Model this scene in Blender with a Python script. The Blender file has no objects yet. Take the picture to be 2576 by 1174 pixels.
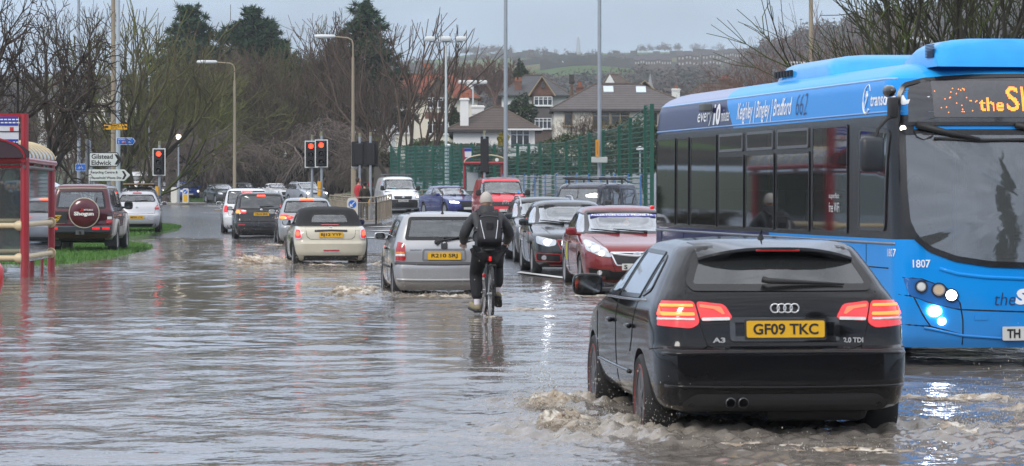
import bpy,bmesh,math,random
import numpy as np
from mathutils import Vector,Matrix
from mathutils.bvhtree import BVHTree
from mathutils.geometry import tessellate_polygon

# ------------------------------------------------------------------ camera, sky, sun, exposure
scene=bpy.context.scene
COL=scene.collection
EYE=1.66                       # camera height above the flood water
FOC=7000.0                     # focal length in pixels of a 2576 px wide picture
cam_d=bpy.data.cameras.new("camera")
cam_d.sensor_width=36.0
cam_d.lens=36.0*FOC/2576.0
cam_d.shift_y=-107.0/2576.0
cam_d.clip_start=0.5
cam_d.clip_end=12000.0
cam_d.dof.use_dof=True
cam_d.dof.focus_distance=42.0
cam_d.dof.aperture_fstop=11.0
cam=bpy.data.objects.new("camera",cam_d)
COL.objects.link(cam)
cam.location=(0,0,EYE)
cam.rotation_euler=(math.radians(90),0,0)
scene.camera=cam

SUN_EL,SUN_AZ=math.radians(38),math.radians(215)     # behind the camera, to the left
world=bpy.data.worlds.new("World")
scene.world=world
world.use_nodes=True
wn,wl=world.node_tree.nodes,world.node_tree.links
wn.clear()
w_out=wn.new("ShaderNodeOutputWorld")
sky_t=wn.new("ShaderNodeTexSky")
sky_t.sky_type='NISHITA'
sky_t.sun_disc=False
sky_t.sun_elevation=SUN_EL
sky_t.sun_rotation=SUN_AZ
sky_t.air_density=1.2
sky_t.dust_density=1.5
bg1=wn.new("ShaderNodeBackground")
bg1.inputs['Strength'].default_value=0.06
wl.new(sky_t.outputs[0],bg1.inputs['Color'])
tc=wn.new("ShaderNodeTexCoord")
sep=wn.new("ShaderNodeSeparateXYZ")
wl.new(tc.outputs['Generated'],sep.inputs[0])
ramp=wn.new("ShaderNodeValToRGB")          # overcast deck, brighter towards the zenith
cr=ramp.color_ramp
cr.elements[0].position=0.0
cr.elements[0].color=(0.39,0.49,0.65,1)
cr.elements[1].position=1.0
cr.elements[1].color=(0.96,0.97,1.0,1)
e=cr.elements.new(0.05);e.color=(0.295,0.415,0.58,1)
e=cr.elements.new(0.16);e.color=(0.43,0.51,0.67,1)
e=cr.elements.new(0.40);e.color=(0.70,0.75,0.85,1)
wl.new(sep.outputs['Z'],ramp.inputs[0])
mp=wn.new("ShaderNodeMapping")
mp.inputs['Scale'].default_value=(1.6,1.6,6.0)
wl.new(tc.outputs['Generated'],mp.inputs[0])
nz=wn.new("ShaderNodeTexNoise")
nz.inputs['Scale'].default_value=3.4
nz.inputs['Detail'].default_value=6
wl.new(mp.outputs[0],nz.inputs['Vector'])
mr=wn.new("ShaderNodeMapRange")
mr.inputs[1].default_value=0.3;mr.inputs[2].default_value=0.7
mr.inputs[3].default_value=0.62;mr.inputs[4].default_value=1.34
wl.new(nz.outputs[0],mr.inputs[0])
bg2=wn.new("ShaderNodeBackground")
wl.new(ramp.outputs[0],bg2.inputs['Color'])
wl.new(mr.outputs[0],bg2.inputs['Strength'])
mixw=wn.new("ShaderNodeMixShader")
mixw.inputs[0].default_value=0.82
wl.new(bg1.outputs[0],mixw.inputs[1])
wl.new(bg2.outputs[0],mixw.inputs[2])
wl.new(mixw.outputs[0],w_out.inputs[0])

sun_d=bpy.data.lights.new("sun",'SUN')
sun_d.energy=0.9
sun_d.angle=math.radians(18)
sun_d.color=(1.0,0.96,0.90)
sun=bpy.data.objects.new("sun",sun_d)
COL.objects.link(sun)
_sd=Vector((math.sin(SUN_AZ)*math.cos(SUN_EL),math.cos(SUN_AZ)*math.cos(SUN_EL),math.sin(SUN_EL)))
sun.rotation_euler=_sd.to_track_quat('Z','Y').to_euler()

scene.view_settings.view_transform='Standard'
scene.view_settings.look='None'
scene.view_settings.exposure=0.88
scene.view_settings.gamma=1.0
scene.cycles.max_bounces=8
scene.cycles.transparent_max_bounces=24
scene.cycles.volume_bounces=0
scene.cycles.caustics_reflective=False
scene.cycles.caustics_refractive=False
scene.cycles.sample_clamp_indirect=4.0
# ------------------------------------------------------------------ helpers
def at(px,py,Y):
    """world point seen at pixel (px, py) of a 2576 px wide view, standing at distance Y"""
    return Vector(((px-1288)/FOC*Y,Y,EYE+(480-py)/FOC*Y))
def X_at(px,Y):return(px-1288)/FOC*Y
def Z_at(py,Y):return EYE+(480-py)/FOC*Y

def smooth(a,b,v):
    t=np.clip((np.asarray(v,float)-a)/(b-a),0,1)
    return t*t*(3-2*t)

def edge_y(X):return np.interp(X,[-60,-12,-10,-3,.5,3,6,40],[100,98,97,72,53,48,45,45])
def gnd(X,Y):
    X=np.asarray(X,float);Y=np.asarray(Y,float)
    t=Y-edge_y(X)
    z=np.interp(t,[-60,-15,0,30,60,110,130,160,250,400,900],[-.16,-.12,0,.2,.45,.75,.95,1.35,2.6,5,14])
    f=np.interp(X,[-3,3],[1,.25])
    f=f+(1-f)*smooth(130,220,Y)
    z=np.where(t>0,z*f,z)
    z=z+smooth(168,215,Y)*2.6*smooth(-14,-7,X)
    return z
def gz(x,y):return float(gnd(x,y))

def pchip(xs,ys,xq):
    xs=np.asarray(xs,float);ys=np.asarray(ys,float)
    h=np.diff(xs);d=np.diff(ys)/h
    m=np.zeros_like(ys)
    m[0],m[-1]=d[0],d[-1]
    for i in range(1,len(xs)-1):
        if d[i-1]*d[i]>0:
            w1,w2=2*h[i]+h[i-1],h[i]+2*h[i-1]
            m[i]=(w1+w2)/(w1/d[i-1]+w2/d[i])
    k=np.clip(np.searchsorted(xs,xq)-1,0,len(xs)-2)
    t=np.clip((xq-xs[k])/h[k],0,1)
    return((2*t**3-3*t**2+1)*ys[k]+(t**3-2*t**2+t)*h[k]*m[k]
            +(-2*t**3+3*t**2)*ys[k+1]+(t**3-t**2)*h[k]*m[k+1])

# ---- materials
_mats={}
def pmat(name,col=(.5,.5,.5),rough=.5,metal=0.0,var=.12,scale=6.0,bump=0.0,coat=0.0,emit=0.0,spec=.5,dirt=0.0,ecol=None,detail=5):
    if name in _mats:return _mats[name]
    m=bpy.data.materials.new(name);m.use_nodes=True
    N,L=m.node_tree.nodes,m.node_tree.links
    p=N['Principled BSDF']
    p.inputs['Roughness'].default_value=rough
    p.inputs['Metallic'].default_value=metal
    p.inputs['Coat Weight'].default_value=coat
    p.inputs['Coat Roughness'].default_value=.06
    p.inputs['Specular IOR Level'].default_value=spec
    t=N.new('ShaderNodeTexCoord')
    n=N.new('ShaderNodeTexNoise');n.inputs['Scale'].default_value=scale;n.inputs['Detail'].default_value=detail
    L.new(t.outputs['Object'],n.inputs['Vector'])
    mx=N.new('ShaderNodeMix');mx.data_type='RGBA'
    mx.inputs['A'].default_value=(*[max(0,c*(1-var))for c in col],1)
    mx.inputs['B'].default_value=(*[min(1,c*(1+var))for c in col],1)
    L.new(n.outputs[0],mx.inputs['Factor'])
    out=mx.outputs['Result']
    if dirt>0:                                   # road film over the lower panels
        s=N.new('ShaderNodeSeparateXYZ');L.new(t.outputs['Object'],s.inputs[0])
        n2=N.new('ShaderNodeTexNoise');n2.inputs['Scale'].default_value=3.0;n2.inputs['Detail'].default_value=7
        L.new(t.outputs['Object'],n2.inputs['Vector'])
        a=N.new('ShaderNodeMath');a.operation='MULTIPLY_ADD';L.new(n2.outputs[0],a.inputs[0]);a.inputs[1].default_value=.9
        a.inputs[2].default_value=.35
        sub=N.new('ShaderNodeMath');sub.operation='SUBTRACT';L.new(a.outputs[0],sub.inputs[0]);L.new(s.outputs['Z'],sub.inputs[1])
        r=N.new('ShaderNodeMapRange');r.inputs[1].default_value=0;r.inputs[2].default_value=.5;r.inputs[3].default_value=0;r.inputs[4].default_value=dirt
        L.new(sub.outputs[0],r.inputs[0])
        m2=N.new('ShaderNodeMix');m2.data_type='RGBA';L.new(r.outputs[0],m2.inputs['Factor']);L.new(out,m2.inputs['A'])
        m2.inputs['B'].default_value=(.16,.13,.10,1)
        out=m2.outputs['Result']
        rr=N.new('ShaderNodeMapRange');rr.inputs[1].default_value=0;rr.inputs[2].default_value=1;rr.inputs[3].default_value=rough;rr.inputs[4].default_value=.7
        L.new(r.outputs[0],rr.inputs[0]);L.new(rr.outputs[0],p.inputs['Roughness'])
    L.new(out,p.inputs['Base Color'])
    if bump>0:
        b=N.new('ShaderNodeBump');b.inputs['Strength'].default_value=bump;b.inputs['Distance'].default_value=.02
        L.new(n.outputs[0],b.inputs['Height']);L.new(b.outputs[0],p.inputs['Normal'])
    if emit>0:
        p.inputs['Emission Color'].default_value=(*(ecol or col),1)
        p.inputs['Emission Strength'].default_value=emit
    _mats[name]=m
    return m

def glass_mat(name,tint=(.55,.6,.62),refl=1.0,clear=.8):
    """thin pane: tinted transparent + fresnel mirror"""
    if name in _mats:return _mats[name]
    m=bpy.data.materials.new(name);m.use_nodes=True
    N,L=m.node_tree.nodes,m.node_tree.links
    N.clear()
    o=N.new('ShaderNodeOutputMaterial')
    tr=N.new('ShaderNodeBsdfTransparent');tr.inputs[0].default_value=(*tint,1)
    df=N.new('ShaderNodeBsdfDiffuse');df.inputs[0].default_value=(.33,.36,.37,1)
    md=N.new('ShaderNodeMixShader');md.inputs[0].default_value=1-clear
    L.new(tr.outputs[0],md.inputs[1]);L.new(df.outputs[0],md.inputs[2])
    gl=N.new('ShaderNodeBsdfGlossy');gl.inputs['Roughness'].default_value=.03;gl.inputs[0].default_value=(.95,.97,1,1)
    fr=N.new('ShaderNodeFresnel');fr.inputs[0].default_value=1.62
    mu=N.new('ShaderNodeMath');mu.operation='MULTIPLY';mu.use_clamp=True;mu.inputs[1].default_value=1.5*refl;L.new(fr.outputs[0],mu.inputs[0])
    mx=N.new('ShaderNodeMixShader');L.new(mu.outputs[0],mx.inputs[0]);L.new(md.outputs[0],mx.inputs[1]);L.new(gl.outputs[0],mx.inputs[2])
    L.new(mx.outputs[0],o.inputs[0])
    _mats[name]=m
    return m

# ---- objects
def link(o,parent=None):
    COL.objects.link(o)
    if parent is not None:o.parent=parent
    return o
def tag(o,label=None,cat=None,group=None,kind=None):
    if label:o['label']=label
    if cat:o['category']=cat
    if group:o['group']=group
    if kind:o['kind']=kind
    return o
def thing(name,label,cat,loc=(0,0,0),rz=0.0,group=None):
    o=bpy.data.objects.new(name,None)
    o.empty_display_size=.2
    COL.objects.link(o)
    o.location=loc;o.rotation_euler=(0,0,rz)
    return tag(o,label,cat,group)
def copy_tree(o,parent=None):
    c=o.copy();COL.objects.link(c);c.parent=parent
    for ch in list(o.children):copy_tree(ch,c)
    return c

class MB:
    """mesh builder: collects pieces, links them as ONE mesh object"""
    def __init__(s):s.v=[];s.f=[];s.mi=[]
    def add(s,vs,fs,mi=0):
        b=len(s.v);s.v.extend([tuple(v)for v in vs]);s.f.extend([tuple(b+i for i in f)for f in fs]);s.mi.extend([mi]*len(fs));return s
    def box(s,c,d,rz=0,mi=0,rx=0):
        cx,cy,cz=c;dx,dy,dz=d[0]/2,d[1]/2,d[2]/2
        R=Matrix.Rotation(rz,3,'Z')@Matrix.Rotation(rx,3,'X')
        vs=[Vector(c)+R@Vector((x*dx,y*dy,z*dz))for x in(-1,1)for y in(-1,1)for z in(-1,1)]
        return s.add(vs,[(0,1,3,2),(4,6,7,5),(0,4,5,1),(2,3,7,6),(0,2,6,4),(1,5,7,3)],mi)
    def bbox(s,c,d,b=.01,rz=0,mi=0):
        """box with chamfered edges"""
        bm=bmesh.new();bmesh.ops.create_cube(bm,size=1)
        for v in bm.verts:v.co=Vector((v.co.x*d[0],v.co.y*d[1],v.co.z*d[2]))
        bmesh.ops.bevel(bm,geom=list(bm.edges),offset=b,segments=2,affect='EDGES',profile=.5)
        R=Matrix.Rotation(rz,3,'Z');C=Vector(c)
        bm.verts.index_update()
        s.add([C+R@v.co for v in bm.verts],[[v.index for v in f.verts]for f in bm.faces],mi);bm.free();return s
    def tube(s,pts,r,n=8,mi=0,cap=True):
        pts=[Vector(p)for p in pts]
        rs=r if isinstance(r,(list,tuple))else[r]*len(pts)
        vs,fs=[],[]
        up=None
        for i,p in enumerate(pts):
            t=(pts[min(i+1,len(pts)-1)]-pts[max(i-1,0)])
            t=t.normalized()if t.length>1e-9 else Vector((0,0,1))
            if up is None:up=Vector((0,0,1))if abs(t.z)<.9 else Vector((1,0,0))
            a=t.cross(up);a=a.normalized()if a.length>1e-6 else t.orthogonal().normalized()
            b=t.cross(a).normalized();up=-b if False else up
            for k in range(n):
                an=2*math.pi*k/n
                vs.append(p+a*math.cos(an)*rs[i]+b*math.sin(an)*rs[i])
        for i in range(len(pts)-1):
            for k in range(n):
                fs.append((i*n+k,i*n+(k+1)%n,(i+1)*n+(k+1)%n,(i+1)*n+k))
        if cap:
            fs.append(tuple(range(n))[::-1]);fs.append(tuple((len(pts)-1)*n+k for k in range(n)))
        return s.add(vs,fs,mi)
    def lathe(s,prof,n=24,axis='z',c=(0,0,0),mi=0):
        vs,fs=[],[]
        for r,h in prof:
            for k in range(n):
                a=2*math.pi*k/n
                x,y=r*math.cos(a),r*math.sin(a)
                p={'z':(x,y,h),'y':(x,h,y),'x':(h,x,y)}[axis]
                vs.append((p[0]+c[0],p[1]+c[1],p[2]+c[2]))
        for i in range(len(prof)-1):
            for k in range(n):
                fs.append((i*n+k,i*n+(k+1)%n,(i+1)*n+(k+1)%n,(i+1)*n+k))
        fs.append(tuple(range(n))[::-1]);fs.append(tuple((len(prof)-1)*n+k for k in range(n)))
        return s.add(vs,fs,mi)
    def prism(s,poly,z0,z1,mi=0,plane='xy'):
        n=len(poly)
        f={'xy':lambda p,h:(p[0],p[1],h),'xz':lambda p,h:(p[0],h,p[1]),'yz':lambda p,h:(h,p[0],p[1])}[plane]
        vs=[f(p,z0)for p in poly]+[f(p,z1)for p in poly]
        tri=tessellate_polygon([[Vector((p[0],p[1],0))for p in poly]])
        fs=[tuple(t)[::-1]for t in tri]+[tuple(i+n for i in t)for t in tri]
        fs+=[(i,(i+1)%n,n+(i+1)%n,n+i)for i in range(n)]
        return s.add(vs,fs,mi)
    def quad(s,a,b,c,d,mi=0):return s.add([a,b,c,d],[(0,1,2,3)],mi)
    def mesh(s,name,mats,smooth=False,fix=False):
        me=bpy.data.meshes.new(name)
        me.from_pydata(s.v,[],s.f); 
        for m in(mats if isinstance(mats,(list,tuple))else[mats]):me.materials.append(m)
        if len(set(s.mi))>1:me.polygons.foreach_set('material_index',s.mi)
        if fix:
            bm=bmesh.new();bm.from_mesh(me);bmesh.ops.recalc_face_normals(bm,faces=bm.faces);bm.to_mesh(me);bm.free()
        if smooth:shade(me,smooth)
        me.update();return me
    def build(s,name,mats,parent=None,smooth=False,loc=None,fix=True,rz=0):
        o=bpy.data.objects.new(name,s.mesh(name,mats,smooth,fix));link(o,parent)
        if loc is not None:o.location=loc
        if rz:o.rotation_euler=(0,0,rz)
        return o
def shade(me,ang=True):
    me.polygons.foreach_set('use_smooth',[True]*len(me.polygons))
    if ang is not True:me.set_sharp_from_angle(angle=math.radians(ang))
def raw_mesh(name,V,F,mats,smooth=False):
    """fast numpy mesh; F is an (n,k) index array"""
    me=bpy.data.meshes.new(name)
    V=np.asarray(V,np.float32);F=np.asarray(F,np.int32);n,k=F.shape
    me.vertices.add(len(V));me.vertices.foreach_set('co',V.ravel())
    me.loops.add(n*k);me.loops.foreach_set('vertex_index',F.ravel())
    me.polygons.add(n);me.polygons.foreach_set('loop_start',np.arange(0,n*k,k,dtype=np.int32))
    if smooth:me.polygons.foreach_set('use_smooth',np.ones(n,bool))
    for m in(mats if isinstance(mats,(list,tuple))else[mats]):me.materials.append(m)
    me.update(calc_edges=True);me.validate()
    return me

# ---- lettering (Blender's own built-in font), as flat outlines filled with triangles
_txt={}
def text_geo(s,bold=0.0,shear=0.0,space=1.0):
    key=(s,bold,shear,space)
    if key in _txt:return _txt[key]
    c=bpy.data.curves.new('lettering_tmp','FONT');c.body=s;c.size=1;c.offset=bold;c.shear=shear;c.space_character=space
    c.resolution_u=3;c.fill_mode='FRONT'
    o=bpy.data.objects.new('lettering_tmp',c);COL.objects.link(o)
    dg=bpy.context.evaluated_depsgraph_get()
    me=o.evaluated_get(dg).to_mesh()
    V=np.array([v.co[:2]for v in me.vertices],float).reshape(-1,2);F=[tuple(p.vertices)for p in me.polygons]
    o.evaluated_get(dg).to_mesh_clear()
    bpy.data.objects.remove(o);bpy.data.curves.remove(c)
    if len(V):
        V=V-(V.min(0)+V.max(0))/2
    _txt[key]=(V,F)
    return _txt[key]
def lettering(name,s,w,h,mat,parent,M,bold=0.02,shear=0.0,space=1.0,thick=0.0):
    """letters fitted to w x h, centred, in the XY plane of matrix M"""
    V,F=text_geo(s,bold,shear,space)
    sz=V.max(0)-V.min(0)
    sx=w/sz[0]if w else h/sz[1];sy=h/sz[1]if h else w/sz[0]
    mb=MB()
    mb.add([M@Vector((x*sx,y*sy,0))for x,y in V],F)
    return mb.build(name,mat,parent,fix=False)
def frame(origin,xdir,ydir):
    x=Vector(xdir).normalized();y=Vector(ydir).normalized();z=x.cross(y).normalized();y=z.cross(x)
    m=Matrix((x,y,z)).transposed().to_4x4();m.translation=Vector(origin);return m

def chaikin(poly,it=2,k=.25):
    P=[Vector((p[0],p[1]))for p in poly]
    for _ in range(it):
        Q=[]
        for i in range(len(P)):
            a,b=P[i],P[(i+1)%len(P)]
            Q+=[a.lerp(b,k),a.lerp(b,1-k)]
        P=Q
    return[(p.x,p.y)for p in P]
def rounded(poly,r=.05,n=4):
    """round each corner with radius about r"""
    out=[]
    m=len(poly)
    for i in range(m):
        p=Vector(poly[i]);a=Vector(poly[i-1]);b=Vector(poly[(i+1)%m])
        da,db=(a-p),(b-p)
        q=min(r,da.length*.45,db.length*.45)
        A,B=p+da.normalized()*q,p+db.normalized()*q
        for k in range(n+1):
            t=k/n
            out.append(tuple((1-t)**2*A+2*t*(1-t)*p+t*t*B))
    return out
def densify(poly,d=.05):
    out=[]
    for i in range(len(poly)):
        a,b=Vector(poly[i]),Vector(poly[(i+1)%len(poly)])
        n=max(1,int(math.ceil((b-a).length/d)))
        for k in range(n):out.append(tuple(a.lerp(b,k/n)))
    return out
def inset(poly,d):
    c=Vector((sum(p[0]for p in poly)/len(poly),sum(p[1]for p in poly)/len(poly)))
    out=[]
    m=len(poly)
    area=sum(poly[i][0]*poly[(i+1)%m][1]-poly[(i+1)%m][0]*poly[i][1]for i in range(m))
    sg=1 if area>0 else-1
    for i in range(m):
        a,p,b=Vector(poly[i-1]),Vector(poly[i]),Vector(poly[(i+1)%m])
        e1,e2=(p-a),(b-p)
        if e1.length<1e-9 or e2.length<1e-9:out.append(tuple(p));continue
        n1=Vector((-e1.y,e1.x)).normalized()*sg;n2=Vector((-e2.y,e2.x)).normalized()*sg
        n=(n1+n2)
        n=n.normalized()if n.length>1e-6 else n1
        k=d/max(.35,n.dot(n1))
        out.append(tuple(p+n*k))
    return out
# ------------------------------------------------------------------ ground, road, flood water, verges
def grid_mesh(name,xs_fn,Ys,nu,zf,mat,smooth=True):
    """rows at distances Ys; xs_fn(Y) gives (x0, x1)"""
    V=[]
    for Y in Ys:
        a,b=xs_fn(Y);X=np.linspace(a,b,nu);V.append(np.stack([X,np.full(nu,Y),zf(X,np.full(nu,Y))],1))
    V=np.concatenate(V);n=len(Ys)
    i=np.arange(n-1)[:,None]*nu+np.arange(nu-1)[None,:]
    F=np.stack([i,i+1,i+nu+1,i+nu],-1).reshape(-1,4)
    o=link(bpy.data.objects.new(name,raw_mesh(name,V,F,mat,smooth)));return o
def ground_mat():
    m=pmat('ground_turf',(.035,.05,.018),.95,var=.6,scale=.35,detail=8);return m
Ys=np.concatenate([np.linspace(-60,240,121),np.linspace(250,620,38)])
def ground_z(X,Y):
    z=gnd(X,Y)-.02
    z=np.where(Y<0,-.05+0*X,z)
    return z+smooth(230,420,Y)*2+.25*np.sin(X*.05+Y*.02)*smooth(235,300,Y)
tag(grid_mesh('ground',lambda Y:(-200,200),Ys,81,ground_z,ground_mat()),kind='structure')

def asphalt():
    m=pmat('asphalt_wet',(.066,.068,.074),.24,var=.45,scale=.6,bump=.35,detail=12)
    return m
tag(grid_mesh('road',lambda Y:(-62,34),np.concatenate([np.linspace(4,120,88),np.linspace(122,262,71)]),97,lambda X,Y:gnd(X,Y)+.004,asphalt()),kind='structure')

# flood water: real waves near the vehicles, fine ripple in the normal
def water_mat():
    m=bpy.data.materials.new('flood_water');m.use_nodes=True
    N,L=m.node_tree.nodes,m.node_tree.links;p=N['Principled BSDF']
    p.inputs['Roughness'].default_value=.07;p.inputs['IOR'].default_value=1.333;p.inputs['Specular IOR Level'].default_value=1.0
    t=N.new('ShaderNodeTexCoord')
    n=N.new('ShaderNodeTexNoise');n.inputs['Scale'].default_value=.25;n.inputs['Detail'].default_value=6;L.new(t.outputs['Object'],n.inputs['Vector'])
    r=N.new('ShaderNodeValToRGB');r.color_ramp.elements[0].position=.35;r.color_ramp.elements[0].color=(.155,.137,.12,1);r.color_ramp.elements[1].position=.7;r.color_ramp.elements[1].color=(.24,.212,.185,1)
    L.new(n.outputs[0],r.inputs[0])
    at_=N.new('ShaderNodeAttribute');at_.attribute_name='foam'
    n3=N.new('ShaderNodeTexNoise');n3.inputs['Scale'].default_value=8;n3.inputs['Detail'].default_value=10;n3.inputs['Roughness'].default_value=.75;L.new(t.outputs['Object'],n3.inputs['Vector'])
    fm=N.new('ShaderNodeMath');fm.operation='MULTIPLY_ADD';L.new(n3.outputs[0],fm.inputs[0]);fm.inputs[1].default_value=2.2;fm.inputs[2].default_value=-1.45
    fa=N.new('ShaderNodeMath');fa.operation='ADD';L.new(fm.outputs[0],fa.inputs[0]);L.new(at_.outputs['Fac'],fa.inputs[1])
    fc=N.new('ShaderNodeMath');fc.operation='MULTIPLY';fc.use_clamp=True;L.new(fa.outputs[0],fc.inputs[0]);L.new(at_.outputs['Fac'],fc.inputs[1])
    mx=N.new('ShaderNodeMix');mx.data_type='RGBA';L.new(fc.outputs[0],mx.inputs['Factor']);L.new(r.outputs[0],mx.inputs['A']);mx.inputs['B'].default_value=(.62,.55,.45,1)
    L.new(mx.outputs['Result'],p.inputs['Base Color'])
    rg=N.new('ShaderNodeMapRange');rg.inputs[3].default_value=.06;rg.inputs[4].default_value=.5;L.new(fc.outputs[0],rg.inputs[0]);L.new(rg.outputs[0],p.inputs['Roughness'])
    # two scales of ripple
    def nz(sc,sx,d,seed):
        mp=N.new('ShaderNodeMapping');mp.inputs['Scale'].default_value=sx;mp.inputs['Location'].default_value=(seed,seed*.7,0);L.new(t.outputs['Object'],mp.inputs[0])
        q=N.new('ShaderNodeTexNoise');q.inputs['Scale'].default_value=sc;q.inputs['Detail'].default_value=d;q.inputs['Roughness'].default_value=.55;L.new(mp.outputs[0],q.inputs['Vector']);return q.outputs[0]
    mk=N.new('ShaderNodeMapRange');mk.inputs[1].default_value=.38;mk.inputs[2].default_value=.62;mk.inputs[3].default_value=.25;mk.inputs[4].default_value=.85;L.new(nz(.22,(1,.5,1),6,21),mk.inputs[0])
    ca=N.new('ShaderNodeAttribute');ca.attribute_name='calm';cm=N.new('ShaderNodeMath');cm.operation='MULTIPLY_ADD';L.new(ca.outputs['Fac'],cm.inputs[0]);cm.inputs[1].default_value=-.85;cm.inputs[2].default_value=1.0
    mk2=N.new('ShaderNodeMath');mk2.operation='MULTIPLY';L.new(mk.outputs[0],mk2.inputs[0]);L.new(cm.outputs[0],mk2.inputs[1]);mk=mk2
    b1=N.new('ShaderNodeBump');L.new(mk.outputs[0],b1.inputs['Strength']);b1.inputs['Strength'].default_value=.55;b1.inputs['Distance'].default_value=.06;L.new(nz(1.7,(1,.8,1),3,3),b1.inputs['Height'])
    b2=N.new('ShaderNodeBump');L.new(mk.outputs[0],b2.inputs['Strength']);b2.inputs['Strength'].default_value=.5;b2.inputs['Distance'].default_value=.012;L.new(nz(7,(1,.8,1),3,9),b2.inputs['Height']);L.new(b1.outputs[0],b2.inputs['Normal'])
    L.new(b2.outputs[0],p.inputs['Normal'])
    return m
rng=np.random.default_rng(5)
def wave_noise(X,Y,n,l0,l1,seed,spread=6.28):
    r=np.random.default_rng(seed);z=np.zeros_like(X)
    for i in range(n):
        lam=l0*(l1/l0)**r.random();a=r.random()*spread;k=2*math.pi/lam
        z+=lam*np.sin(k*(X*math.cos(a)+Y*math.sin(a))+r.random()*6.28+.7*np.sin(X*.9/lam+i)+.7*np.sin(Y*1.1/lam+2*i))
    return z/n**.5
# (x, y, heading, amplitude, half-width, length) of every wheel wash
TH=math.radians(5.5)
WASH=[(.83,19.25,.115,.9),(2.55,19.42,.085,.8),(.60,21.8,.13,.75),(2.35,21.9,.06,.8),
        (-1.75,44.0,.09,.9),(-.35,44.2,.07,.9),(-2.0,46.4,.06,.7),(-4.75,62.3,.09,.9),(-3.3,62.4,.06,.8),(-5.0,64.7,.07,.7),
        (1.25,47.8,.05,.6),(1.2,51,.04,.6),(2.9,47.8,.05,.6),(3.75,27.3,.03,.6),(5.6,20.5,.05,1.6),(4.2,18.6,.05,1.2),(-6.9,85.5,.04,.8),(-.28,36.9,.02,.4)]
def wash_field(X,Y):
    f=np.zeros_like(X)
    for x,y,a,s in WASH:
        dx,dy=X-x,Y-y
        side=np.exp(-((dx)/s)**2-((dy+.3)/(s*1.1))**2)
        trail=np.where(dy<0,np.exp(-((np.abs(dx)-.38*-dy*.6)/(s*.7))**2)*np.exp(dy/3.0),0)*.45
        f=f+a*np.maximum(side,trail)
    return f
def calm(X,Y):
    q=lambda x,y,a,b:np.exp(-((X-x)/a)**2-((Y-y)/b)**2)
    return np.clip(1.15*q(-5.2,46,2.4,7)+.8*q(-3.2,38,2.2,3)+.9*q(-8.3,36,1.2,7)+.8*q(-5.2,21,.9,2.2)+.7*q(-.4,30,.6,4),0,1)
def water_z(X,Y):
    w=wash_field(X,Y)
    base=.0062*wave_noise(X,Y,20,.35,1.6,1)*(.35+.95*smooth(.2,.8,.5+.5*np.sin(X*.6+1+.5*np.sin(Y*.21))*np.sin(Y*.35+.8*np.sin(X*.5))))
    base=base+.0032*wave_noise(X,Y,12,1.0,3.6,2,3.1)
    base=base*(1-.5*calm(X,Y))*np.interp(Y,[15,30,60,100],[.85,1.0,1.15,1.0])
    near=smooth(60,20,Y)
    # bow wave crests spreading from the hatchback and the cyclist
    for cx,cy,a,lam in((.7,21.6,.012,.75),(2.6,21.5,.008,.7),(-.28,36.8,.006,.5),(-1.9,45,.010,.8)):
        d=np.hypot(X-cx,(Y-cy));base=base+a*np.cos(2*math.pi*d/lam)*np.exp(-d/3.0)
    rough=wave_noise(X,Y,22,.14,.5,7)*1.3+wave_noise(X,Y,14,.09,.16,8)*2.0
    return base+w*(.75+.0*X)*(.40+.60*np.clip(rough*1.5,-1,1.6))+w*.15
Yw=9.0*(112/9.0)**np.linspace(0,1,1000)
wo=grid_mesh('water',lambda Y:(-.30*Y-3,.26*Y+2),Yw,560,water_z,water_mat())
tag(wo,kind='structure')
_co=np.empty(len(wo.data.vertices)*3,np.float32);wo.data.vertices.foreach_get('co',_co);_co=_co.reshape(-1,3)
_f=wash_field(_co[:,0].astype(float),_co[:,1].astype(float))
_at=wo.data.attributes.new('foam','FLOAT','POINT');_at.data.foreach_set('value',np.clip(_f*6.5,0,1).astype(np.float32))

_at=wo.data.attributes.new('calm','FLOAT','POINT');_at.data.foreach_set('value',calm(_co[:,0].astype(float),_co[:,1].astype(float)).astype(np.float32))
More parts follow.
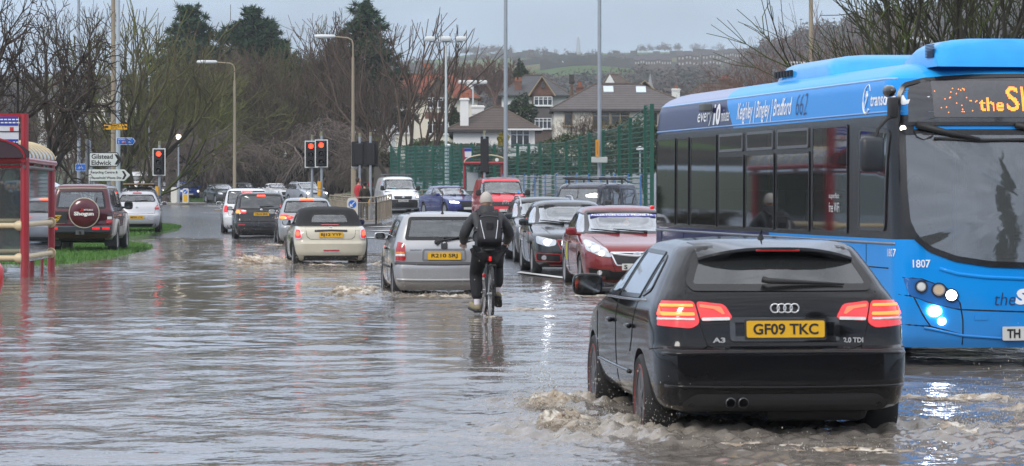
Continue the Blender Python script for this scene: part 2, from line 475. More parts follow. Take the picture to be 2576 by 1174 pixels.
# grass verges: raised slabs with blades
def verge(name,poly,h,blades,seed,label_kind='structure',mat=None,dens=1):
    P=chaikin(poly,2)
    mb=MB();n=len(P)
    ztop=[gz(*p)+h for p in P]
    c=Vector((sum(p[0]for p in P)/n,sum(p[1]for p in P)/n));V=[]
    for k in(1.0,.93):
        for i,p in enumerate(P):
            q=c.lerp(Vector(p),k);V.append((q.x,q.y,(gz(q.x,q.y)-.06)if k==1.0 else max(gz(q.x,q.y),-.05)+h))
    for k in(.6,.3):
        for p in P:q=c.lerp(Vector(p),k);V.append((q.x,q.y,max(gz(q.x,q.y),-.05)+h))
    V.append((c.x,c.y,max(gz(c.x,c.y),-.05)+h))
    F=[(r*n+i,r*n+(i+1)%n,(r+1)*n+(i+1)%n,(r+1)*n+i)for r in range(3)for i in range(n)]+[(3*n+i,3*n+(i+1)%n,4*n)for i in range(n)]
    mb.add(V,F)
    o=tag(mb.build(name,mat or pmat('verge_turf',(.045,.105,.018),.9,var=.5,scale=3,bump=.6),None,smooth=60),kind='structure')
    if blades:
        r=np.random.default_rng(seed);xs=[p[0]for p in P];ys=[p[1]for p in P];pts=[]
        pa=np.array(P)
        while len(pts)<blades:
            q=np.stack([r.uniform(min(xs),max(xs),4000),r.uniform(min(ys),max(ys),4000)],1)
            ins=np.zeros(4000,bool);j=n-1
            for i in range(n):
                cnd=((pa[i,1]>q[:,1])!=(pa[j,1]>q[:,1]))&(q[:,0]<(pa[j,0]-pa[i,0])*(q[:,1]-pa[i,1])/(pa[j,1]-pa[i,1]+1e-12)+pa[i,0]);ins^=cnd;j=i
            pts+=list(q[ins])
        q=np.array(pts[:blades]);k=len(q)
        z=np.maximum(gnd(q[:,0],q[:,1]),-.05)+h-.02
        a=r.uniform(0,6.28,k);hh=r.uniform(.05,.14,k);w=r.uniform(.010,.022,k);lean=r.uniform(-.05,.05,(k,2))
        b0=np.stack([q[:,0]-w*np.cos(a),q[:,1]-w*np.sin(a),z],1);b1=np.stack([q[:,0]+w*np.cos(a),q[:,1]+w*np.sin(a),z],1)
        tp=np.stack([q[:,0]+lean[:,0],q[:,1]+lean[:,1],z+hh],1)
        V=np.stack([b0,b1,tp],1).reshape(-1,3);F=np.arange(k*3).reshape(-1,3)
        g=link(bpy.data.objects.new('grass',raw_mesh('grass',V,F,pmat('grass_blade',(.075,.18,.026),.6,var=.45,scale=2))))
        tag(g,kind='stuff')
    return o
def gp(px,py,z=0.0):
    """ground point under a pixel for a surface at height z"""
    Y=FOC*(EYE-z)/(py-480);return((px-1288)/FOC*Y,Y)
verge('grass_verge',[gp(60,668),gp(140,668),gp(200,661),gp(270,651),gp(330,640),gp(380,626,.03),gp(386,617,.05),gp(350,611,.05),gp(300,607,.05),(-14.5,92),(-17,84),(-16,66)],.07,26000,3)
verge('grass_verge',[gp(240,604),gp(300,602),gp(380,597),gp(440,588),gp(462,578,.1),gp(440,571,.15),gp(380,566,.2),(-17,116),(-22,112),(-18,100)],.11,16000,4)
verge('grass_verge',[(-26,214),(-20.5,209),(-14,206),(-9,205),(-8,212),(-14,220),(-24,222)],.16,9000,5)
verge('grass_verge',[(-60,205),(-44,190),(-36,196),(-38,214),(-60,222)],.16,4000,6)
# pavements, kerbed
def slab(name,poly,h,mat,label=None):
    P=chaikin(poly,1);mb=MB();n=len(P)
    V=[(x,y,gz(x,y)-.1)for x,y in P]+[(x,y,gz(x,y)+h)for x,y in P]
    tri=tessellate_polygon([[Vector((x,y,0))for x,y in P]])
    mb.add(V,[(i,(i+1)%n,n+(i+1)%n,n+i)for i in range(n)]+[tuple(n+k for k in t)for t in tri])
    return tag(mb.build(name,mat),kind='structure')
PAVE=pmat('paving',(.13,.125,.12),.5,var=.3,scale=3,bump=.2)
slab('pavement',[(-8.6,110),(-5.5,110.5),(-5.2,114),(-7,124),(-9,133),(-13,136),(-13.5,130)],.12,PAVE)
slab('pavement',[(-9,150),(-2.0,146),(4.8,98),(9,75),(13,75),(7,100),(0,150),(-9,160)],.12,PAVE)
slab('traffic_island',[(-25.6,192),(-22.0,191),(-21.0,193),(-22,197),(-25.6,197)],.14,pmat('kerb_stone',(.22,.205,.18),.7,var=.25,scale=5))
slab('pavement',[(-30,226),(-12,222),(-2,216),(-2,219),(-12,226),(-30,231)],.14,PAVE)
# painted markings
def mark(pts,name='road_marking',lift=.03):
    mb=MB();mb.add([(x,y,gz(x,y)+lift)for x,y in pts],[tuple(range(len(pts)))])
    return tag(mb.build(name,pmat('road_paint',(.55,.55,.53),.5,var=.3,scale=2)),kind='structure')
def gpt(px,py):
    Y=FOC*EYE/max(8,py-480)
    for _ in range(12):
        x=(px-1288)/FOC*Y;z=gz(x,Y);Y=.5*Y+.5*FOC*(EYE-z)/max(6,py-480)
    return(px-1288)/FOC*Y,Y
def dash(px0,py0,px1,py1,w):
    a,b=gpt(px0,py0),gpt(px1,py1);d=Vector((b[0]-a[0],b[1]-a[1],0));n=Vector((0,w,0))if abs(d.x)>abs(d.y)else Vector((w,0,0))
    mark([(a[0],a[1]),(b[0],b[1]),(b[0]+n.x,b[1]+n.y),(a[0]+n.x,a[1]+n.y)])
for d in((575,543,602,544),(618,548,650,549.5),(540,541,562,541.5),(500,538,524,538.5),(545,523,572,525),(590,527,618,529),(505,520,530,521),(640,534,668,536)):dash(*d,6.0)
for d in((920,573,952,573.5),(925,583,960,584),(955,590,1000,591),(1000,585,1040,586),(905,600,960,602),(1010,562,1040,563)):dash(*d,1.6)
mark([gpt(1300,690),gpt(1420,705),gpt(1424,702),gpt(1310,687)])
mark([gpt(540,531),gpt(720,533),gpt(720,531.5),gpt(540,529.5)]).data.materials[0]=pmat('ochre_paint',(.35,.25,.14),.6,var=.3)
# ------------------------------------------------------------------ hills
def hill_mat(fields):
    m=bpy.data.materials.new('hillside');m.use_nodes=True
    N,L=m.node_tree.nodes,m.node_tree.links;p=N['Principled BSDF'];p.inputs['Roughness'].default_value=1;p.inputs['Specular IOR Level'].default_value=0
    t=N.new('ShaderNodeTexCoord')
    if fields:
        mp=N.new('ShaderNodeMapping');mp.inputs['Scale'].default_value=(.0052,.0035,.004);L.new(t.outputs['Object'],mp.inputs[0])
        v=N.new('ShaderNodeTexVoronoi');v.inputs['Scale'].default_value=1.6;L.new(mp.outputs[0],v.inputs['Vector'])
        r=N.new('ShaderNodeValToRGB');r.color_ramp.interpolation='CONSTANT'
        for i,(q,c)in enumerate(((0,(.07,.13,.03)),(.3,(.10,.17,.04)),(.55,(.085,.15,.035)),(.8,(.15,.14,.06)))):
            e=r.color_ramp.elements[i]if i<2 else r.color_ramp.elements.new(q);e.position=q;e.color=(*c,1)
        s=N.new('ShaderNodeSeparateColor');L.new(v.outputs['Color'],s.inputs[0]);L.new(s.outputs[0],r.inputs[0])
        n=N.new('ShaderNodeTexNoise');n.inputs['Scale'].default_value=.03;n.inputs['Detail'].default_value=8;L.new(t.outputs['Object'],n.inputs['Vector'])
        mx=N.new('ShaderNodeMix');mx.data_type='RGBA';mx.blend_type='MULTIPLY';mx.inputs['Factor'].default_value=.6;L.new(r.outputs[0],mx.inputs['A']);L.new(n.outputs[0],mx.inputs['B'])
        L.new(mx.outputs['Result'],p.inputs['Base Color'])
    else:
        n=N.new('ShaderNodeTexNoise');n.inputs['Scale'].default_value=.02;n.inputs['Detail'].default_value=9;L.new(t.outputs['Object'],n.inputs['Vector'])
        r=N.new('ShaderNodeValToRGB');r.color_ramp.elements[0].color=(.028,.026,.02,1);r.color_ramp.elements[1].color=(.075,.058,.042,1);r.color_ramp.elements[0].position=.35;r.color_ramp.elements[1].position=.7
        L.new(n.outputs[0],r.inputs[0]);L.new(r.outputs[0],p.inputs['Base Color'])
    return m
def interp_ridge(ridge,px):return np.interp(px,[r[0]for r in ridge],[r[1]for r in ridge])
HILLS={}
def hill(ridge,Y0,Y1,z0,fields,name='hills'):
    """ridge given as (px, py) of its skyline at distance Y1"""
    rx=np.array([r[0]for r in ridge],float)
    nu,nv=140,40;V=[]
    for j in range(nv+1):
        t=j/nv;Y=Y0+(Y1-Y0)*t
        px=np.linspace(rx[0],rx[-1],nu);X1=(px-1288)/FOC*Y1;X=X1*(.55+.45*t)if False else X1
        zt=EYE+(480-interp_ridge(ridge,px))/FOC*Y1
        z=z0+(zt-z0)*t+(1-abs(2*t-1))*4*np.sin(px*.013+t*4)
        V.append(np.stack([X,np.full(nu,Y),z],1))
    back=V[-1].copy();back[:,1]+=500;back[:,2]=z0-20;V.append(back)
    V=np.concatenate(V);nr=nv+2
    i=np.arange(nr-1)[:,None]*nu+np.arange(nu-1)[None,:]
    F=np.stack([i,i+1,i+nu+1,i+nu],-1).reshape(-1,4)
    o=link(bpy.data.objects.new(name,raw_mesh(name,V,F,hill_mat(fields),True)));tag(o,kind='structure')
    def zf(X,Y):
        px=X/Y1*FOC+1288;t=np.clip((Y-Y0)/(Y1-Y0),0,1);zt=EYE+(480-interp_ridge(ridge,px))/FOC*Y1
        return z0+(zt-z0)*t+(1-abs(2*t-1))*4*np.sin(px*.013+t*4)
    return zf
h_mid=hill([(-900,205),(300,190),(700,175),(900,168),(1100,150),(1180,138),(1260,136),(1340,139),(1460,137),(1600,133),(1700,132),(1780,130),(1900,126),(2050,118),(2300,105),(3400,100)],650,2300,12,True)
h_left=hill([(-1200,255),(-200,252),(200,245),(560,235),(760,210),(880,195),(1010,185),(1100,190),(1200,225),(1290,285),(1400,350)],520,1500,8,False)
h_right=hill([(1500,350),(1700,300),(1800,260),(1900,158),(1990,118),(2080,90),(2200,62),(2300,48),(2420,40),(2580,34),(3300,22)],480,1250,8,False)
# hedges and drystone walls across the fields: long low dark banks
def bank(zf,pts,Y,w,h,name,label,cat,mat):
    mb=MB();P=[]
    for(px,yy)in pts:
        X=(px-1288)/FOC*yy;P.append((X,yy,float(zf(np.array(X),np.array(yy)))))
    r=random.Random(int(pts[0][0]))
    for a,b in zip(P[:-1],P[1:]):
        n=14
        for i in range(n):
            t0,t1=i/n,(i+1)/n;q0=Vector(a).lerp(Vector(b),t0);q1=Vector(a).lerp(Vector(b),t1);k=h*(.6+.8*r.random())
            mb.box(((q0.x+q1.x)/2,(q0.y+q1.y)/2,(q0.z+q1.z)/2+k/2-1),(abs(q1.x-q0.x)+.6,w,k+2),math.atan2((q1.y-q0.y),(q1.x-q0.x))*.0)
    return tag(mb.build(name,mat),label,cat,'field hedges on the far hillside')
HEDGE_FAR=pmat('hedge_far',(.03,.032,.022),1,var=.4,scale=.1)
for i,(pts,lab)in enumerate(((((1120,2000),(1300,1960),(1500,1980),(1700,2040),(1900,2180)),'dark hedge running just under the green skyline fields'),
        (((1290,1650),(1420,1700),(1560,1650),(1720,1750),(1900,1850)),'dark hedge across the middle of the far green fields'),
        (((1360,1500),(1480,1560),(1640,1540),(1780,1600)),'lowest dark hedge above the far row of houses'))):
    bank(h_mid,[(p,y)for p,y in pts],0,4,4.5,'hedge',lab,'hedge',HEDGE_FAR)

# far woods: masses of bare and evergreen crowns that read as one
def wood(name,n,area,zf,size,cols,seed,blades=64):
    r=np.random.default_rng(seed);Vs=[];mats=[]
    V=[];F=[];mi=[]
    for i in range(n):
        px,Y=area(r);X=(px-1288)/FOC*Y;z=float(zf(np.array(X),np.array(Y)));s=size*r.uniform(.6,1.3)
        k=blades
        d=r.normal(size=(k,3));d /= np.linalg.norm(d,axis=1)[:,None];d[:,2]=np.abs(d[:,2])*1.0
        c=np.array([X,Y,z+s*.45])+d*np.array([.5,.5,.75])*s*r.uniform(.35,1,(k,1))
        a=r.normal(size=(k,3));a /= np.linalg.norm(a,axis=1)[:,None];b=np.cross(a,d);l=s*r.uniform(.05,.13,(k,1))
        t=np.stack([c+a*l,c-a*l*.5+b*l,c-a*l*.5-b*l],1).reshape(-1,3)
        base=len(V)*3*k;V.append(t);mi+=[int(r.integers(0,len(cols)))]*k
    V=np.concatenate(V);F=np.arange(len(V)).reshape(-1,3)
    me=raw_mesh(name,V,F,cols);me.polygons.foreach_set('material_index',mi)
    o=link(bpy.data.objects.new(name,me));return tag(o,kind='stuff')
W1=[pmat('far_twigs',(.060,.044,.034),1,var=.4,scale=.05),pmat('far_twigs_warm',(.080,.056,.044),1,var=.4,scale=.05),pmat('far_evergreen',(.022,.034,.024),1,var=.4,scale=.05)]
def ar_r(r):
    Y=r.uniform(560,1240);return r.uniform(1640,2800),Y
wood('woodland',2600,ar_r,h_right,8,W1,11)
def ar_l(r):return r.uniform(-300,1190),r.uniform(560,1480)
wood('woodland',1500,ar_l,h_left,8,W1,12)
def ar_m(r):
    px=r.uniform(1180,1950);return px,r.uniform(640,1110)
wood('woodland',1900,ar_m,h_mid,7,W1,13)
def ar_s(r):
    k=r.integers(0,4)
    return((r.uniform(1160,1265),r.uniform(2200,2290)),(r.uniform(1600,1710),r.uniform(2240,2310)),(r.uniform(1280,1900),r.uniform(1780,1850)),(r.uniform(1200,1560),r.uniform(1960,2000)))[k]
wood('woodland',130,ar_s,h_mid,6,W1,14)

# ------------------------------------------------------------------ houses
def tile_mat(name,col):
    if name in _mats:return _mats[name]
    m=pmat(name,col,.75,var=.35,scale=1.5,detail=8);N,L=m.node_tree.nodes,m.node_tree.links;p=N['Principled BSDF']
    t=[n for n in N if n.type=='TEX_COORD'][0]
    s=N.new('ShaderNodeSeparateXYZ');L.new(t.outputs['Object'],s.inputs[0])
    w=N.new('ShaderNodeMath');w.operation='MULTIPLY';L.new(s.outputs['Z'],w.inputs[0]);w.inputs[1].default_value=5.0
    f=N.new('ShaderNodeMath');f.operation='FRACT';L.new(w.outputs[0],f.inputs[0])
    b=N.new('ShaderNodeBump');b.inputs['Strength'].default_value=1;b.inputs['Distance'].default_value=.06;L.new(f.outputs[0],b.inputs['Height']);L.new(b.outputs[0],p.inputs['Normal'])
    mx=N.new('ShaderNodeMix');mx.data_type='RGBA';src=p.inputs['Base Color'].links[0].from_socket
    g=N.new('ShaderNodeMath');g.operation='LESS_THAN';L.new(f.outputs[0],g.inputs[0]);g.inputs[1].default_value=.22;L.new(g.outputs[0],mx.inputs['Factor'])
    L.new(src,mx.inputs['A']);mx.inputs['B'].default_value=(*[c*.45 for c in col],1);L.new(mx.outputs['Result'],p.inputs['Base Color'])
    return m
def brick_mat(name,col):
    if name in _mats:return _mats[name]
    m=pmat(name,col,.85,var=.3,scale=4);N,L=m.node_tree.nodes,m.node_tree.links;p=N['Principled BSDF']
    t=[n for n in N if n.type=='TEX_COORD'][0];mp=N.new('ShaderNodeMapping');mp.inputs['Rotation'].default_value=(math.radians(90),0,0);L.new(t.outputs['Object'],mp.inputs[0])
    b=N.new('ShaderNodeTexBrick');b.inputs['Scale'].default_value=2.2;b.inputs['Color1'].default_value=(*col,1);b.inputs['Color2'].default_value=(*[c*.7 for c in col],1);b.inputs['Mortar'].default_value=(.2,.18,.16,1);b.inputs['Mortar Size'].default_value=.012
    L.new(mp.outputs[0],b.inputs['Vector']);L.new(b.outputs[0],p.inputs['Base Color']);return m
RENDER_W=pmat('render_white',(.74,.73,.70),.8,var=.12,scale=.8,bump=.1,detail=8)
RENDER_C=pmat('render_cream',(.72,.67,.57),.8,var=.12,scale=.8,bump=.1,detail=8)
SLATE=tile_mat('roof_slate',(.115,.10,.098));SLATE2=tile_mat('roof_slate_blue',(.085,.088,.094));BROWN=tile_mat('roof_brown',(.085,.062,.052));REDT=tile_mat('roof_red',(.22,.060,.032))
BRICK=brick_mat('brick_red',(.20,.085,.055));BRICKD=brick_mat('brick_dark',(.11,.075,.06));STONE=pmat('stone_buff',(.28,.21,.13),.85,var=.3,scale=2,bump=.3)
PVC=pmat('pvc_white',(.78,.78,.77),.4);PANE=pmat('house_glass',(.02,.023,.026),.05,coat=1);POT=pmat('clay_pot',(.30,.10,.05),.8)
class House:
    """local x right, y away from the viewer, z up; front face at y = 0"""
    def __init__(s,name,label,loc,rz=0,group=None,cat='house'):s.r=thing(name,label,cat,loc,rz,group)
    def wall(s,x0,x1,y0,y1,z0,z1,m,name='wall'):
        mb=MB();mb.box(((x0+x1)/2,(y0+y1)/2,(z0+z1)/2),(x1-x0,y1-y0,z1-z0));return mb.build(name,m,s.r)
    def gable_wall(s,x0,x1,y,z0,zp,m,d=.3,name='gable'):
        mb=MB();mb.prism([(x0,z0),(x1,z0),((x0+x1)/2,zp)],y,y+d,plane='xz');return mb.build(name,m,s.r)
    def hip(s,x0,x1,y0,y1,z0,z1,ins,m,oh=.45,t=.15,name='roof',gl=False):
        a,b,c,d=x0-oh,x1+oh,y0-oh,y1+oh;ym=(c+d)/2
        il,ir=(ins if isinstance(ins,tuple)else(ins,ins))
        V=[(a,c,z0),(b,c,z0),(b,d,z0),(a,d,z0),(a,c,z0-t),(b,c,z0-t),(b,d,z0-t),(a,d,z0-t),(a+il,ym,z1),(b-ir,ym,z1)]
        F=[(0,1,9,8),(1,2,9),(2,3,8,9),(3,0,8),(0,4,5,1),(1,5,6,2),(2,6,7,3),(3,7,4,0),(7,6,5,4)]
        mb=MB();mb.add(V,F);o=mb.build(name,m,s.r)
        rd=MB();rd.tube([(a+il,ym,z1+.02),(b-ir,ym,z1+.02)],.10,6)
        for e,f_ in(((a,c,z0),(a+il,ym,z1)),((b,c,z0),(b-ir,ym,z1))): 
            if(il if e[0]==a else ir)>.5:rd.tube([e,f_],.08,6)
        rd.build('ridge_tiles',pmat('ridge_tile',(.10,.075,.055),.8,var=.3),o)
        g=MB();g.tube([(a,c-.06,z0-t),(b,c-.06,z0-t)],.07,6);g.build('gutter',pmat('gutter_dark',(.03,.03,.03),.5),o);return o
    def gable_roof(s,x0,x1,y0,y1,z0,z1,m,oh=.35,t=.14,name='roof',barge=None):
        """ridge runs away from the viewer"""
        xm=(x0+x1)/2;a,b,c,d=x0-oh,x1+oh,y0-oh,y1
        V=[(a,c,z0),(xm,c,z1),(b,c,z0),(a,d,z0),(xm,d,z1),(b,d,z0)];V+=[(x,y,z-t)for x,y,z in V]
        F=[(0,1,4,3),(1,2,5,4),(6,9,10,7),(7,10,11,8),(0,6,7,1),(1,7,8,2),(3,4,10,9),(4,5,11,10),(0,3,9,6),(2,8,11,5)]
        mb=MB();mb.add(V,F);o=mb.build(name,m,s.r)
        if barge:
            g=MB();g.tube([(a,c-.05,z0-.05),(xm,c-.05,z1-.05),(b,c-.05,z0-.05)],.11,4);g.build('bargeboard',barge,o)
        return o
    def win(s,x,z,w,h,n=3,y=-.02,sill=True,m=None,deep=.1):
        mb=MB();f=.07
        mb.box((x,y-deep/2,z+h/2-f/2),(w,deep,f));mb.box((x,y-deep/2,z-h/2+f/2),(w,deep,f))
        for i in range(n+1):mb.box((x-w/2+f/2+(w-f)*i/n,y-deep/2-.003,z),(f,deep,h-2*f))
        if n>1:mb.box((x,y-deep/2+.004,z+h*.22),(w-.02,deep*.8,f*.7))
        fr=mb.build('window',m or PVC,s.r)
        g=MB();g.box((x,y-.02,z),(w-.08,.03,h-.08));g.build('pane',PANE,fr)
        if sill:q=MB();q.box((x,y-.10,z-h/2-.06),(w+.2,.2,.09));q.build('sill',STONE if sill==2 else PVC,fr)
        return fr
    def chimney(s,x,y,z0,z1,w,d,m,pots=2):
        mb=MB();mb.bbox((x,y,(z0+z1)/2),(w,d,z1-z0),.03);mb.box((x,y,z1-.12),(w+.14,d+.14,.12));o=mb.build('chimney',m,s.r)
        for i in range(pots):
            q=MB();q.lathe([(.14,0),(.12,.35),(.15,.42),(.10,.42)],10,c=(x+(i-(pots-1)/2)*.42,y,z1-.01));q.build('chimney_pot',POT,o)
def hpos(px,py,Y):p=at(px,py,Y);return p
# coordinates below: metres right of / above the house origin, read at its own distance
def house_red():
    Y=300;s=FOC/Y;o=at(965,375,Y);Z=lambda py:(375-py)/s;X=lambda px:(px-965)/s
    h=House('house','cream semi-detached house with a bright red tiled roof and dark front gable',o)
    h.wall(X(978),X(1200),0,8,-2,Z(250),RENDER_C);h.hip(X(975),X(1200),0,8,Z(247),Z(184),(1.6,3.2),REDT)
    h.wall(X(978),X(1200),-.06,0,-2,Z(300),RENDER_C,'lower_wall')
    h.gable_wall(X(1070),X(1133),-1.0,Z(246),Z(196),BRICKD);h.gable_roof(X(1068),X(1135),-1.0,4,Z(248),Z(192),REDT,.2,barge=pmat('barge_tan',(.25,.17,.09),.8))
    h.wall(X(1072),X(1131),-1.0,0,-2,Z(247),RENDER_C,'bay');h.wall(X(1070),X(1133),-1.06,-1.0,Z(300),Z(285),BRICK,'bay')
    h.win(X(1006),Z(262),1.9,1.25,3);h.win(X(1102),Z(260),2.3,1.05,4,-1.02);h.win(X(1006),Z(320),1.9,1.4,3,-.08);h.win(X(1102),Z(322),2.3,1.4,4,-1.02)
    h.chimney(X(1075),4,Z(195),Z(166),.9,.6,BRICK,3);h.chimney(X(1180),3,Z(240),Z(200),.6,.6,RENDER_W,1)
house_red()
def house_brick():
    Y=300;s=FOC/Y;o=at(1258,350,Y);Z=lambda py:(350-py)/s;X=lambda px:(px-1258)/s
    h=House('house','white house with dark grey roof, brick gable and stacked white windows',o)
    h.wall(X(1262),X(1425),0,8,-2,Z(240),RENDER_W);h.hip(X(1262),X(1425),0,8,Z(240),Z(187),(3.0,3.0),SLATE2)
    h.wall(X(1338),X(1388),-1.2,0,-2,Z(240),BRICKD,'bay');h.gable_wall(X(1334),X(1392),-1.25,Z(240),Z(196),BRICK);h.gable_roof(X(1336),X(1390),-1.2,5,Z(242),Z(194),SLATE2,.25,barge=STONE)
    h.wall(X(1340),X(1386),-1.26,-1.2,Z(296),Z(272),pmat('tile_hanging',(.10,.09,.085),.8,var=.3,scale=3),'tile_panel')
    h.win(X(1366),Z(256),2.0,.95,4,-1.27);h.win(X(1366),Z(312),1.8,1.15,4,-1.27)
    h.win(X(1366),Z(216),.35,.7,1,-1.30,False,BRICKD)
    h.chimney(X(1303),1.0,Z(245),Z(203),.75,.75,BRICK,2); 
house_brick()
def house_hip():
    Y=232;s=FOC/Y;o=at(1392,372,Y);Z=lambda py:(372-py)/s;X=lambda px:(px-1392)/s
    h=House('house','wide cream rendered house with large grey hipped roof and two skylights',o)
    h.wall(X(1394),X(1760),0,9,-2,Z(276),RENDER_C);rf=h.hip(X(1394),X(1760),0,9,Z(276),Z(207),(3.9,5.2),SLATE,.35)
    for px,py in((1534,223),(1617,224)):
        q=MB();y0=-.35+(276-py)/(276-207)*4.85;mbp=[(X(px)-.42,y0-.5,Z(py)-.26),(X(px)+.42,y0-.5,Z(py)-.26),(X(px)+.42,y0+.5,Z(py)+.26),(X(px)-.42,y0+.5,Z(py)+.26)]
        n=Vector((0,-.43,.9)).normalized()*.09;q.add([Vector(v)+n for v in mbp]+[Vector(v)-n for v in mbp],[(0,1,2,3),(0,4,5,1),(1,5,6,2),(2,6,7,3),(3,7,4,0)]);q.build('skylight',pmat('skylight_glass',(.55,.62,.68),.1,coat=1),rf)
    for px,w in((1430,.75),(1512,1.5),(1560,1.6),(1640,1.0)):h.win(X(px),Z(300),w,1.15,2 if w>1 else 1,-.02,2,pmat('frame_stone',(.36,.29,.2),.7))
    q=MB();q.tube([(X(1437),-.12,Z(278)),(X(1437),-.12,Z(350))],.06,6);q.build('drainpipe',pmat('gutter_dark'),h.r)
    h.chimney(X(1463),6,Z(240),Z(211),.6,.6,BRICK,1)
house_hip()
def house_bungalow():
    Y=214;s=FOC/Y;o=at(1130,388,Y);Z=lambda py:(388-py)/s;X=lambda px:(px-1130)/s
    h=House('bungalow','white bungalow with brown hipped roof and glazed porch behind the green fence',o)
    h.wall(X(1140),X(1345),0,8,-3,Z(327),RENDER_W);h.hip(X(1135),X(1350),0,8,Z(327),Z(266),(3.6,3.2),BROWN,.4)
    h.wall(X(1275),X(1345),-1.6,0,-3,Z(330),RENDER_W,'porch');q=MB();q.box((X(1318),-1.0,Z(328)),(2.9,2.6,.12));q.build('porch_roof',PVC,h.r)
    h.win(X(1308),Z(352),1.5,1.5,3,-1.62);h.chimney(X(1168),.6,Z(330),Z(247),.65,.55,RENDER_W,2);h.chimney(X(1200),4,Z(285),Z(262),1.0,.5,RENDER_W,0)
    for i in range(11): 
        q=MB();q.box((X(1302)+i*.21,-2.4,Z(383)),(.09,.05,.75));q.build('railing_slat',PVC,h.r)
    q=MB();q.box((X(1334),-2.43,Z(372)),(2.5,.06,.08));q.build('railing_top',PVC,h.r)
house_bungalow()
def house_white():
    Y=262;s=FOC/Y;o=at(850,365,Y);Z=lambda py:(365-py)/s;X=lambda px:(px-850)/s
    h=House('house','white house with dark slate roof half hidden behind bare trunks and lamp post',o)
    h.wall(X(792),X(985),0,8,-3,Z(274),RENDER_W);h.hip(X(792),X(985),0,8,Z(274),Z(212),(2.5,2.0),SLATE)
    h.wall(X(885),X(955),-.08,0,Z(330),Z(310),pmat('tile_hanging'),'tile_panel')
    h.win(X(856),Z(292),1.2,1.1,2);h.win(X(920),Z(294),2.4,1.0,4);h.win(X(860),Z(338),1.4,1.3,2);h.win(X(925),Z(345),2.4,1.3,4,-.1)
    h.chimney(X(840),4,Z(225),Z(196),.8,.6,BRICK,2)
house_white()
def house_gable():
    Y=285;s=FOC/Y;o=at(650,335,Y);Z=lambda py:(335-py)/s;X=lambda px:(px-650)/s
    h=House('house','white gabled house with dark roof glimpsed behind the pines',o)
    h.wall(X(655),X(728),0,8,-3,Z(270),RENDER_W);h.gable_wall(X(655),X(728),-.1,Z(270),Z(216),RENDER_W);h.gable_roof(X(655),X(728),0,9,Z(272),Z(212),SLATE,.3,barge=PVC)
    h.wall(X(728),X(800),2,8,-3,Z(300),RENDER_W,'side_wall');h.hip(X(728),X(800),2,8,Z(298),Z(228),(1.0,1.0),SLATE)
    h.win(X(690),Z(290),1.6,1.1,3,-.12)
house_gable()
def house_left():
    Y=350;s=FOC/Y;o=at(100,320,Y);Z=lambda py:(320-py)/s;X=lambda px:(px-100)/s
    h=House('house','distant white house with grey roof seen through the twigs at far left',o)
    h.wall(X(95),X(205),0,8,-4,Z(252),RENDER_W);h.hip(X(95),X(205),0,8,Z(252),Z(218),(1.5,1.5),SLATE2);h.win(X(140),Z(267),2.2,1.0,4);h.win(X(185),Z(268),1.6,1.0,2)
    h2=House('house','pale gabled house half hidden by twigs left of the tan lamp column',at(225,330,330));s=FOC/330;Z2=lambda py:(330-py)/s
    h2.wall(0,5.5,0,8,-4,Z2(270),RENDER_C);h2.gable_wall(0,5.5,-.1,Z2(270),Z2(222),RENDER_C);h2.gable_roof(0,5.5,0,8,Z2(271),Z2(218),SLATE,.3);h2.win(2.7,Z2(285),1.8,1.1,3,-.12)
house_left()
def roofs_right():
    Y=300;s=FOC/Y;o=at(1690,330,Y);Z=lambda py:(330-py)/s;X=lambda px:(px-1690)/s
    h=House('house','house with brown roof, brick stack and tall white chimney over the bus tail',o)
    h.wall(X(1720),X(1895),0,8,-3,Z(252),RENDER_W);h.hip(X(1720),X(1895),0,8,Z(252),Z(208),(2.6,2.0),BROWN);h.hip(X(1740),X(1880),-3,3,Z(256),Z(222),(1.5,1.5),BROWN,.3);h.chimney(X(1700),0,-2,Z(224),.85,.7,RENDER_W,1);h.chimney(X(1832),4,Z(214),Z(195),1.2,.7,BRICKD,2)
    Y=330;s=FOC/Y;o=at(1520,260,Y)
    h=House('house','small brown roof with a white gable peeping over the big hipped roof',o);Z2=lambda py:(260-py)/s;X2=lambda px:(px-1520)/s
    h.wall(X2(1522),X2(1570),0,5,-5,Z2(214),RENDER_W);h.gable_wall(X2(1520),X2(1548),-.3,Z2(213),Z2(188),RENDER_W);h.hip(X2(1524),X2(1580),0,5,Z2(212),Z2(187),(.6,1.3),BROWN,.3)
    h=House('house','dark brown roof with tan bargeboards right of the two skylights',at(1600,260,Y));X2=lambda px:(px-1600)/s
    h.wall(X2(1602),X2(1640),0,6,-5,Z2(226),BRICKD);h.gable_roof(X2(1596),X2(1648),0,8,Z2(232),Z2(203),BROWN,.2,barge=STONE)
roofs_right()
# rows of far houses on the hillside, one thing each
def far_row(x0,x1,py,Y,n,name,lab,two=True):
    s=FOC/Y
    for i in range(n):
        a=x0+(x1-x0)*i/n;w=(x1-x0)/n/s
        o=at(a,py,Y);h=House('terraced_house',lab,o,group='terraced houses on the far hillside')
        H=(4.6 if two else 4.0)+.5*(i%3==1)
        h.wall(0,w*.98,0,7,-6,H,pmat('far_brick',(.085,.058,.045),.9)); 
        mb=MB();mb.add([(-.1,-.3,H),(w+.02,-.3,H),(w+.02,3.5,H+2.3),(-.1,3.5,H+2.3),(-.1,7.3,H),(w+.02,7.3,H)],[(0,1,2,3),(3,2,5,4),(0,3,4),(1,5,2),(0,4,5,1)]);mb.build('roof',pmat('far_slate',(.055,.05,.055),.8),h.r)
        for k in range(2):
            for zz in((H-1.1,H-3.9)if two else(H-1.3,)):
                q=MB();q.box((w*(.27+.46*k),-.05,zz),(w*.22,.1,1.1));q.build('window',pmat('far_window',(.42,.43,.44),.6),h.r)
far_row(1596,1690,173,1380,7,'terraced_house','brick terraced house in the far hillside row above the hipped roof',False)
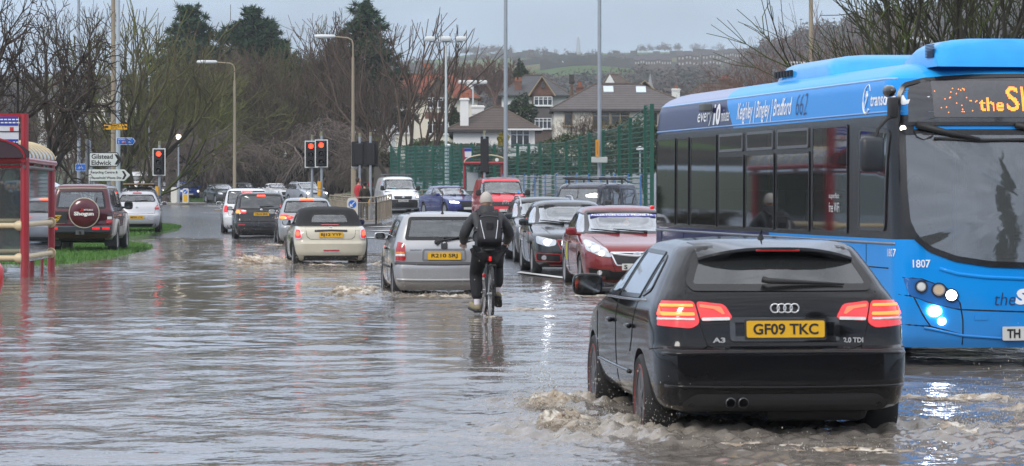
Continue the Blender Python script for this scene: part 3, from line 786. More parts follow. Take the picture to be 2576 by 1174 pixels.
far_row(1704,1760,165,1400,3,'terraced_house','brick terraced house in the short far hillside row left of the round bare trees')
far_row(1766,1816,163,1400,3,'terraced_house','brick terraced house in the far hillside row below the round bare trees')
far_row(1822,1872,158,1430,4,'terraced_house','brick terraced house in the highest far hillside row, nearest the wooded hill')
h=House('church','far church tower with a pale pointed spire on the wooded slope',at(1636,232,900),cat='church')
h.wall(-.8,.8,0,1.6,-8,1.0,STONE,'tower');mb=MB();mb.lathe([(1.2,.95),(.6,3),(.05,6)],8,c=(0,.8,0));mb.build('spire',pmat('spire_grey',(.26,.26,.27),.8),h.r)
h=House('domed_tower','small pale domed tower on the far green hillside',at(1414,172,1600),cat='tower');mb=MB();mb.lathe([(1.6,-6),(1.6,1),(2,1.2),(1.8,2.2),(.9,3.4),(.1,4.2)],12);mb.build('dome',pmat('dome_pale',(.5,.52,.55),.7),h.r)
# lattice pylon on the skyline
t=thing('pylon','faint grey lattice electricity pylon on the hill skyline','pylon',at(1455,139,2350));mb=MB();Hp=15.5*1.0;s=FOC/2350
Hp=46/s
for sx,sy in((1,1),(1,-1),(-1,1),(-1,-1)):mb.tube([(sx*2.6,sy*2.6,-4),(sx*.9,sy*.9,Hp*.6),(0,0,Hp)],.28,4)
for k in range(9):
    z0,z1=Hp*k/9,Hp*(k+1)/9;w0,w1=2.6*(1-k/9.5),2.6*(1-(k+1)/9.5)
    for sy in(-1,1):mb.tube([(-w0,sy*w0,z0),(w1,sy*w1,z1)],.16,4);mb.tube([(w0,sy*w0,z0),(-w1,sy*w1,z1)],.16,4)
for z,w in((Hp*.62,3.6),(Hp*.75,3.2),(Hp*.88,2.4)):mb.tube([(-w,0,z),(w,0,z)],.2,4)
mb.build('lattice',pmat('pylon_grey',(.35,.36,.38),.6),t)
t=thing('telegraph_pole','wooden telegraph pole with bracket at its top between brick gable and hipped roof','pole',at(1438,300,270));s=FOC/270
mb=MB();mb.tube([(0,0,-2),(0,0,103/s)],[.17,.13],8);mb.build('pole',pmat('pole_wood',(.13,.075,.045),.85,var=.3),t);mb=MB();mb.bbox((0,0,100/s),(.5,.3,.9),.05);mb.bbox((.1,-.05,94/s),(.4,.3,.3),.05);mb.build('junction_box',pmat('box_dark',(.05,.045,.04),.8),t)
# low field-stone wall behind the weeping trees
P=[at(210,476,285),at(360,478,275),at(500,484,248),at(640,490,226),at(900,497,214),at(985,498,190)]
mb=MB()
for a,b in zip(P[:-1],P[1:]):
    n=max(1,int((b-a).length/3))
    for i in range(n):
        u,v=a.lerp(b,i/n),a.lerp(b,(i+1)/n);c=(u+v)/2;zg=gz(c.x,c.y);mb.box((c.x,c.y,zg+.55),((v-u).length+.02,.45,1.5+.05*(i%2)),math.atan2((v-u).y,(v-u).x))
t=thing('stone_wall','dark rubble stone wall running behind the weeping trees','wall',(0,0,0));mb.build('masonry',pmat('rubble',(.075,.062,.048),.9,var=.55,scale=3.5,bump=.6,detail=7),t)
# ------------------------------------------------------------------ vehicle bodies: plan-view slices lofted over height
def loop_pts(xr,xf,w,ar,br,af,bf,bowr,bowf,e,L,taper):
    k=min(1.0,(xf-xr)/max(.01,(ar+af+bowr+bowf)*1.15))
    ar,af,bowr,bowf=ar*k,af*k,bowr*k,bowf*k
    br,bf=min(br,w*.95),min(bf,w*.95)
    P=[]
    def endc(x0,sgn,a,b,bow):
        Q=[]
        for i in range(7):
            y=(w-b)*i/6;Q.append((x0+sgn*bow*(y/w)**2,y))
        bw=bow*((w-b)/w)**2
        for i in range(1,9):
            t=math.pi/2*i/8
            Q.append((x0+sgn*(bw+a*(1-math.cos(t)**(2/e))),w-b+b*math.sin(t)**(2/e)))
        return Q
    R=endc(xr,1,ar,br,bowr);Fp=endc(xf,-1,af,bf,bowf)
    x0,x1=R[-1][0],Fp[-1][0]
    mid=[(x0+(x1-x0)*i/22,w)for i in range(1,22)]
    P=R+mid+Fp[::-1]
    xm,hl=L/2,L/2
    return[(x,y*(1-taper*((x-xm)/hl)**2))for x,y in P]

def car_body_bm(S):
    """S: dict with L and control lists rear/front/width (z, value), corner sizes"""
    zs=sorted({z for k in('rear','front','width')for z,_ in S[k]})
    Z=[]
    for a,b in zip(zs[:-1],zs[1:]):
        n=max(1,int(math.ceil((b-a)/.045)))
        Z+=[a+(b-a)*i/n for i in range(n)]
    Z.append(zs[-1]);Z=np.array(Z)
    def prof(k):
        a=S[k];return pchip([p[0]for p in a],[p[1]for p in a],Z)
    XR,XF,W=prof('rear'),prof('front'),prof('width')
    c=S.get('corner',{})
    def cp(key,d):
        v=c.get(key,d)
        return np.interp(Z,[p[0]for p in v],[p[1]for p in v])if isinstance(v,list)else np.full(len(Z),v)
    AR,BR,AF,BF=cp('ar',.28),cp('br',.30),cp('af',.45),cp('bf',.45)
    BWR,BWF=cp('bowr',.07),cp('bowf',.14)
    bm=bmesh.new()
    rings=[]
    for i,z in enumerate(Z):
        hp=loop_pts(XR[i],XF[i],W[i],AR[i],BR[i],AF[i],BF[i],BWR[i],BWF[i],c.get('e',2.3),S['L'],c.get('taper',.05))
        crown=S.get('crown',0)
        Lft=[bm.verts.new((x,y,z))for x,y in hp]
        Rgt=[Lft[0]]+[bm.verts.new((x,-y,z))for x,y in hp[1:-1]]+[Lft[-1]]
        rings.append((Lft,Rgt))
    n=len(rings[0][0])
    for(L0,R0),(L1,R1)in zip(rings[:-1],rings[1:]):
        for k in range(n-1):
            bm.faces.new((L0[k+1],L0[k],L1[k],L1[k+1]))
            bm.faces.new((R0[k],R0[k+1],R1[k+1],R1[k]))
    for(Lx,Rx),flip in((rings[0],True),(rings[-1],False)):
        for k in range(n-1):
            q=[Lx[k],Lx[k+1],Rx[k+1],Rx[k]]
            q=[v for i,v in enumerate(q)if v not in q[:i]]
            if len(q)>2:bm.faces.new(q)
    bmesh.ops.recalc_face_normals(bm,faces=bm.faces)
    return bm

def cut_arches(bm,S):
    """boolean the wheel wells out of the body"""
    r=S['wr']+S.get('gap',.05);W2=S['W']/2
    me=bpy.data.meshes.new('tmp');bm.to_mesh(me)
    o=bpy.data.objects.new('tmp',me);COL.objects.link(o)
    mb=MB()
    for xw in S['axles']:
        for s in(-1,1):
            n=28;y0,y1=s*(W2-.30),s*(W2+.3)
            V=[(xw+r*math.cos(2*math.pi*i/n),y,S['wr']+S.get('lift',0)+r*math.sin(2*math.pi*i/n))for y in(y0,y1)for i in range(n)]
            F=[(i,(i+1)%n,n+(i+1)%n,n+i)for i in range(n)]+[tuple(range(n)),tuple(range(n,2*n))]
            mb.add(V,F)
    c=mb.build('tmpc',[],None)
    md=o.modifiers.new('b','BOOLEAN');md.object=c;md.operation='DIFFERENCE';md.solver='EXACT'
    dg=bpy.context.evaluated_depsgraph_get()
    m2=bpy.data.meshes.new_from_object(o.evaluated_get(dg))
    bm.clear();bm.from_mesh(m2)
    for x in(o,c):
        d=x.data;bpy.data.objects.remove(x);bpy.data.meshes.remove(d)
    bpy.data.meshes.remove(m2)
    for f in bm.faces:
        p=f.calc_center_median()
        for xw in S['axles']:
            d=math.hypot(p.x-xw,p.z-S['wr']-S.get('lift',0))
            if d<r+.004 and abs(p.y)>W2-.31 and abs(f.normal.z*(p.z-S['wr'])+f.normal.x*(p.x-xw))+abs(abs(p.y)-(W2-.3))*0<10 and(d>r-.03 and f.normal.dot(Vector((p.x-xw,0,p.z-S['wr']-S.get('lift',0))))<0 or abs(abs(p.y)-(W2-.30))<.004):
                f.material_index=1

DIRS={'rear':(Vector((1,0,0)),lambda u,v:Vector((-10,u,v))),'front':(Vector((-1,0,0)),lambda u,v:Vector((25,u,v))),
        'left':(Vector((0,-1,0)),lambda u,v:Vector((u,10,v))),'right':(Vector((0,1,0)),lambda u,v:Vector((u,-10,v))),
        'top':(Vector((0,0,-1)),lambda u,v:Vector((u,v,10)))}

CARS=[]
class Car:
    def __init__(s,name,label,cat,S,loc,rz,group=None,paint=None,under=None):
        s.S=S
        s.root=thing(name,label,cat,loc,rz,group)
        s.paint=paint;CARS.append((label,s))
        s.bm=car_body_bm(S)
        s.bvh=BVHTree.FromBMesh(s.bm)
        s.under=under or pmat('black_plastic',(.018,.018,.019),.6)
        s.holes=[]
        if S.get('axles'):cut_arches(s.bm,S)
    def hit(s,side,u,v):
        d,o=DIRS[side]
        if side in('rear','front'):
            w=float(np.interp(v,[p[0]for p in s.S['width']],[p[1]for p in s.S['width']]))*(1-s.S['corner'].get('taper',.05))-.015
            u=max(-w,min(w,u))
        p,n,i,_=s.bvh.ray_cast(o(u,v),d)
        if p is None:
            p,n,i,_=s.bvh.find_nearest(o(u,v)+d*(10 if side!='front' else 25-s.S['L']))
        return p,n
    def patch(s,name,side,poly,mat,off=.006,thick=.012,parent=None,rings=5,rnd=0,hole=None,dens=.06):
        """a skin of the outline poly laid on the body, standing proud by off"""
        if rnd:poly=rounded(poly,rnd)
        P=densify(poly,dens)
        c=Vector((sum(p[0]for p in P)/len(P),sum(p[1]for p in P)/len(P)))
        ks=[i/rings for i in range(1,rings+1)]
        mb=MB();n=len(P);V=[]
        d=DIRS[side][0]
        def pt(u,v,o):
            p,nn=s.hit(side,u,v)
            if nn.dot(d)>0:nn=-nn
            return p+(nn*.6-d*.4).normalized()*o
        V.append(pt(c.x,c.y,off))
        for k in ks:
            for p in P:
                q=c.lerp(Vector(p),k);V.append(pt(q.x,q.y,off))
        for p in P:V.append(pt(p[0],p[1],off-thick))
        F=[(0,1+i,1+(i+1)%n)for i in range(n)]
        for r in range(len(ks)):
            for i in range(n):
                a,b=1+r*n+i,1+r*n+(i+1)%n
                F.append((a,a+n,b+n,b))
        mb.add(V,F)
        # face outwards
        o=mb.build(name,mat,parent or s.root,smooth=40,fix=False)
        me=o.data
        nn=sum((p.normal*p.area for p in me.polygons if p.index<n),Vector())
        if nn.dot(d)>0:me.flip_normals()
        if hole:s.holes.append((side,inset(poly,hole)))
        return o
    def ring(s,name,side,poly,d,mat,off=.008,parent=None,dens=.05):
        """a band of width d inside the outline poly"""
        P=densify(poly,dens);Q=inset(P,d)
        n=len(P);dd=DIRS[side][0]
        def pt(u,v,o):
            p,nn=s.hit(side,u,v)
            if nn.dot(dd)>0:nn=-nn
            return p+(nn*.6-dd*.4).normalized()*o
        V=[pt(*p,-.004)for p in P]+[pt(*p,off)for p in P]+[pt(*p,off)for p in Q]+[pt(*p,-.004)for p in Q]
        F=[(r*n+i,r*n+(i+1)%n,(r+1)*n+(i+1)%n,(r+1)*n+i)for r in range(3)for i in range(n)]
        mb=MB();mb.add(V,F)
        return mb.build(name,mat,parent or s.root,smooth=40)
    def strip(s,name,side,pts,w,mat,off=.006,parent=None,mb=None):
        """a raised line (seam, trim) following the points"""
        pts=[Vector(p)for p in pts];out=mb or MB()
        L=[]
        for a,b in zip(pts[:-1],pts[1:]):
            n=max(1,int((b-a).length/.06));L+=[a.lerp(b,i/n)for i in range(n)]
        L.append(pts[-1])
        P=[]
        for q in L:
            p,n=s.hit(side,q.x,q.y);P.append(p+(n if n.dot(DIRS[side][0])<0 else-n)*(off-w*.35))
        out.tube(P,w/2,5)
        if mb is None:return out.build(name,mat,parent or s.root,smooth=True)
    def window(s,side,poly,name='side_window',glass=None,border=.035,rnd=.05,frame_mat=None,off=.004,keep=False):
        poly=rounded(poly,rnd)
        g=s.patch(name,side,inset(poly,border*.6),glass,off=off,thick=.0,rings=3,dens=.08)
        if border>0:s.ring('window_seal',side,poly,border,frame_mat or pmat('window_seal',(.012,.012,.013),.25),off=off+.003,parent=g)
        if not keep:s.holes.append((side,inset(poly,border*.5)))
        return g
    def finish(s,smooth=32,deck=None,seats=True,inner=None):
        S=s.S;bm=s.bm
        for side,poly in s.holes:
            d=DIRS[side][0]
            ax={'rear':(1,2),'front':(1,2),'left':(0,2),'right':(0,2),'top':(0,1)}[side]
            # thin the outline
            Q=[]
            for p in poly:
                if not Q or(Vector(p)-Vector(Q[-1])).length>.03:Q.append(p)
            lo=[min(p[k]for p in Q)for k in(0,1)];hi=[max(p[k]for p in Q)for k in(0,1)]
            def inbox(f,m=.02):
                if f.normal.dot(d)>-.02:return False
                us=[v.co[ax[0]]for v in f.verts];vs=[v.co[ax[1]]for v in f.verts]
                return max(us)>lo[0]-m and min(us)<hi[0]+m and max(vs)>lo[1]-m and min(vs)<hi[1]+m
            for i in range(len(Q)):
                a,b=Vector(Q[i]),Vector(Q[(i+1)%len(Q)])
                if(b-a).length<1e-5:continue
                nrm2=Vector((-(b-a).y,(b-a).x)).normalized()
                co=Vector((0,0,0));co[ax[0]]=a.x;co[ax[1]]=a.y
                no=Vector((0,0,0));no[ax[0]]=nrm2.x;no[ax[1]]=nrm2.y
                fs=[f for f in bm.faces if inbox(f)]
                el={e for f in fs for e in f.edges};vl={v for f in fs for v in f.verts}
                bmesh.ops.bisect_plane(bm,geom=list(vl)+list(el)+fs,plane_co=co,plane_no=no,dist=1e-4)
            def inside(u,v):
                c=False;j=len(Q)-1
                for i in range(len(Q)):
                    if(Q[i][1]>v)!=(Q[j][1]>v)and u<(Q[j][0]-Q[i][0])*(v-Q[i][1])/(Q[j][1]-Q[i][1])+Q[i][0]:c=not c
                    j=i
                return c
            kill=[]
            for f in bm.faces:
                if inbox(f):
                    c=f.calc_center_median()
                    if inside(c[ax[0]],c[ax[1]]):kill.append(f)
            bmesh.ops.delete(bm,geom=kill,context='FACES')
        me=bpy.data.meshes.new('body');bm.to_mesh(me);bm.free()
        me.materials.append(s.paint);me.materials.append(s.under)
        shade(me,smooth)
        o=bpy.data.objects.new('body',me);link(o,s.root)
        s.body=o
        return o

def two_sided(m,inner=(.03,.03,.032)):
    """paint outside, dark trim on the inside of the shell"""
    N,L=m.node_tree.nodes,m.node_tree.links
    out=[n for n in N if n.type=='OUTPUT_MATERIAL'][0];p=N['Principled BSDF']
    d=N.new('ShaderNodeBsdfDiffuse');d.inputs[0].default_value=(*inner,1)
    g=N.new('ShaderNodeNewGeometry');mx=N.new('ShaderNodeMixShader')
    L.new(g.outputs['Backfacing'],mx.inputs[0]);L.new(p.outputs[0],mx.inputs[1]);L.new(d.outputs[0],mx.inputs[2]);L.new(mx.outputs[0],out.inputs[0])
    return m
def paint(name,col=(.5,.5,.5),metal=.0,rough=.28,coat=1.0,dirt=.35,var=.06):
    if name in _mats:return _mats[name]
    return two_sided(pmat(name,col,rough,metal,var=var,scale=2,coat=coat,dirt=dirt,spec=.15))

# ---- wheels
_wheel={}
def wheel_meshes(r,wd,spokes,tyre_mat,rim_mat,rimr=.68,ringmat=None):
    k=(r,wd,spokes,rim_mat.name,rimr)
    if k in _wheel:return _wheel[k]
    h=wd/2;ri=r*rimr
    t=MB()
    t.lathe([(ri,-h*.9),(r*.9,-h),(r*.97,-h*.85),(r,-h*.5),(r,h*.5),(r*.97,h*.85),(r*.9,h),(ri,h*.9),(ri-.01,h*.5),(ri-.01,-h*.5)],36,'y')
    tm=t.mesh('wheel',tyre_mat,40,True)
    m=MB()
    m.lathe([(ri*.98,h*.82),(ri*.99,h*.9),(ri*.90,h*.86),(ri*.88,h*.4)],36,'y')
    m.lathe([(ri*.9,h*.1),(ri*.2,h*.12),(0.001,h*.12)],24,'y',mi=1)
    m.lathe([(ri*.22,h*.5),(ri*.2,h*.88),(.002,h*.9)],16,'y')
    for i in range(spokes):
        a=2*math.pi*i/spokes
        c,s_=math.cos(a),math.sin(a)
        w0,w1=ri*.15,ri*.11
        for(r0,r1,y0,y1)in((ri*.12,ri*.92,h*.88,h*.80),):
            V=[]
            for(rr,ww,yy)in((r0,w0,y0),(r1,w1,y1)):
                for dw,dy in((-1,0),(1,0),(1,-.05),(-1,-.05)):
                    V.append((rr*c-dw*ww*s_,yy+dy,rr*s_+dw*ww*c))
            m.add(V,[(0,1,5,4),(1,2,6,5),(2,3,7,6),(3,0,4,7),(0,3,2,1),(4,5,6,7)])
    rm=m.mesh('rim',[rim_mat,pmat('brake_dark',(.02,.02,.02),.7)],40,True)
    _wheel[k]=(tm,rm)
    return _wheel[k]
def add_wheels(car,rim_mat,spokes=5,wd=.2,inset_=.015,rimr=.68,ringmat=None):
    S=car.S;r=S['wr']
    tm,rm=wheel_meshes(r,wd,spokes,pmat('tyre_rubber',(.02,.02,.021),.75,var=.3,scale=30),rim_mat,rimr)
    for xw in S['axles']:
        for s in(1,-1):
            w=link(bpy.data.objects.new('wheel',tm),car.root)
            w.location=(xw,s*(S['W']/2-wd/2-inset_),r+S.get('lift',0))
            if s<0:w.rotation_euler=(0,0,math.pi)
            rim=link(bpy.data.objects.new('rim',rm),w)
            rim.rotation_euler=(0,random.random()*6.28,0)
            if ringmat:
                mb=MB();ri=r*rimr
                P=[(ri*1.005*math.cos(2*math.pi*i/36),wd*.455,ri*1.005*math.sin(2*math.pi*i/36))for i in range(37)]
                mb.tube(P,.0045,5,cap=False);mb.build('rim_stripe',ringmat,w)

def plate(car,text,side,u,v,yellow=True,w=.52,h=.111,name='number_plate',two=None,tilt=0,shift=0,tw=None):
    p,n=car.hit(side,u,v)
    d=DIRS[side][0]
    o=p-d*.02
    xd=Vector((0,-1,0))if side=='rear' else Vector((0,1,0))
    yd=(Vector((0,0,1))+d*tilt).normalized()
    M=frame(o,xd,yd)
    mb=MB()
    P=rounded([(-w/2,-h/2),(w/2,-h/2),(w/2,h/2),(-w/2,h/2)],.012,2)
    mb.prism(P,-.016,0)
    mb.v=[M@Vector(x)for x in mb.v]
    pl=mb.build(name,pmat('plate_yellow',(.72,.40,.015),.4,var=.05)if yellow else pmat('plate_white',(.62,.62,.58),.4,var=.05),car.root)
    ink=pmat('plate_ink',(.012,.012,.014),.5)
    M2=M@Matrix.Translation((shift,0,.003))
    if two:
        lettering('registration',two[0],w*.8,h*.34,ink,pl,M2@Matrix.Translation((0,h*.22,0)),.02)
        lettering('registration',two[1],w*.62,h*.34,ink,pl,M2@Matrix.Translation((0,-h*.22,0)),.02)
    elif text:
        lettering('registration',text,tw or w*.86,h*.66,ink,pl,M2,.022)
    return pl

def mirror(car,side,x,z,mat,size=(.11,.23,.15),out=.04):
    """door mirror: housing, stalk, glass facing the rear"""
    s=1 if side=='left' else-1
    p,n=car.hit(side,x,z)
    c=Vector((x+.02,p.y+s*(out+size[1]/2),z+.05))
    bm=bmesh.new();bmesh.ops.create_uvsphere(bm,u_segments=16,v_segments=10,radius=1)
    for v in bm.verts:
        q=v.co
        f=lambda t:math.copysign(abs(t)**.6,t)
        v.co=Vector((size[0]/2*f(q.x)*(1.0 if q.x>0 else .55),size[1]/2*f(q.y),size[2]/2*f(q.z)))+c
    bm.verts.index_update()
    mb=MB();mb.add([v.co.copy()for v in bm.verts],[[v.index for v in f.verts]for f in bm.faces]);bm.free()
    mb.tube([(x+.03,p.y-s*.02,z),(x+.03,c.y,c.z-size[2]*.3)],[.03,.025],8)
    m=mb.build('door_mirror',mat,car.root,smooth=40)
    g=MB()
    P=rounded([(-size[1]*.42,-size[2]*.40),(size[1]*.42,-size[2]*.40),(size[1]*.42,size[2]*.40),(-size[1]*.42,size[2]*.40)],.05)
    g.prism([(c.y+a,c.z+b)for a,b in P],c.x-size[0]*.275-.008,c.x-size[0]*.2,plane='yz')
    g.build('mirror_glass',pmat('mirror_glass',(.6,.63,.65),.06,1.0,var=.02),m)
    return m

def seats(car,x,zd,ys=(.36,-.36),h=.5,mat=None,w=.42,tilt=.12):
    mat=mat or pmat('seat_cloth',(.022,.022,.024),.9,var=.3)
    for y in ys:
        mb=MB()
        mb.bbox((x,y,zd+h*.30),(.14,w,h*.75),.05)
        s=mb.build('seat',mat,car.root,smooth=50)
        hb=MB();hb.bbox((x-.02,y,zd+h*.84),(.10,.25,.19),.045)
        hb.tube([(x-.01,y-.05,zd+h*.6),(x-.01,y-.05,zd+h*.8)],.008,5);hb.tube([(x-.01,y+.05,zd+h*.6),(x-.01,y+.05,zd+h*.8)],.008,5)
        hb.build('headrest',mat,s,smooth=50)
def deck(car,x0,x1,w,z,mat=None):
    mb=MB();mb.bbox(((x0+x1)/2,0,z-.03),(x1-x0,2*w,.06),.02)
    return mb.build('cabin_trim',mat or pmat('cabin_trim',(.025,.025,.027),.8),car.root)
def wiper(car,side,a,b,w=.022,mat=None):
    pts=[a,((a[0]+b[0])/2,(a[1]+b[1])/2),b]
    mb=MB();P=[]
    for i in range(7):
        u=a[0]+(b[0]-a[0])*i/6;v=a[1]+(b[1]-a[1])*i/6
        p,n=car.hit(side,u,v)
        if n.dot(DIRS[side][0])>0:n=-n
        P.append(p+n*.028)
    mb.tube(P,[w*.9]+[w*.55]*5+[w*.4],6); 
    p,n=car.hit(side,*a)
    if n.dot(DIRS[side][0])>0:n=-n
    mb.tube([p,p+n*.04],w*1.3,8)
    return mb.build('wiper',mat or pmat('black_plastic',(.018,.018,.019),.6),car.root,smooth=True)
def antenna(car,x,h=.25,lean=.12):
    p,n=car.hit('top',x,0)
    mb=MB();mb.tube([p-Vector((0,0,.01)),p+Vector((-.01,0,.03))],[.03,.014],8);mb.tube([p+Vector((0,0,.02)),p+Vector((-lean,0,h))],[.007,.004],6)
    return mb.build('antenna',pmat('black_plastic'),car.root)
def roof_rails(car,x0,x1,y,mat):
    for s in(1,-1):
        P=[]
        for i in range(9):
            x=x0+(x1-x0)*i/8;p,n=car.hit('top',x,s*y);P.append(p+Vector((0,0,.005 if i in(0,8)else .055)))
        mb=MB();mb.tube(P,.018,8);mb.build('roof_rail',mat,car.root,smooth=True)
def disc_poly(u,v,r,n=18,ry=None):
    return[(u+r*math.cos(2*math.pi*i/n),v+(ry or r)*math.sin(2*math.pi*i/n))for i in range(n)]
def flip(poly):return[(-p[0],p[1])for p in poly][::-1]
def side_windows(car,x0b,x0t,x1t,x1b,zb,zt,splits,glass,gap=.06,zb1=None,border=.02,rnd=.05,mat=None,sides=('left','right')):
    """x0 rear, x1 front; b bottom, t top; splits = pillar positions; a belt rising to the rear by zb1"""
    zb1=zb if zb1 is None else zb1
    xs=[None]+list(splits)+[None]
    for side in sides:
        for i in range(len(splits)+1):
            a,b=xs[i],xs[i+1]
            lean=.06
            def belt(x):return zb1+(zb-zb1)*(x-x0b)/(x1b-x0b)
            L=[(x0b,belt(x0b)),(x0t,zt-.02)]if a is None else[(a+gap/2,belt(a)),(a+gap/2-lean,zt)]
            R=[(x1t,zt-.03),(x1b,belt(x1b))]if b is None else[(b-gap/2-lean,zt),(b-gap/2,belt(b))]
            car.window(side,L+R,'side_window',glass,border,rnd,mat)
def handles(car,xs,z,mat,sides=('left','right')):
    for side in sides:
        s=1 if side=='left' else-1
        for x in xs:
            p,n=car.hit(side,x,z);mb=MB();mb.bbox((x,p.y+s*.018,z),(.19,.035,.035),.012);mb.build('door_handle',mat,car.root,smooth=50)
def seams(car,side,lines,name='panel_gap',w=.012):
    mb=MB()
    for l in lines:car.strip('',side,l,w,None,off=.003,mb=mb)
    return mb.build(name,pmat('panel_gap',(.006,.006,.007),.8),car.root,smooth=True)
def head_away(theta):return math.radians(90+theta)          # theta degrees to the left of straight ahead
def head_to(theta):return math.radians(270+theta)
# ------------------------------------------------------------------ the vehicles
def spec(L,W,H,belt,hood,cowl,wst,rgb,rgt,wr,axles,boot=None,tum=.375,nose=0,rbump=0,bump_top=.62,**c):
    R=[(.17,.14),(.25,.05),(.42,0),(bump_top,.012+rbump),(bump_top+.05,.06+rbump)]
    if boot:R+=[(belt-.10,.10),(belt-.02,.17),(belt+.03,boot)]
    else:R+=[(belt-.05,.07+rbump+(rgb-.07)*.55),(belt+.03,rgb)]
    R+=[(H-.11,rgt),(H-.06,rgt+.05),(H-.02,rgt+.26),(H,rgt+.62)]
    F=[(.17,L-.16),(.26,L-.05),(.45,L),(.58,L-.02),(hood-.07,L-.07-nose),(hood,L-.17-nose),
         (hood+.45*(belt-hood),L-.17-(cowl-.17)*.45),(belt,L-cowl),(H-.09,L-wst),(H-.045,L-wst-.10),(H-.015,L-wst-.32),(H,L-wst-.6)]
    Wd=[(.17,.43*W),(.26,.475*W),(.45,.495*W),(.62,.5*W),(belt-.13,.495*W),(belt,.475*W),(H-.12,tum*W),(H-.06,(tum-.03)*W),(H-.02,(tum-.10)*W),(H,.10*W)]
    R=sorted(R);F=sorted(F)
    return dict(L=L,W=W,H=H,rear=R,front=F,width=Wd,wr=wr,axles=axles,corner=c,belt=belt)
def away(X,Y,th,sink=0.0,z=None):return dict(loc=(X,Y,(gz(X,Y)if z is None else z)-sink),rz=head_away(th))
def toward(X,Y,L,th,sink=0.0,z=None):
    t=math.radians(th);return dict(loc=(X-L*math.sin(t),Y+L*math.cos(t),(gz(X,Y)if z is None else z)-sink),rz=head_to(th))

GL=glass_mat('glass_clear',(.86,.93,.94),1.6,.92)
GLD=glass_mat('glass_smoked',(.10,.11,.12),1.0,.85)
WSC=glass_mat('glass_windscreen',(.82,.89,.90),1.6,.78)
ALLOY=pmat('alloy',(.42,.43,.44),.32,.8,var=.15)
CHROME=pmat('chrome',(.72,.73,.75),.18,.55,var=.03)
BLK=pmat('black_plastic',(.018,.018,.019),.6)
pmat('grille_black',(.008,.008,.009),.4)
GLOSSBLK=pmat('gloss_black',(.008,.008,.009),.12,coat=1)
LENS=pmat('tail_lens',(.42,.012,.016),.15,coat=1,var=.25,scale=14)
LENS_LIT=pmat('tail_lens_lit',(.55,.015,.02),.15,coat=1,emit=.25,ecol=(1,.02,.02),var=.25,scale=14)
BRAKE=pmat('brake_lamp',(.8,.05,.02),.2,emit=2.2,ecol=(1,.06,.03))
BRAKE_HOT=pmat('brake_lamp_core',(1,.3,.05),.2,emit=1.9,ecol=(1,.085,.02))
AMBER=pmat('amber_lens',(.75,.22,.03),.15,coat=1)
CLEARL=pmat('clear_lens',(.72,.72,.70),.12,coat=1,var=.3,scale=20)
HEADL=pmat('headlamp',(.55,.57,.60),.06,.6,coat=1,var=.45,scale=16)
LAMP_ON=pmat('lamp_on',(1,1,1),.2,emit=6,ecol=(.93,.95,1.0))
LAMP_DIM=pmat('lamp_dim',(1,1,1),.2,emit=2.2,ecol=(1.0,.90,.78))
WHITE_INK=pmat('white_lettering',(.85,.86,.88),.4)
SILVER_INK=pmat('silver_badge',(.55,.56,.57),.35,.2)

def tails(car,poly,mat,name='tail_light',extra=None):
    out=[]
    for P in(poly,flip(poly)):
        out.append(car.patch(name,'rear',P,mat,off=.008,rnd=.035))
    return out
def vwbadge(car,side,u,v,r,parent=None):
    mb=MB();d=DIRS[side][0];p,n=car.hit(side,u,v)
    xd=Vector((0,-1,0))if side=='rear' else Vector((0,1,0))
    M=frame(p-d*.012,xd,(0,0,1))
    mb.tube([M@Vector((r*math.cos(a),r*math.sin(a),0))for a in[2*math.pi*i/28 for i in range(29)]],r*.09,6,cap=False)
    for pts in([(-.5,.78),(0,-.05),(.5,.78)],[(-.85,.35),(-.45,-.82),(0,.0),(.45,-.82),(.85,.35)]):
        mb.tube([M@Vector((x*r,y*r,0))for x,y in pts],r*.085,6)
    return mb.build('badge',CHROME,car.root)
def round_badge(car,side,u,v,r,mat=None):
    d=DIRS[side][0];p,n=car.hit(side,u,v)
    M=frame(p-d*.008,Vector((0,-1,0))if side=='rear' else Vector((0,1,0)),(0,0,1))
    mb=MB();mb.lathe([(r,-.01),(r,.004),(r*.85,.008),(.002,.006)],24)
    mb.v=[M@Vector(x)for x in mb.v]
    mb.tube([M@Vector((-r*.6,r*.35,.008)),M@Vector((0,0,.01)),M@Vector((r*.6,-r*.35,.008))],r*.09,5)
    return mb.build('badge',mat or CHROME,car.root,smooth=40)

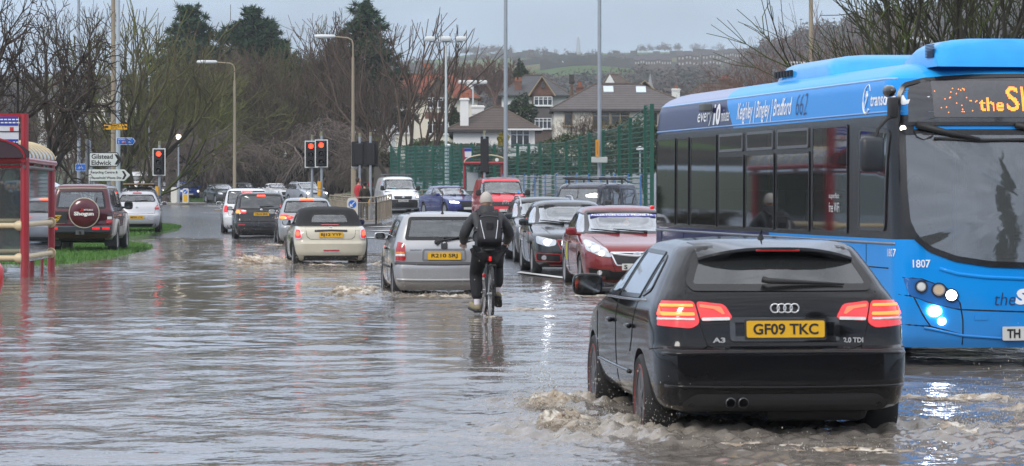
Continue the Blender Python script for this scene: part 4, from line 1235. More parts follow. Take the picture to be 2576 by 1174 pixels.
# ============ black hatchback in the foreground
random.seed(4)
def black_hatch():
    S=dict(L=4.29,W=1.78,H=1.42,wr=.315,axles=(.86,3.44),belt=.98,gap=.035,
        rear=[(.27,.18),(.32,.06),(.44,.015),(.46,.0),(.66,.005),(.69,.03),(.715,.085),(.86,.115),(1.0,.15),(1.07,.20),(1.10,.235),(1.25,.40),(1.33,.485),(1.37,.53),(1.40,.72),(1.42,1.25)],
        front=[(.27,4.15),(.32,4.25),(.45,4.29),(.60,4.27),(.70,4.18),(.76,4.05),(.87,3.65),(.97,3.15),(1.33,2.42),(1.375,2.3),(1.405,2.1),(1.42,1.8)],
        width=[(.27,.79),(.32,.845),(.45,.875),(.62,.885),(.80,.888),(.93,.872),(1.0,.845),(1.08,.80),(1.30,.665),(1.36,.62),(1.40,.50),(1.42,.2)],
        corner=dict(ar=[(.2,.30),(.7,.30),(.95,.34),(1.1,.40),(1.35,.35)],br=[(.2,.26),(.7,.24),(1.0,.24),(1.2,.16),(1.35,.2)],bowr=[(.2,.06),(.7,.09),(1.1,.12),(1.3,.10)],af=.55,bf=.5,bowf=.16,e=2.4,taper=.045))
    c=Car('hatchback','glossy black hatchback nearest the viewer, brake lights on, pushing up brown waves','car',S,**away(1.83,18.42,5.5,.09,z=0),paint=paint('paint_black',(.0065,.0068,.0085),rough=.10,dirt=.03,coat=.4))
    gl=glass_mat('glass_rear_dark',(.12,.14,.15),1.0,.93)
    c.window('rear',[(-.60,1.075),(.60,1.075),(.635,1.13),(.53,1.36),(-.53,1.36),(-.635,1.13)],'rear_window',gl,.045,.07)
    c.window('front',[(-.66,1.0),(.66,1.0),(.54,1.34),(-.54,1.34)],'windscreen',WSC,.04,.06)
    # side glass: three panes per side, bright strip below
    for sd in('left','right'):
        c.window(sd,[(2.02,.985),(2.02-.07,1.325),(2.42,1.30),(2.98,.975)],'side_window',gl,.028,.04)
        c.window(sd,[(1.10,1.0),(1.08,1.325),(1.89,1.33),(1.96,.985)],'side_window',gl,.028,.04)
        c.window(sd,[(.80,1.06),(.90,1.27),(1.02,1.318),(1.04,1.005)],'side_window',gl,.028,.05)
        c.strip('window_trim',sd,[(.82,.995),(1.9,.972),(2.98,.958)],.022,pmat('bright_trim',(.35,.36,.38),.25,.8))
        c.strip('door_trim',sd,[(1.35,.47),(3.05,.47)],.035,c.paint,off=.014)
        seams(c,sd,[[(1.98,.97),(2.0,.6),(1.98,.26)],[(3.08,.95),(3.12,.6),(3.08,.26)],[(1.10,.98),(1.20,.72),(1.30,.62)],[(1.3,.26),(3.1,.26)],[(.2,.7),(.45,.68)]])
    handles(c,(1.28,2.24),.80,c.paint)
    seams(c,'rear',[[(.645,1.07),(.60,.98),(.575,.88),(.52,.72),(.40,.685),(0,.68),(-.40,.685),(-.52,.72),(-.575,.88),(-.60,.98),(-.645,1.07)]])
    # lamps: outer and inner halves with light guides
    outer=[(.865,1.005),(.60,1.01),(.565,.865),(.62,.83),(.87,.85)];inner=[(.588,1.008),(.40,.99),(.345,.895),(.556,.875)]
    for sg in(1,-1):
        f=(lambda P:P)if sg>0 else flip
        t=c.patch('tail_light','rear',f(outer),LENS_LIT,off=.012,rnd=.03,dens=.04)
        c.patch('light_guide','rear',f([(.80,.985),(.61,.99),(.605,.972),(.80,.968)]),BRAKE_HOT,off=.020,rnd=.01,parent=t)
        c.patch('light_guide','rear',f([(.81,.935),(.60,.935),(.597,.915),(.80,.912)]),BRAKE_HOT,off=.020,rnd=.01,parent=t)
        c.patch('light_guide','rear',f([(.83,.975),(.805,.985),(.80,.915),(.82,.912)]),BRAKE,off=.020,rnd=.008,parent=t)
        t2=c.patch('tail_light','rear',f(inner),LENS_LIT,off=.012,rnd=.03,dens=.04)
        c.patch('light_guide','rear',f([(.565,.988),(.425,.972),(.40,.925),(.42,.923),(.44,.955),(.565,.97)]),BRAKE,off=.020,rnd=.008,parent=t2)
        c.patch('reversing_lens','rear',f([(.553,.90),(.37,.905),(.368,.885),(.553,.88)]),CLEARL,off=.020,rnd=.008,parent=t2)
        c.patch('reversing_lens','rear',f([(.85,.898),(.60,.898),(.60,.885),(.85,.883)]),CLEARL,off=.020,rnd=.004,parent=t)
    # roof spoiler over the glass
    mb=MB();V=[];n=25
    for i in range(n):
        y=-.53+1.06*i/(n-1);k=abs(y/.53)**3
        zt=1.405-.045*(y/.56)**2
        zr0=c.hit('top',.95,y)[0].z+.004;zr1=c.hit('top',.66,y)[0].z+.010
        zt=min(zt,zr1+.0)
        V+=[(.95,y,zr0),(.66,y,zr1),(.37+.10*k,y,zt-.035-.035*k),(.365+.10*k,y,zt-.052-.035*k),(.50,y,zt-.12),(.75,y,zt-.09)]
    F=[(i*6+k,i*6+(k+1)%6,(i+1)*6+(k+1)%6,(i+1)*6+k)for i in range(n-1)for k in range(6)]+[tuple(range(6)),tuple((n-1)*6+k for k in range(6))]
    mb.add(V,F);sp=mb.build('roof_spoiler',c.paint,c.root,smooth=35)
    lb=MB();lb.bbox((.372,0,1.345),(.012,.30,.014),.004);lb.build('high_brake_light',LENS,sp)
    # plate recess, plate, rings, lettering
    c.ring('plate_recess','rear',rounded([(-.37,.745),(.37,.745),(.37,.905),(-.37,.905)],.03),.035,GLOSSBLK,off=.012)
    c.patch('plate_surround','rear',[(-.275,.752),(.275,.752),(.275,.893),(-.275,.893)],BLK,off=.016,rnd=.015)
    plate(c,'GF09 TKC','rear',0,.828,w=.525,h=.112,tilt=.08,tw=.44)
    mb=MB();p,nn=c.hit('rear',0,.965)
    for i in range(4):
        y0=(1.5-i)*.044
        mb.tube([Vector((p.x-.012,y0+.029*math.cos(a),.965+.029*math.sin(a)))for a in[2*math.pi*k/24 for k in range(25)]],.0055,6,cap=False)
    mb.build('badge',CHROME,c.root,smooth=True)
    for s_,u,v,w in(('A3',.445,.755,.085),('2.0 TDI',-.462,.752,.135)):
        p,nn=c.hit('rear',u,v);lettering('model_badge',s_,w,.034,SILVER_INK,c.root,frame(p-Vector((.010,0,0)),(0,-1,0),(0,0,1)),.03)
    # bumper crease, diffuser, exhausts, rear wiper
    c.strip('bumper_crease','rear',[(.80,.455),(.5,.45),(0,.448),(-.5,.45),(-.80,.455)],.022,c.paint,off=.012)
    c.strip('bumper_crease','rear',[(.82,.665),(.5,.672),(0,.675),(-.5,.672),(-.82,.665)],.03,c.paint,off=.010)
    c.patch('diffuser','rear',[(-.66,.285),(.66,.285),(.70,.33),(.62,.40),(-.62,.40),(-.70,.33)],pmat('black_plastic'),off=.006,rnd=.05)
    mb=MB()
    for y in(.30,.385):mb.lathe([(.030,.30),(.036,.30),(.036,-.015),(.030,-.02),(.028,.25)],18,'x',(.02,y,.345))
    mb.build('exhaust_pipe',pmat('exhaust_steel',(.10,.10,.10),.3,.9),c.root,smooth=40)
    mb=MB();p,nn=c.hit('rear',.06,1.125);q=p-Vector((.05,0,-.02))
    p2,n2=c.hit('rear',-.43,1.12)
    mb.tube([q+Vector((.02,.07,.01)),q+Vector((0,.03,0)),q.lerp(p2-Vector((.035,0,0)),.5),p2-Vector((.03,0,0))],[.022,.020,.013,.007],8)
    mb.build('wiper',BLK,c.root,smooth=True)
    antenna(c,1.0,.07,.05);mb=MB();mb.bbox((2.2,0,.30),(3.6,1.2,.12),.03);mb.bbox((.45,-.25,.27),(.35,.7,.14),.05);mb.bbox((.86,0,.28),(.14,1.3,.10),.03);mb.build('underbody',BLK,c.root)
    mirror(c,'left',2.72,.99,c.paint,(.14,.235,.17),.06);mirror(c,'right',2.72,.99,c.paint,(.14,.235,.17),.06)
    add_wheels(c,pmat('rim_anthracite',(.10,.10,.105),.35,.6),5,.225,.01,.74,pmat('rim_red',(.32,.05,.035),.5))
    c.finish()
    deck(c,.55,3.0,.62,.90);seats(c,1.25,.90,(.34,-.34),.34);seats(c,2.0,.90,(.34,-.34),.40)
    return c
black_hatch()

# ============ silver small hatchback beside the cyclist
def silver_hatch():
    S=dict(L=3.73,W=1.61,H=1.43,wr=.285,axles=(.62,3.06),belt=.95,
        rear=[(.20,.12),(.28,.04),(.36,.0),(.56,.0),(.60,.01),(.63,.055),(.80,.06),(.93,.09),(.97,.12),(1.33,.30),(1.38,.34),(1.41,.5),(1.43,.9)],
        front=[(.20,3.58),(.28,3.68),(.45,3.73),(.6,3.70),(.68,3.62),(.75,3.4),(.88,2.95),(.95,2.7),(1.34,2.12),(1.38,2.0),(1.415,1.8),(1.43,1.5)],
        width=[(.20,.72),(.28,.77),(.45,.80),(.62,.805),(.83,.80),(.95,.77),(1.32,.635),(1.37,.60),(1.41,.46),(1.43,.2)],
        corner=dict(ar=[(.2,.28),(.95,.26),(1.3,.2)],br=.18,bowr=[(.2,.08),(1.0,.06),(1.3,.05)],af=.5,bf=.45,bowf=.12,e=2.6,taper=.05))
    c=Car('hatchback','silver three-door hatchback left of the cyclist, black rubber strip above its bumper','car',S,**away(-1.05,43.4,6.3,.10,z=0),paint=paint('paint_silver',(.42,.42,.425),.55,.34,dirt=.25))
    c.window('rear',[(-.615,.985),(.615,.985),(.535,1.345),(-.535,1.345)],'rear_window',GL,.05,.05)
    c.window('front',[(-.6,.97),(.6,.97),(.5,1.33),(-.5,1.33)],'windscreen',WSC,.04,.06)
    for sd in('left','right'):
        c.window(sd,[(1.52,.965),(1.42,1.30),(2.05,1.29),(2.58,.955)],'side_window',GL,.03,.04)
        c.window(sd,[(.56,1.02),(.66,1.28),(1.36,1.305),(1.45,.97)],'side_window',GL,.03,.06)
        seams(c,sd,[[(1.48,.95),(1.48,.3)],[(2.7,.92),(2.72,.3)]])
        c.strip('rub_strip',sd,[(1.0,.55),(2.7,.55)],.045,BLK,off=.015)
    handles(c,(1.62,),.83,BLK)
    for P in([(.785,.945),(.70,.955),(.615,.93),(.60,.665),(.80,.665)],):
        for Q in(P,flip(P)):
            t=c.patch('tail_light','rear',Q,LENS,off=.012,rnd=.05)
            z=lambda a,b:[(x,a+(b-a)*(y-.665)/.28)for x,y in Q]
            sg=1 if Q[0][0]>0 or Q[-1][0]>0 else-1
            c.patch('indicator_lens','rear',[(sg*.62,.80),(sg*.785,.80),(sg*.79,.775),(sg*.615,.775)],AMBER,off=.018,parent=t)
            c.patch('reversing_lens','rear',[(sg*.615,.77),(sg*.79,.77),(sg*.795,.735),(sg*.61,.735)],CLEARL,off=.018,parent=t)
    c.ring('plate_recess','rear',rounded([(-.35,.655),(.35,.655),(.34,.82),(.31,.85),(-.31,.85),(-.34,.82)],.04),.03,pmat('recess_grey',(.16,.16,.165),.4),off=.006)
    plate(c,'R210 SRJ','rear',0,.735,w=.52,h=.115,tw=.41)
    c.strip('bumper_strip','rear',[(.80,.625),(.4,.612),(0,.61),(-.4,.612),(-.80,.625)],.075,pmat('bumper_grey',(.055,.055,.06),.55),off=.02)
    c.strip('bumper_lip','rear',[(.78,.37),(.4,.362),(0,.36),(-.4,.362),(-.78,.37)],.05,c.paint,off=.015)
    c.patch('badge_mount','rear',[(-.05,.845),(.05,.845),(.052,.93),(.03,.965),(-.03,.965),(-.052,.93)],BLK,off=.02,rnd=.02)
    round_badge(c,'rear',0,.925,.030)
    p,n=c.hit('rear',.44,.83);lettering('model_badge','VAUXHALL',.20,.022,pmat('badge_dark',(.10,.10,.11),.4),c.root,frame(p-Vector((.008,0,0)),(0,-1,0),(0,0,1)),.03)
    wiper(c,'rear',(.115,.945),(-.30,1.03),.03)
    mb=MB();p,n=c.hit('rear',.115,.91);p2,n2=c.hit('rear',0,1.02)
    mb.tube([p-Vector((.03,0,0)),p2-Vector((.03,0,0)),c.hit('rear',-.42,1.03)[0]-Vector((.025,0,0))],[.016,.014,.008],6);mb.build('wiper',BLK,c.root)
    antenna(c,.42,.36,.02)
    c.patch('parcel_shelf_sign','rear',[(.16,1.005),(-.19,1.005),(-.19,1.035),(.16,1.035)],pmat('paper_green',(.45,.6,.55),.6),off=-.03,thick=0)
    mirror(c,'left',2.42,.965,c.paint,(.10,.19,.125),.04);mirror(c,'right',2.42,.965,c.paint,(.10,.19,.125),.04)
    for sd in('left','right'):c.strip('roof_gutter',sd,[(.45,1.385),(1.2,1.40),(2.0,1.385)],.02,BLK,off=.006)
    add_wheels(c,pmat('steel_wheel',(.22,.22,.225),.45,.6),7,.175,.02,.62)
    mb=MB();mb.bbox((.62,0,.30),(.9,1.1,.12),.03);mb.tube([(.1,.28,.27),(.6,.28,.27)],.025,8);mb.build('underbody',BLK,c.root)
    c.finish()
    deck(c,.30,2.6,.62,.90);seats(c,.85,.90,(.33,-.33),.32);seats(c,1.5,.90,(.34,-.34),.42)
silver_hatch()

# ============ cream soft-top
def soft_top():
    S=dict(L=3.72,W=1.685,H=1.40,wr=.30,axles=(.62,3.09),belt=.95,
        rear=[(.20,.14),(.28,.05),(.40,.0),(.58,.0),(.64,.05),(.80,.07),(.90,.12),(.945,.22),(.965,.40),(1.0,.48),(1.28,.72),(1.34,.80),(1.38,1.0),(1.40,1.35)],
        front=[(.20,3.58),(.28,3.68),(.45,3.72),(.62,3.70),(.72,3.62),(.80,3.45),(.90,2.95),(.955,2.66),(1.31,2.22),(1.35,2.12),(1.385,1.9),(1.40,1.6)],
        width=[(.20,.76),(.28,.81),(.45,.84),(.62,.8425),(.82,.83),(.93,.79),(.97,.765),(1.25,.655),(1.33,.60),(1.38,.45),(1.40,.2)],
        corner=dict(ar=[(.2,.35),(.9,.34),(1.0,.3),(1.3,.3)],br=[(.2,.3),(.9,.28),(1.0,.2),(1.3,.25)],bowr=[(.2,.1),(1.0,.10),(1.3,.10)],af=.5,bf=.45,bowf=.14,e=2.4,taper=.05))
    c=Car('convertible','cream convertible with its black fabric top up, splashing through the water','car',S,**away(-4.0,61.6,8,.10,z=0),paint=paint('paint_cream',(.56,.52,.41),.0,.3,dirt=.22))
    cloth=pmat('hood_cloth',(.014,.014,.016),.85,var=.3,scale=40,bump=.1)
    c.window('rear',[(-.40,1.035),(.40,1.035),(.42,1.08),(.36,1.235),(-.36,1.235),(-.42,1.08)],'rear_window',GL,.02,.06)
    c.window('front',[(-.6,.975),(.6,.975),(.51,1.30),(-.51,1.30)],'windscreen',WSC,.04,.06)
    for sd in('left','right'):
        c.window(sd,[(1.42,.975),(1.40,1.27),(2.10,1.27),(2.52,.965)],'side_window',GL,.025,.03)
        c.window(sd,[(.98,.985),(1.05,1.22),(1.33,1.265),(1.36,.975)],'side_window',GL,.025,.04)
        seams(c,sd,[[(1.36,.95),(1.36,.3)],[(2.55,.93),(2.55,.3)]])
        for xw in S['axles']:
            P=[(xw+.40*math.cos(a),.30+.40*math.sin(a))for a in[math.pi*i/14 for i in range(15)]]
            c.strip('arch_trim',sd,P,.075,BLK,off=.016)
    for P in([(.80,.905),(.655,.905),(.635,.68),(.80,.68)],):
        for Q in(P,flip(P)):
            cr_=c.patch('tail_light','rear',Q,LENS_LIT,off=.012,rnd=.07)
            c.ring('chrome_bezel','rear',rounded(Q,.07),.018,CHROME,off=.018,parent=cr_)
            u=sum(q[0]for q in Q)/4
            c.patch('brake_lens','rear',disc_poly(u,.80,.045,14,.05),BRAKE,off=.02,parent=cr_)
    seams(c,'rear',[[(.56,.93),(.53,.74),(.46,.68),(-.46,.68),(-.53,.74),(-.56,.93)]])
    c.strip('handle_bar','rear',[(.36,.862),(0,.872),(-.36,.862)],.055,GLOSSBLK,off=.022)
    plate(c,'BJ12 YYF','rear',0,.775,w=.53,h=.115,tw=.45)
    round_badge(c,'rear',0,.935,.03)
    c.patch('high_brake_light','rear',[(.2,.985),(-.2,.985),(-.2,1.0),(.2,1.0)],LENS,off=.012)
    c.patch('fog_light','rear',[(-.17,.40),(.17,.40),(.17,.45),(-.17,.45)],LENS,off=.012,rnd=.02)
    c.ring('fog_bezel','rear',rounded([(-.19,.39),(.19,.39),(.19,.46),(-.19,.46)],.03),.018,CHROME,off=.014)
    c.patch('rear_valance','rear',[(-.72,.21),(.72,.21),(.74,.32),(-.74,.32)],BLK,off=.008)
    p,n=c.hit('rear',-.60,.87);lettering('model_badge','One',.08,.03,CHROME,c.root,frame(p-Vector((.01,0,0)),(0,-1,0),(0,0,1)),.02)
    mirror(c,'left',2.38,.98,GLOSSBLK,(.12,.20,.14),.05);mirror(c,'right',2.38,.98,GLOSSBLK,(.12,.20,.14),.05)
    add_wheels(c,ALLOY,6,.19,.02,.68)
    # split the shell at the waist: everything above is cloth
    for f in c.bm.faces:
        m=f.calc_center_median()
        if m.z>.962 and m.x<2.25:f.material_index=2
    c.finish();c.body.data.materials.append(two_sided(cloth))
    deck(c,.75,2.5,.62,.90);seats(c,1.55,.90,(.34,-.34),.38)
soft_top()

# ============ generic builders for the rest of the traffic
def family_car(name,label,S,pos,pm,glass=None,group=None,view='rear',rim=ALLOY,spokes=5,lights=None,plate_t=None,splits=(1.9,),zt=None,rails=None,det=2,mirrors=None,cat='car',belt_up=.03,plate_z=.6,hl=None,grille=None,lit=False,rear_glass=None,ws=None,x0b=.75,x0t=.95):
    c=Car(name,label,cat,S,**pos,group=group,paint=pm)
    L,W,H,b=S['L'],S['W'],S['H'],S['belt']
    zt=zt or H-.115
    k=S['width'][-4][1]
    rg=rear_glass or[(-.40*W,b+.05),(.40*W,b+.05),(k-.06,zt+.01),(-(k-.06),zt+.01)]
    wsp=ws or[(-.41*W,b+.025),(.41*W,b+.025),(k-.05,zt+.02),(-(k-.05),zt+.02)]
    c.window('rear',rg,'rear_window',glass or GL,.035,.06)
    c.window('front',wsp,'windscreen',WSC,.035,.06)
    fb=np.interp(b+.03,[p[0]for p in S['front']],[p[1]for p in S['front']]);ft=np.interp(zt,[p[0]for p in S['front']],[p[1]for p in S['front']])
    side_windows(c,x0b,x0t,ft-.12,fb-.18,b+.02,zt,splits,glass or GL,zb1=b+.02+belt_up)
    for sd in('left','right'):
        seams(c,sd,[[(x-.02,b),(x-.02,.30)]for x in splits]+[[(fb-.12,b-.03),(fb-.08,.30)]])
    mm=mirrors or pm
    for sd in('left','right'):mirror(c,sd,fb-.32,b+.01,mm,(.10,.20,.14),.04)
    if det>1:handles(c,[x+.12 for x in splits],b-.14,pm)
    add_wheels(c,rim,spokes,.2,.02,.66)
    if rails:roof_rails(c,rails[0],rails[1],k*.86,rails[2])
    c.patch('rear_valance','rear',[(-.38*W,.20),(.38*W,.20),(.40*W,.31),(-.40*W,.31)],BLK,off=.006)
    if view=='front':
        if hl:
            for P in(hl,flip(hl)):
                h=c.patch('headlight','front',P,HEADL,off=.010,rnd=.04)
                cx=sum(p[0]for p in P)/len(P);cz=sum(p[1]for p in P)/len(P)
                c.patch('bulb','front',disc_poly(cx,cz,.055,14),LAMP_ON if lit else CLEARL,off=.018,parent=h)
        if grille:
            g=c.patch('grille','front',grille,pmat('grille_black',(.008,.008,.009),.4),off=.008,rnd=.03)
        if plate_t is not None:plate(c,plate_t,'front',0,plate_z,yellow=False)
        c.patch('air_intake','front',[(-.30*W,.22),(.30*W,.22),(.27*W,.36),(-.27*W,.36)],pmat('grille_black'),off=.006,rnd=.04)
        seams(c,'top',[[(fb+.12,-.36*W),(L-.30,-.30*W)],[(fb+.12,.36*W),(L-.30,.30*W)]],'bonnet_gap')
        wiper(c,'front',(.30,b+.03),(-.25,b+.07));wiper(c,'front',(-.18,b+.03),(-.62,b+.07))
    else:
        if plate_t:plate(c,plate_t,'rear',0,plate_z)
        seams(c,'rear',[[(.40*W,b),(.37*W,.68),(0,.66),(-.37*W,.68),(-.40*W,b)]])
    return c
def cabin(c,x0,x1,rows,zd=None,h=.5):
    h=min(h,(c.S['H']-.16-(zd or c.S['belt']-.04))/.9)
    W,b=c.S['W'],c.S['belt'];zd=zd or b-.04
    deck(c,x0,x1,.40*W,zd)
    for x in rows:seats(c,x,zd,(.21*W,-.21*W),h)

# black people carrier at the lights
S=spec(4.77,1.885,1.66,1.02,.84,1.15,2.25,.22,.50,.325,(1.0,3.85),tum=.40,ar=.3,br=.25,bowr=.08)
c=family_car('people_carrier','black people carrier at the queue front with brake lights glowing, seen from behind',S,away(-8.55,95,7,.05,z=0.0),paint('paint_black_mpv',(.012,.012,.015),rough=.2,dirt=.15),GLD,plate_t='YD10 EKR',plate_z=.90,splits=(1.55,2.6),rails=(.75,3.0,pmat('rail_silver',(.5,.5,.52),.3,.9)),x0b=.55,x0t=.75)
for P in([(.90,1.08),(.62,1.06),(.50,1.0),(.52,.93),(.90,.91)],):
    for Q in(P,flip(P)):
        t=c.patch('tail_light','rear',Q,LENS_LIT,off=.012,rnd=.04);u=.80 if Q is P else-.80
        c.patch('brake_lens','rear',disc_poly(u,.985,.085,14,.055),BRAKE_HOT,off=.02,parent=t)
        u=.60 if Q is P else-.60
        c.patch('reversing_lens','rear',disc_poly(u,1.01,.09,12,.03),CLEARL,off=.02,parent=t)
c.patch('high_brake_light','rear',[(-.14,1.50),(.14,1.50),(.14,1.545),(-.14,1.545)],BRAKE,off=.03)
wiper(c,'rear',(.02,1.14),(-.42,1.17));round_badge(c,'rear',0,1.05,.045)
c.strip('chrome_strip','rear',[(.45,.985),(0,.985),(-.45,.985)],.018,GLOSSBLK)
c.strip('bumper_crease','rear',[(.86,.66),(0,.66),(-.86,.66)],.03,c.paint,off=.02)
for u in(.68,-.68):c.patch('reflector','rear',[(u-.12,.52),(u+.12,.52),(u+.12,.56),(u-.12,.56)],LENS,off=.01)
c.finish();cabin(c,.6,3.5,(1.3,2.4),h=.45)

# silver hatchback between the soft-top and the people carrier
S=spec(4.42,1.815,1.51,.99,.80,1.15,2.2,.24,.62,.32,(.87,3.55),tum=.375,ar=.36,br=.34,bowr=.12)
c=family_car('hatchback','silver-grey hatchback with lit brake lights, half hidden ahead of the cream convertible',S,away(-6.2,84.5,7,.06,z=0),paint('paint_silver_blue',(.36,.37,.39),.55,.3,dirt=.2),GL,plate_t='',splits=(1.85,),x0b=.75,x0t=1.0)
for P in([(.88,.99),(.62,.985),(.40,.91),(.44,.87),(.70,.83),(.89,.84)],):
    for Q in(P,flip(P)):
        t=c.patch('tail_light','rear',Q,LENS_LIT,off=.012,rnd=.05);sg=1 if Q is P else-1
        c.patch('brake_lens','rear',disc_poly(sg*.74,.895,.10,14,.045),BRAKE_HOT,off=.02,parent=t)
        c.patch('brake_lens','rear',disc_poly(sg*.55,.915,.06,12,.03),BRAKE,off=.02,parent=t)
c.patch('high_brake_light','rear',[(-.20,1.425),(.20,1.425),(.20,1.455),(-.20,1.455)],BRAKE_HOT,off=.03)
wiper(c,'rear',(.02,1.06),(-.40,1.08));antenna(c,.9,.30,.25)
c.finish();cabin(c,.7,3.1,(1.2,2.1))

# silver small hatch on the grass
S=spec(3.94,1.71,1.49,.97,.80,1.05,2.05,.22,.48,.29,(.70,3.22),tum=.37,ar=.32,br=.32,bowr=.14)
c=family_car('hatchback','silver hatchback parked on the grass verge behind the road signs',S,away(-13.55,100.5,6,.0,z=gz(-13.5,101)+.13),paint('paint_silver_light',(.52,.52,.54),.5,.3,dirt=.12),GL,plate_t='MF09 LYK',plate_z=.54,splits=(1.7,),x0b=.65,x0t=.85,rear_glass=[(-.64,1.10),(.64,1.10),(.66,1.16),(.55,1.36),(-.55,1.36),(-.66,1.16)])
for P in([(.84,1.08),(.78,1.07),(.62,.86),(.66,.81),(.85,.83)],):
    for Q in(P,flip(P)):
        t=c.patch('tail_light','rear',Q,LENS,off=.012,rnd=.03)
        sg=1 if Q is P else-1;c.patch('indicator_lens','rear',[(sg*.70,.93),(sg*.84,.93),(sg*.84,.89),(sg*.66,.89)],pmat('pink_lens',(.6,.22,.2),.15,coat=1),off=.018,parent=t)
c.patch('high_brake_light','rear',[(-.16,1.40),(.16,1.40),(.16,1.43),(-.16,1.43)],LENS,off=.02)
wiper(c,'rear',(.05,1.12),(-.38,1.14));round_badge(c,'rear',0,.90,.05);antenna(c,.75,.25,.12)
for sg in(1,-1):c.strip('bumper_crease','rear',[(sg*.80,.52),(sg*.62,.46),(sg*.42,.44),(sg*.34,.60)],.02,c.paint,off=.012)
c.finish();cabin(c,.6,2.8,(1.1,1.95))

# maroon off-roader with a covered spare wheel
S=dict(L=4.6,W=1.72,H=1.86,wr=.37,axles=(.95,3.65),belt=1.16,gap=.06,rear=[(.42,.10),(.50,.03),(.56,.0),(.78,.0),(.80,.05),(1.14,.07),(1.20,.09),(1.72,.22),(1.79,.27),(1.84,.45),(1.86,.8)],
    front=[(.42,4.5),(.5,4.58),(.62,4.6),(.85,4.56),(1.02,4.45),(1.08,4.25),(1.12,3.6),(1.16,3.3),(1.74,2.8),(1.80,2.65),(1.845,2.4),(1.86,2.0)],
    width=[(.42,.76),(.5,.83),(.7,.85),(1.0,.86),(1.14,.845),(1.2,.82),(1.72,.70),(1.79,.67),(1.84,.55),(1.86,.25)],corner=dict(ar=.2,br=.14,bowr=.03,af=.3,bf=.25,bowf=.06,e=3,taper=.03))
c=Car('off_roader','maroon off-roader on the grass with a covered spare wheel and silver arches','car',S,**away(-11.35,73.2,2.5,.02,z=.0),paint=paint('paint_maroon',(.095,.014,.022),.1,.3,dirt=.3))
c.window('rear',[(-.66,1.20),(.66,1.20),(.585,1.68),(-.585,1.68)],'rear_window',GL,.05,.07)
c.window('front',[(-.70,1.20),(.70,1.20),(.60,1.70),(-.60,1.70)],'windscreen',WSC,.04,.06)
for sd in('left','right'):
    c.window(sd,[(.45,1.22),(.55,1.68),(1.5,1.69),(1.52,1.2)],'side_window',GLD,.03,.05)
    c.window(sd,[(1.62,1.2),(1.60,1.69),(2.35,1.69),(2.38,1.19)],'side_window',GLD,.03,.04)
    c.window(sd,[(2.48,1.19),(2.45,1.69),(2.75,1.68),(3.14,1.19)],'side_window',GLD,.03,.04)
    seams(c,sd,[[(1.57,1.18),(1.57,.55)],[(2.43,1.18),(2.43,.55)],[(3.25,1.15),(3.25,.55)]])
    two=pmat('arch_silver',(.40,.38,.35),.35,.3,var=.15)
    for xw in S['axles']:
        P=[(xw+.50*math.cos(a),.37+.50*math.sin(a))for a in[-.05+(math.pi+.1)*i/16 for i in range(17)]]
        c.strip('wheel_flare',sd,P,.15,two,off=.05)
    c.patch('lower_panel',sd,[(1.5,.45),(3.1,.45),(3.1,.72),(1.5,.72)],two,off=.006)
    c.patch('bumper_side',sd,[(.12,.50),(.5,.50),(.42,.95),(.14,.95)],two,off=.008)
    c.strip('roof_gutter',sd,[(.3,1.745),(2.7,1.745)],.03,pmat('gutter_cream',(.5,.45,.36),.5),off=.01)
c.strip('roof_gutter','rear',[(.66,1.735),(0,1.742),(-.66,1.735)],.028,pmat('gutter_cream'),off=.01)
mb=MB();mb.bbox((-.02,0,.66),(.22,1.62,.20),.04);bp=mb.build('rear_bumper',pmat('bumper_dark',(.04,.045,.055),.45,.3),c.root)
for u in(.68,-.42,-.68):
    c_=MB();c_.bbox((-.135,u,.68),(.02,.20,.07),.008);c_.build('bumper_light',LENS_LIT if u>0 or u<-.5 else LENS_LIT,bp)
for sg in(1,-1):
    t=c.patch('tail_light','rear',[(sg*.83,1.10),(sg*.66,1.10),(sg*.66,.80),(sg*.84,.80)],pmat('lamp_smoked',(.05,.012,.014),.2,coat=1),off=.02)
    c.patch('tail_lens','rear',[(sg*.82,.90),(sg*.67,.90),(sg*.67,.815),(sg*.83,.815)],LENS,off=.026,parent=t)
    c.patch('reversing_lens','rear',[(sg*.80,.99),(sg*.69,.99),(sg*.69,.92),(sg*.80,.92)],CLEARL,off=.026,parent=t)
mb=MB();mb.lathe([(.36,.02),(.385,-.02),(.385,-.17),(.35,-.215),(.20,-.23),(.002,-.235)],40,'x',(.04,-.11,1.09));sw=mb.build('spare_wheel_cover',c.paint,c.root,smooth=50)
mb=MB();mb.tube([(-.135,-.11+.39*math.cos(a),1.09+.39*math.sin(a))for a in[2*math.pi*i/40 for i in range(41)]],.014,8,cap=False);mb.build('cover_rim',pmat('gutter_cream'),sw)
Mx=frame((-.212,-.11,1.06),(0,-1,0),(0,0,1))
lettering('lettering','Shogun',.52,.13,pmat('cover_white',(.75,.72,.68),.5),sw,Mx@Matrix.Translation((0,0,0)),.05)
lettering('lettering','MITSUBISHI',.24,.045,pmat('cover_white'),sw,Mx@Matrix.Translation((.12,.11,.012)),.02)
m3=MB();tri=[Vector((0,.0,0)),Vector((-.018,.03,0)),Vector((0,.06,0)),Vector((.018,.03,0))]
for a in(0,120,240):m3.add([Mx@(Matrix.Translation((-.05,.10,.013))@(Matrix.Rotation(math.radians(a),4,'Z')@p))for p in tri],[(0,1,2,3)])
m3.build('emblem',pmat('emblem_red',(.6,.02,.02),.4),sw)
c.patch('plate_panel','rear',[(.80,.82),(.36,.82),(.36,1.12),(.80,1.12)],BLK,off=.02)
plate(c,None,'rear',.56,.92,w=.31,h=.22,two=('M204','GAG'))
wiper(c,'rear',(-.35,1.25),(-.42,1.5));antenna(c,2.4,.2,.1)
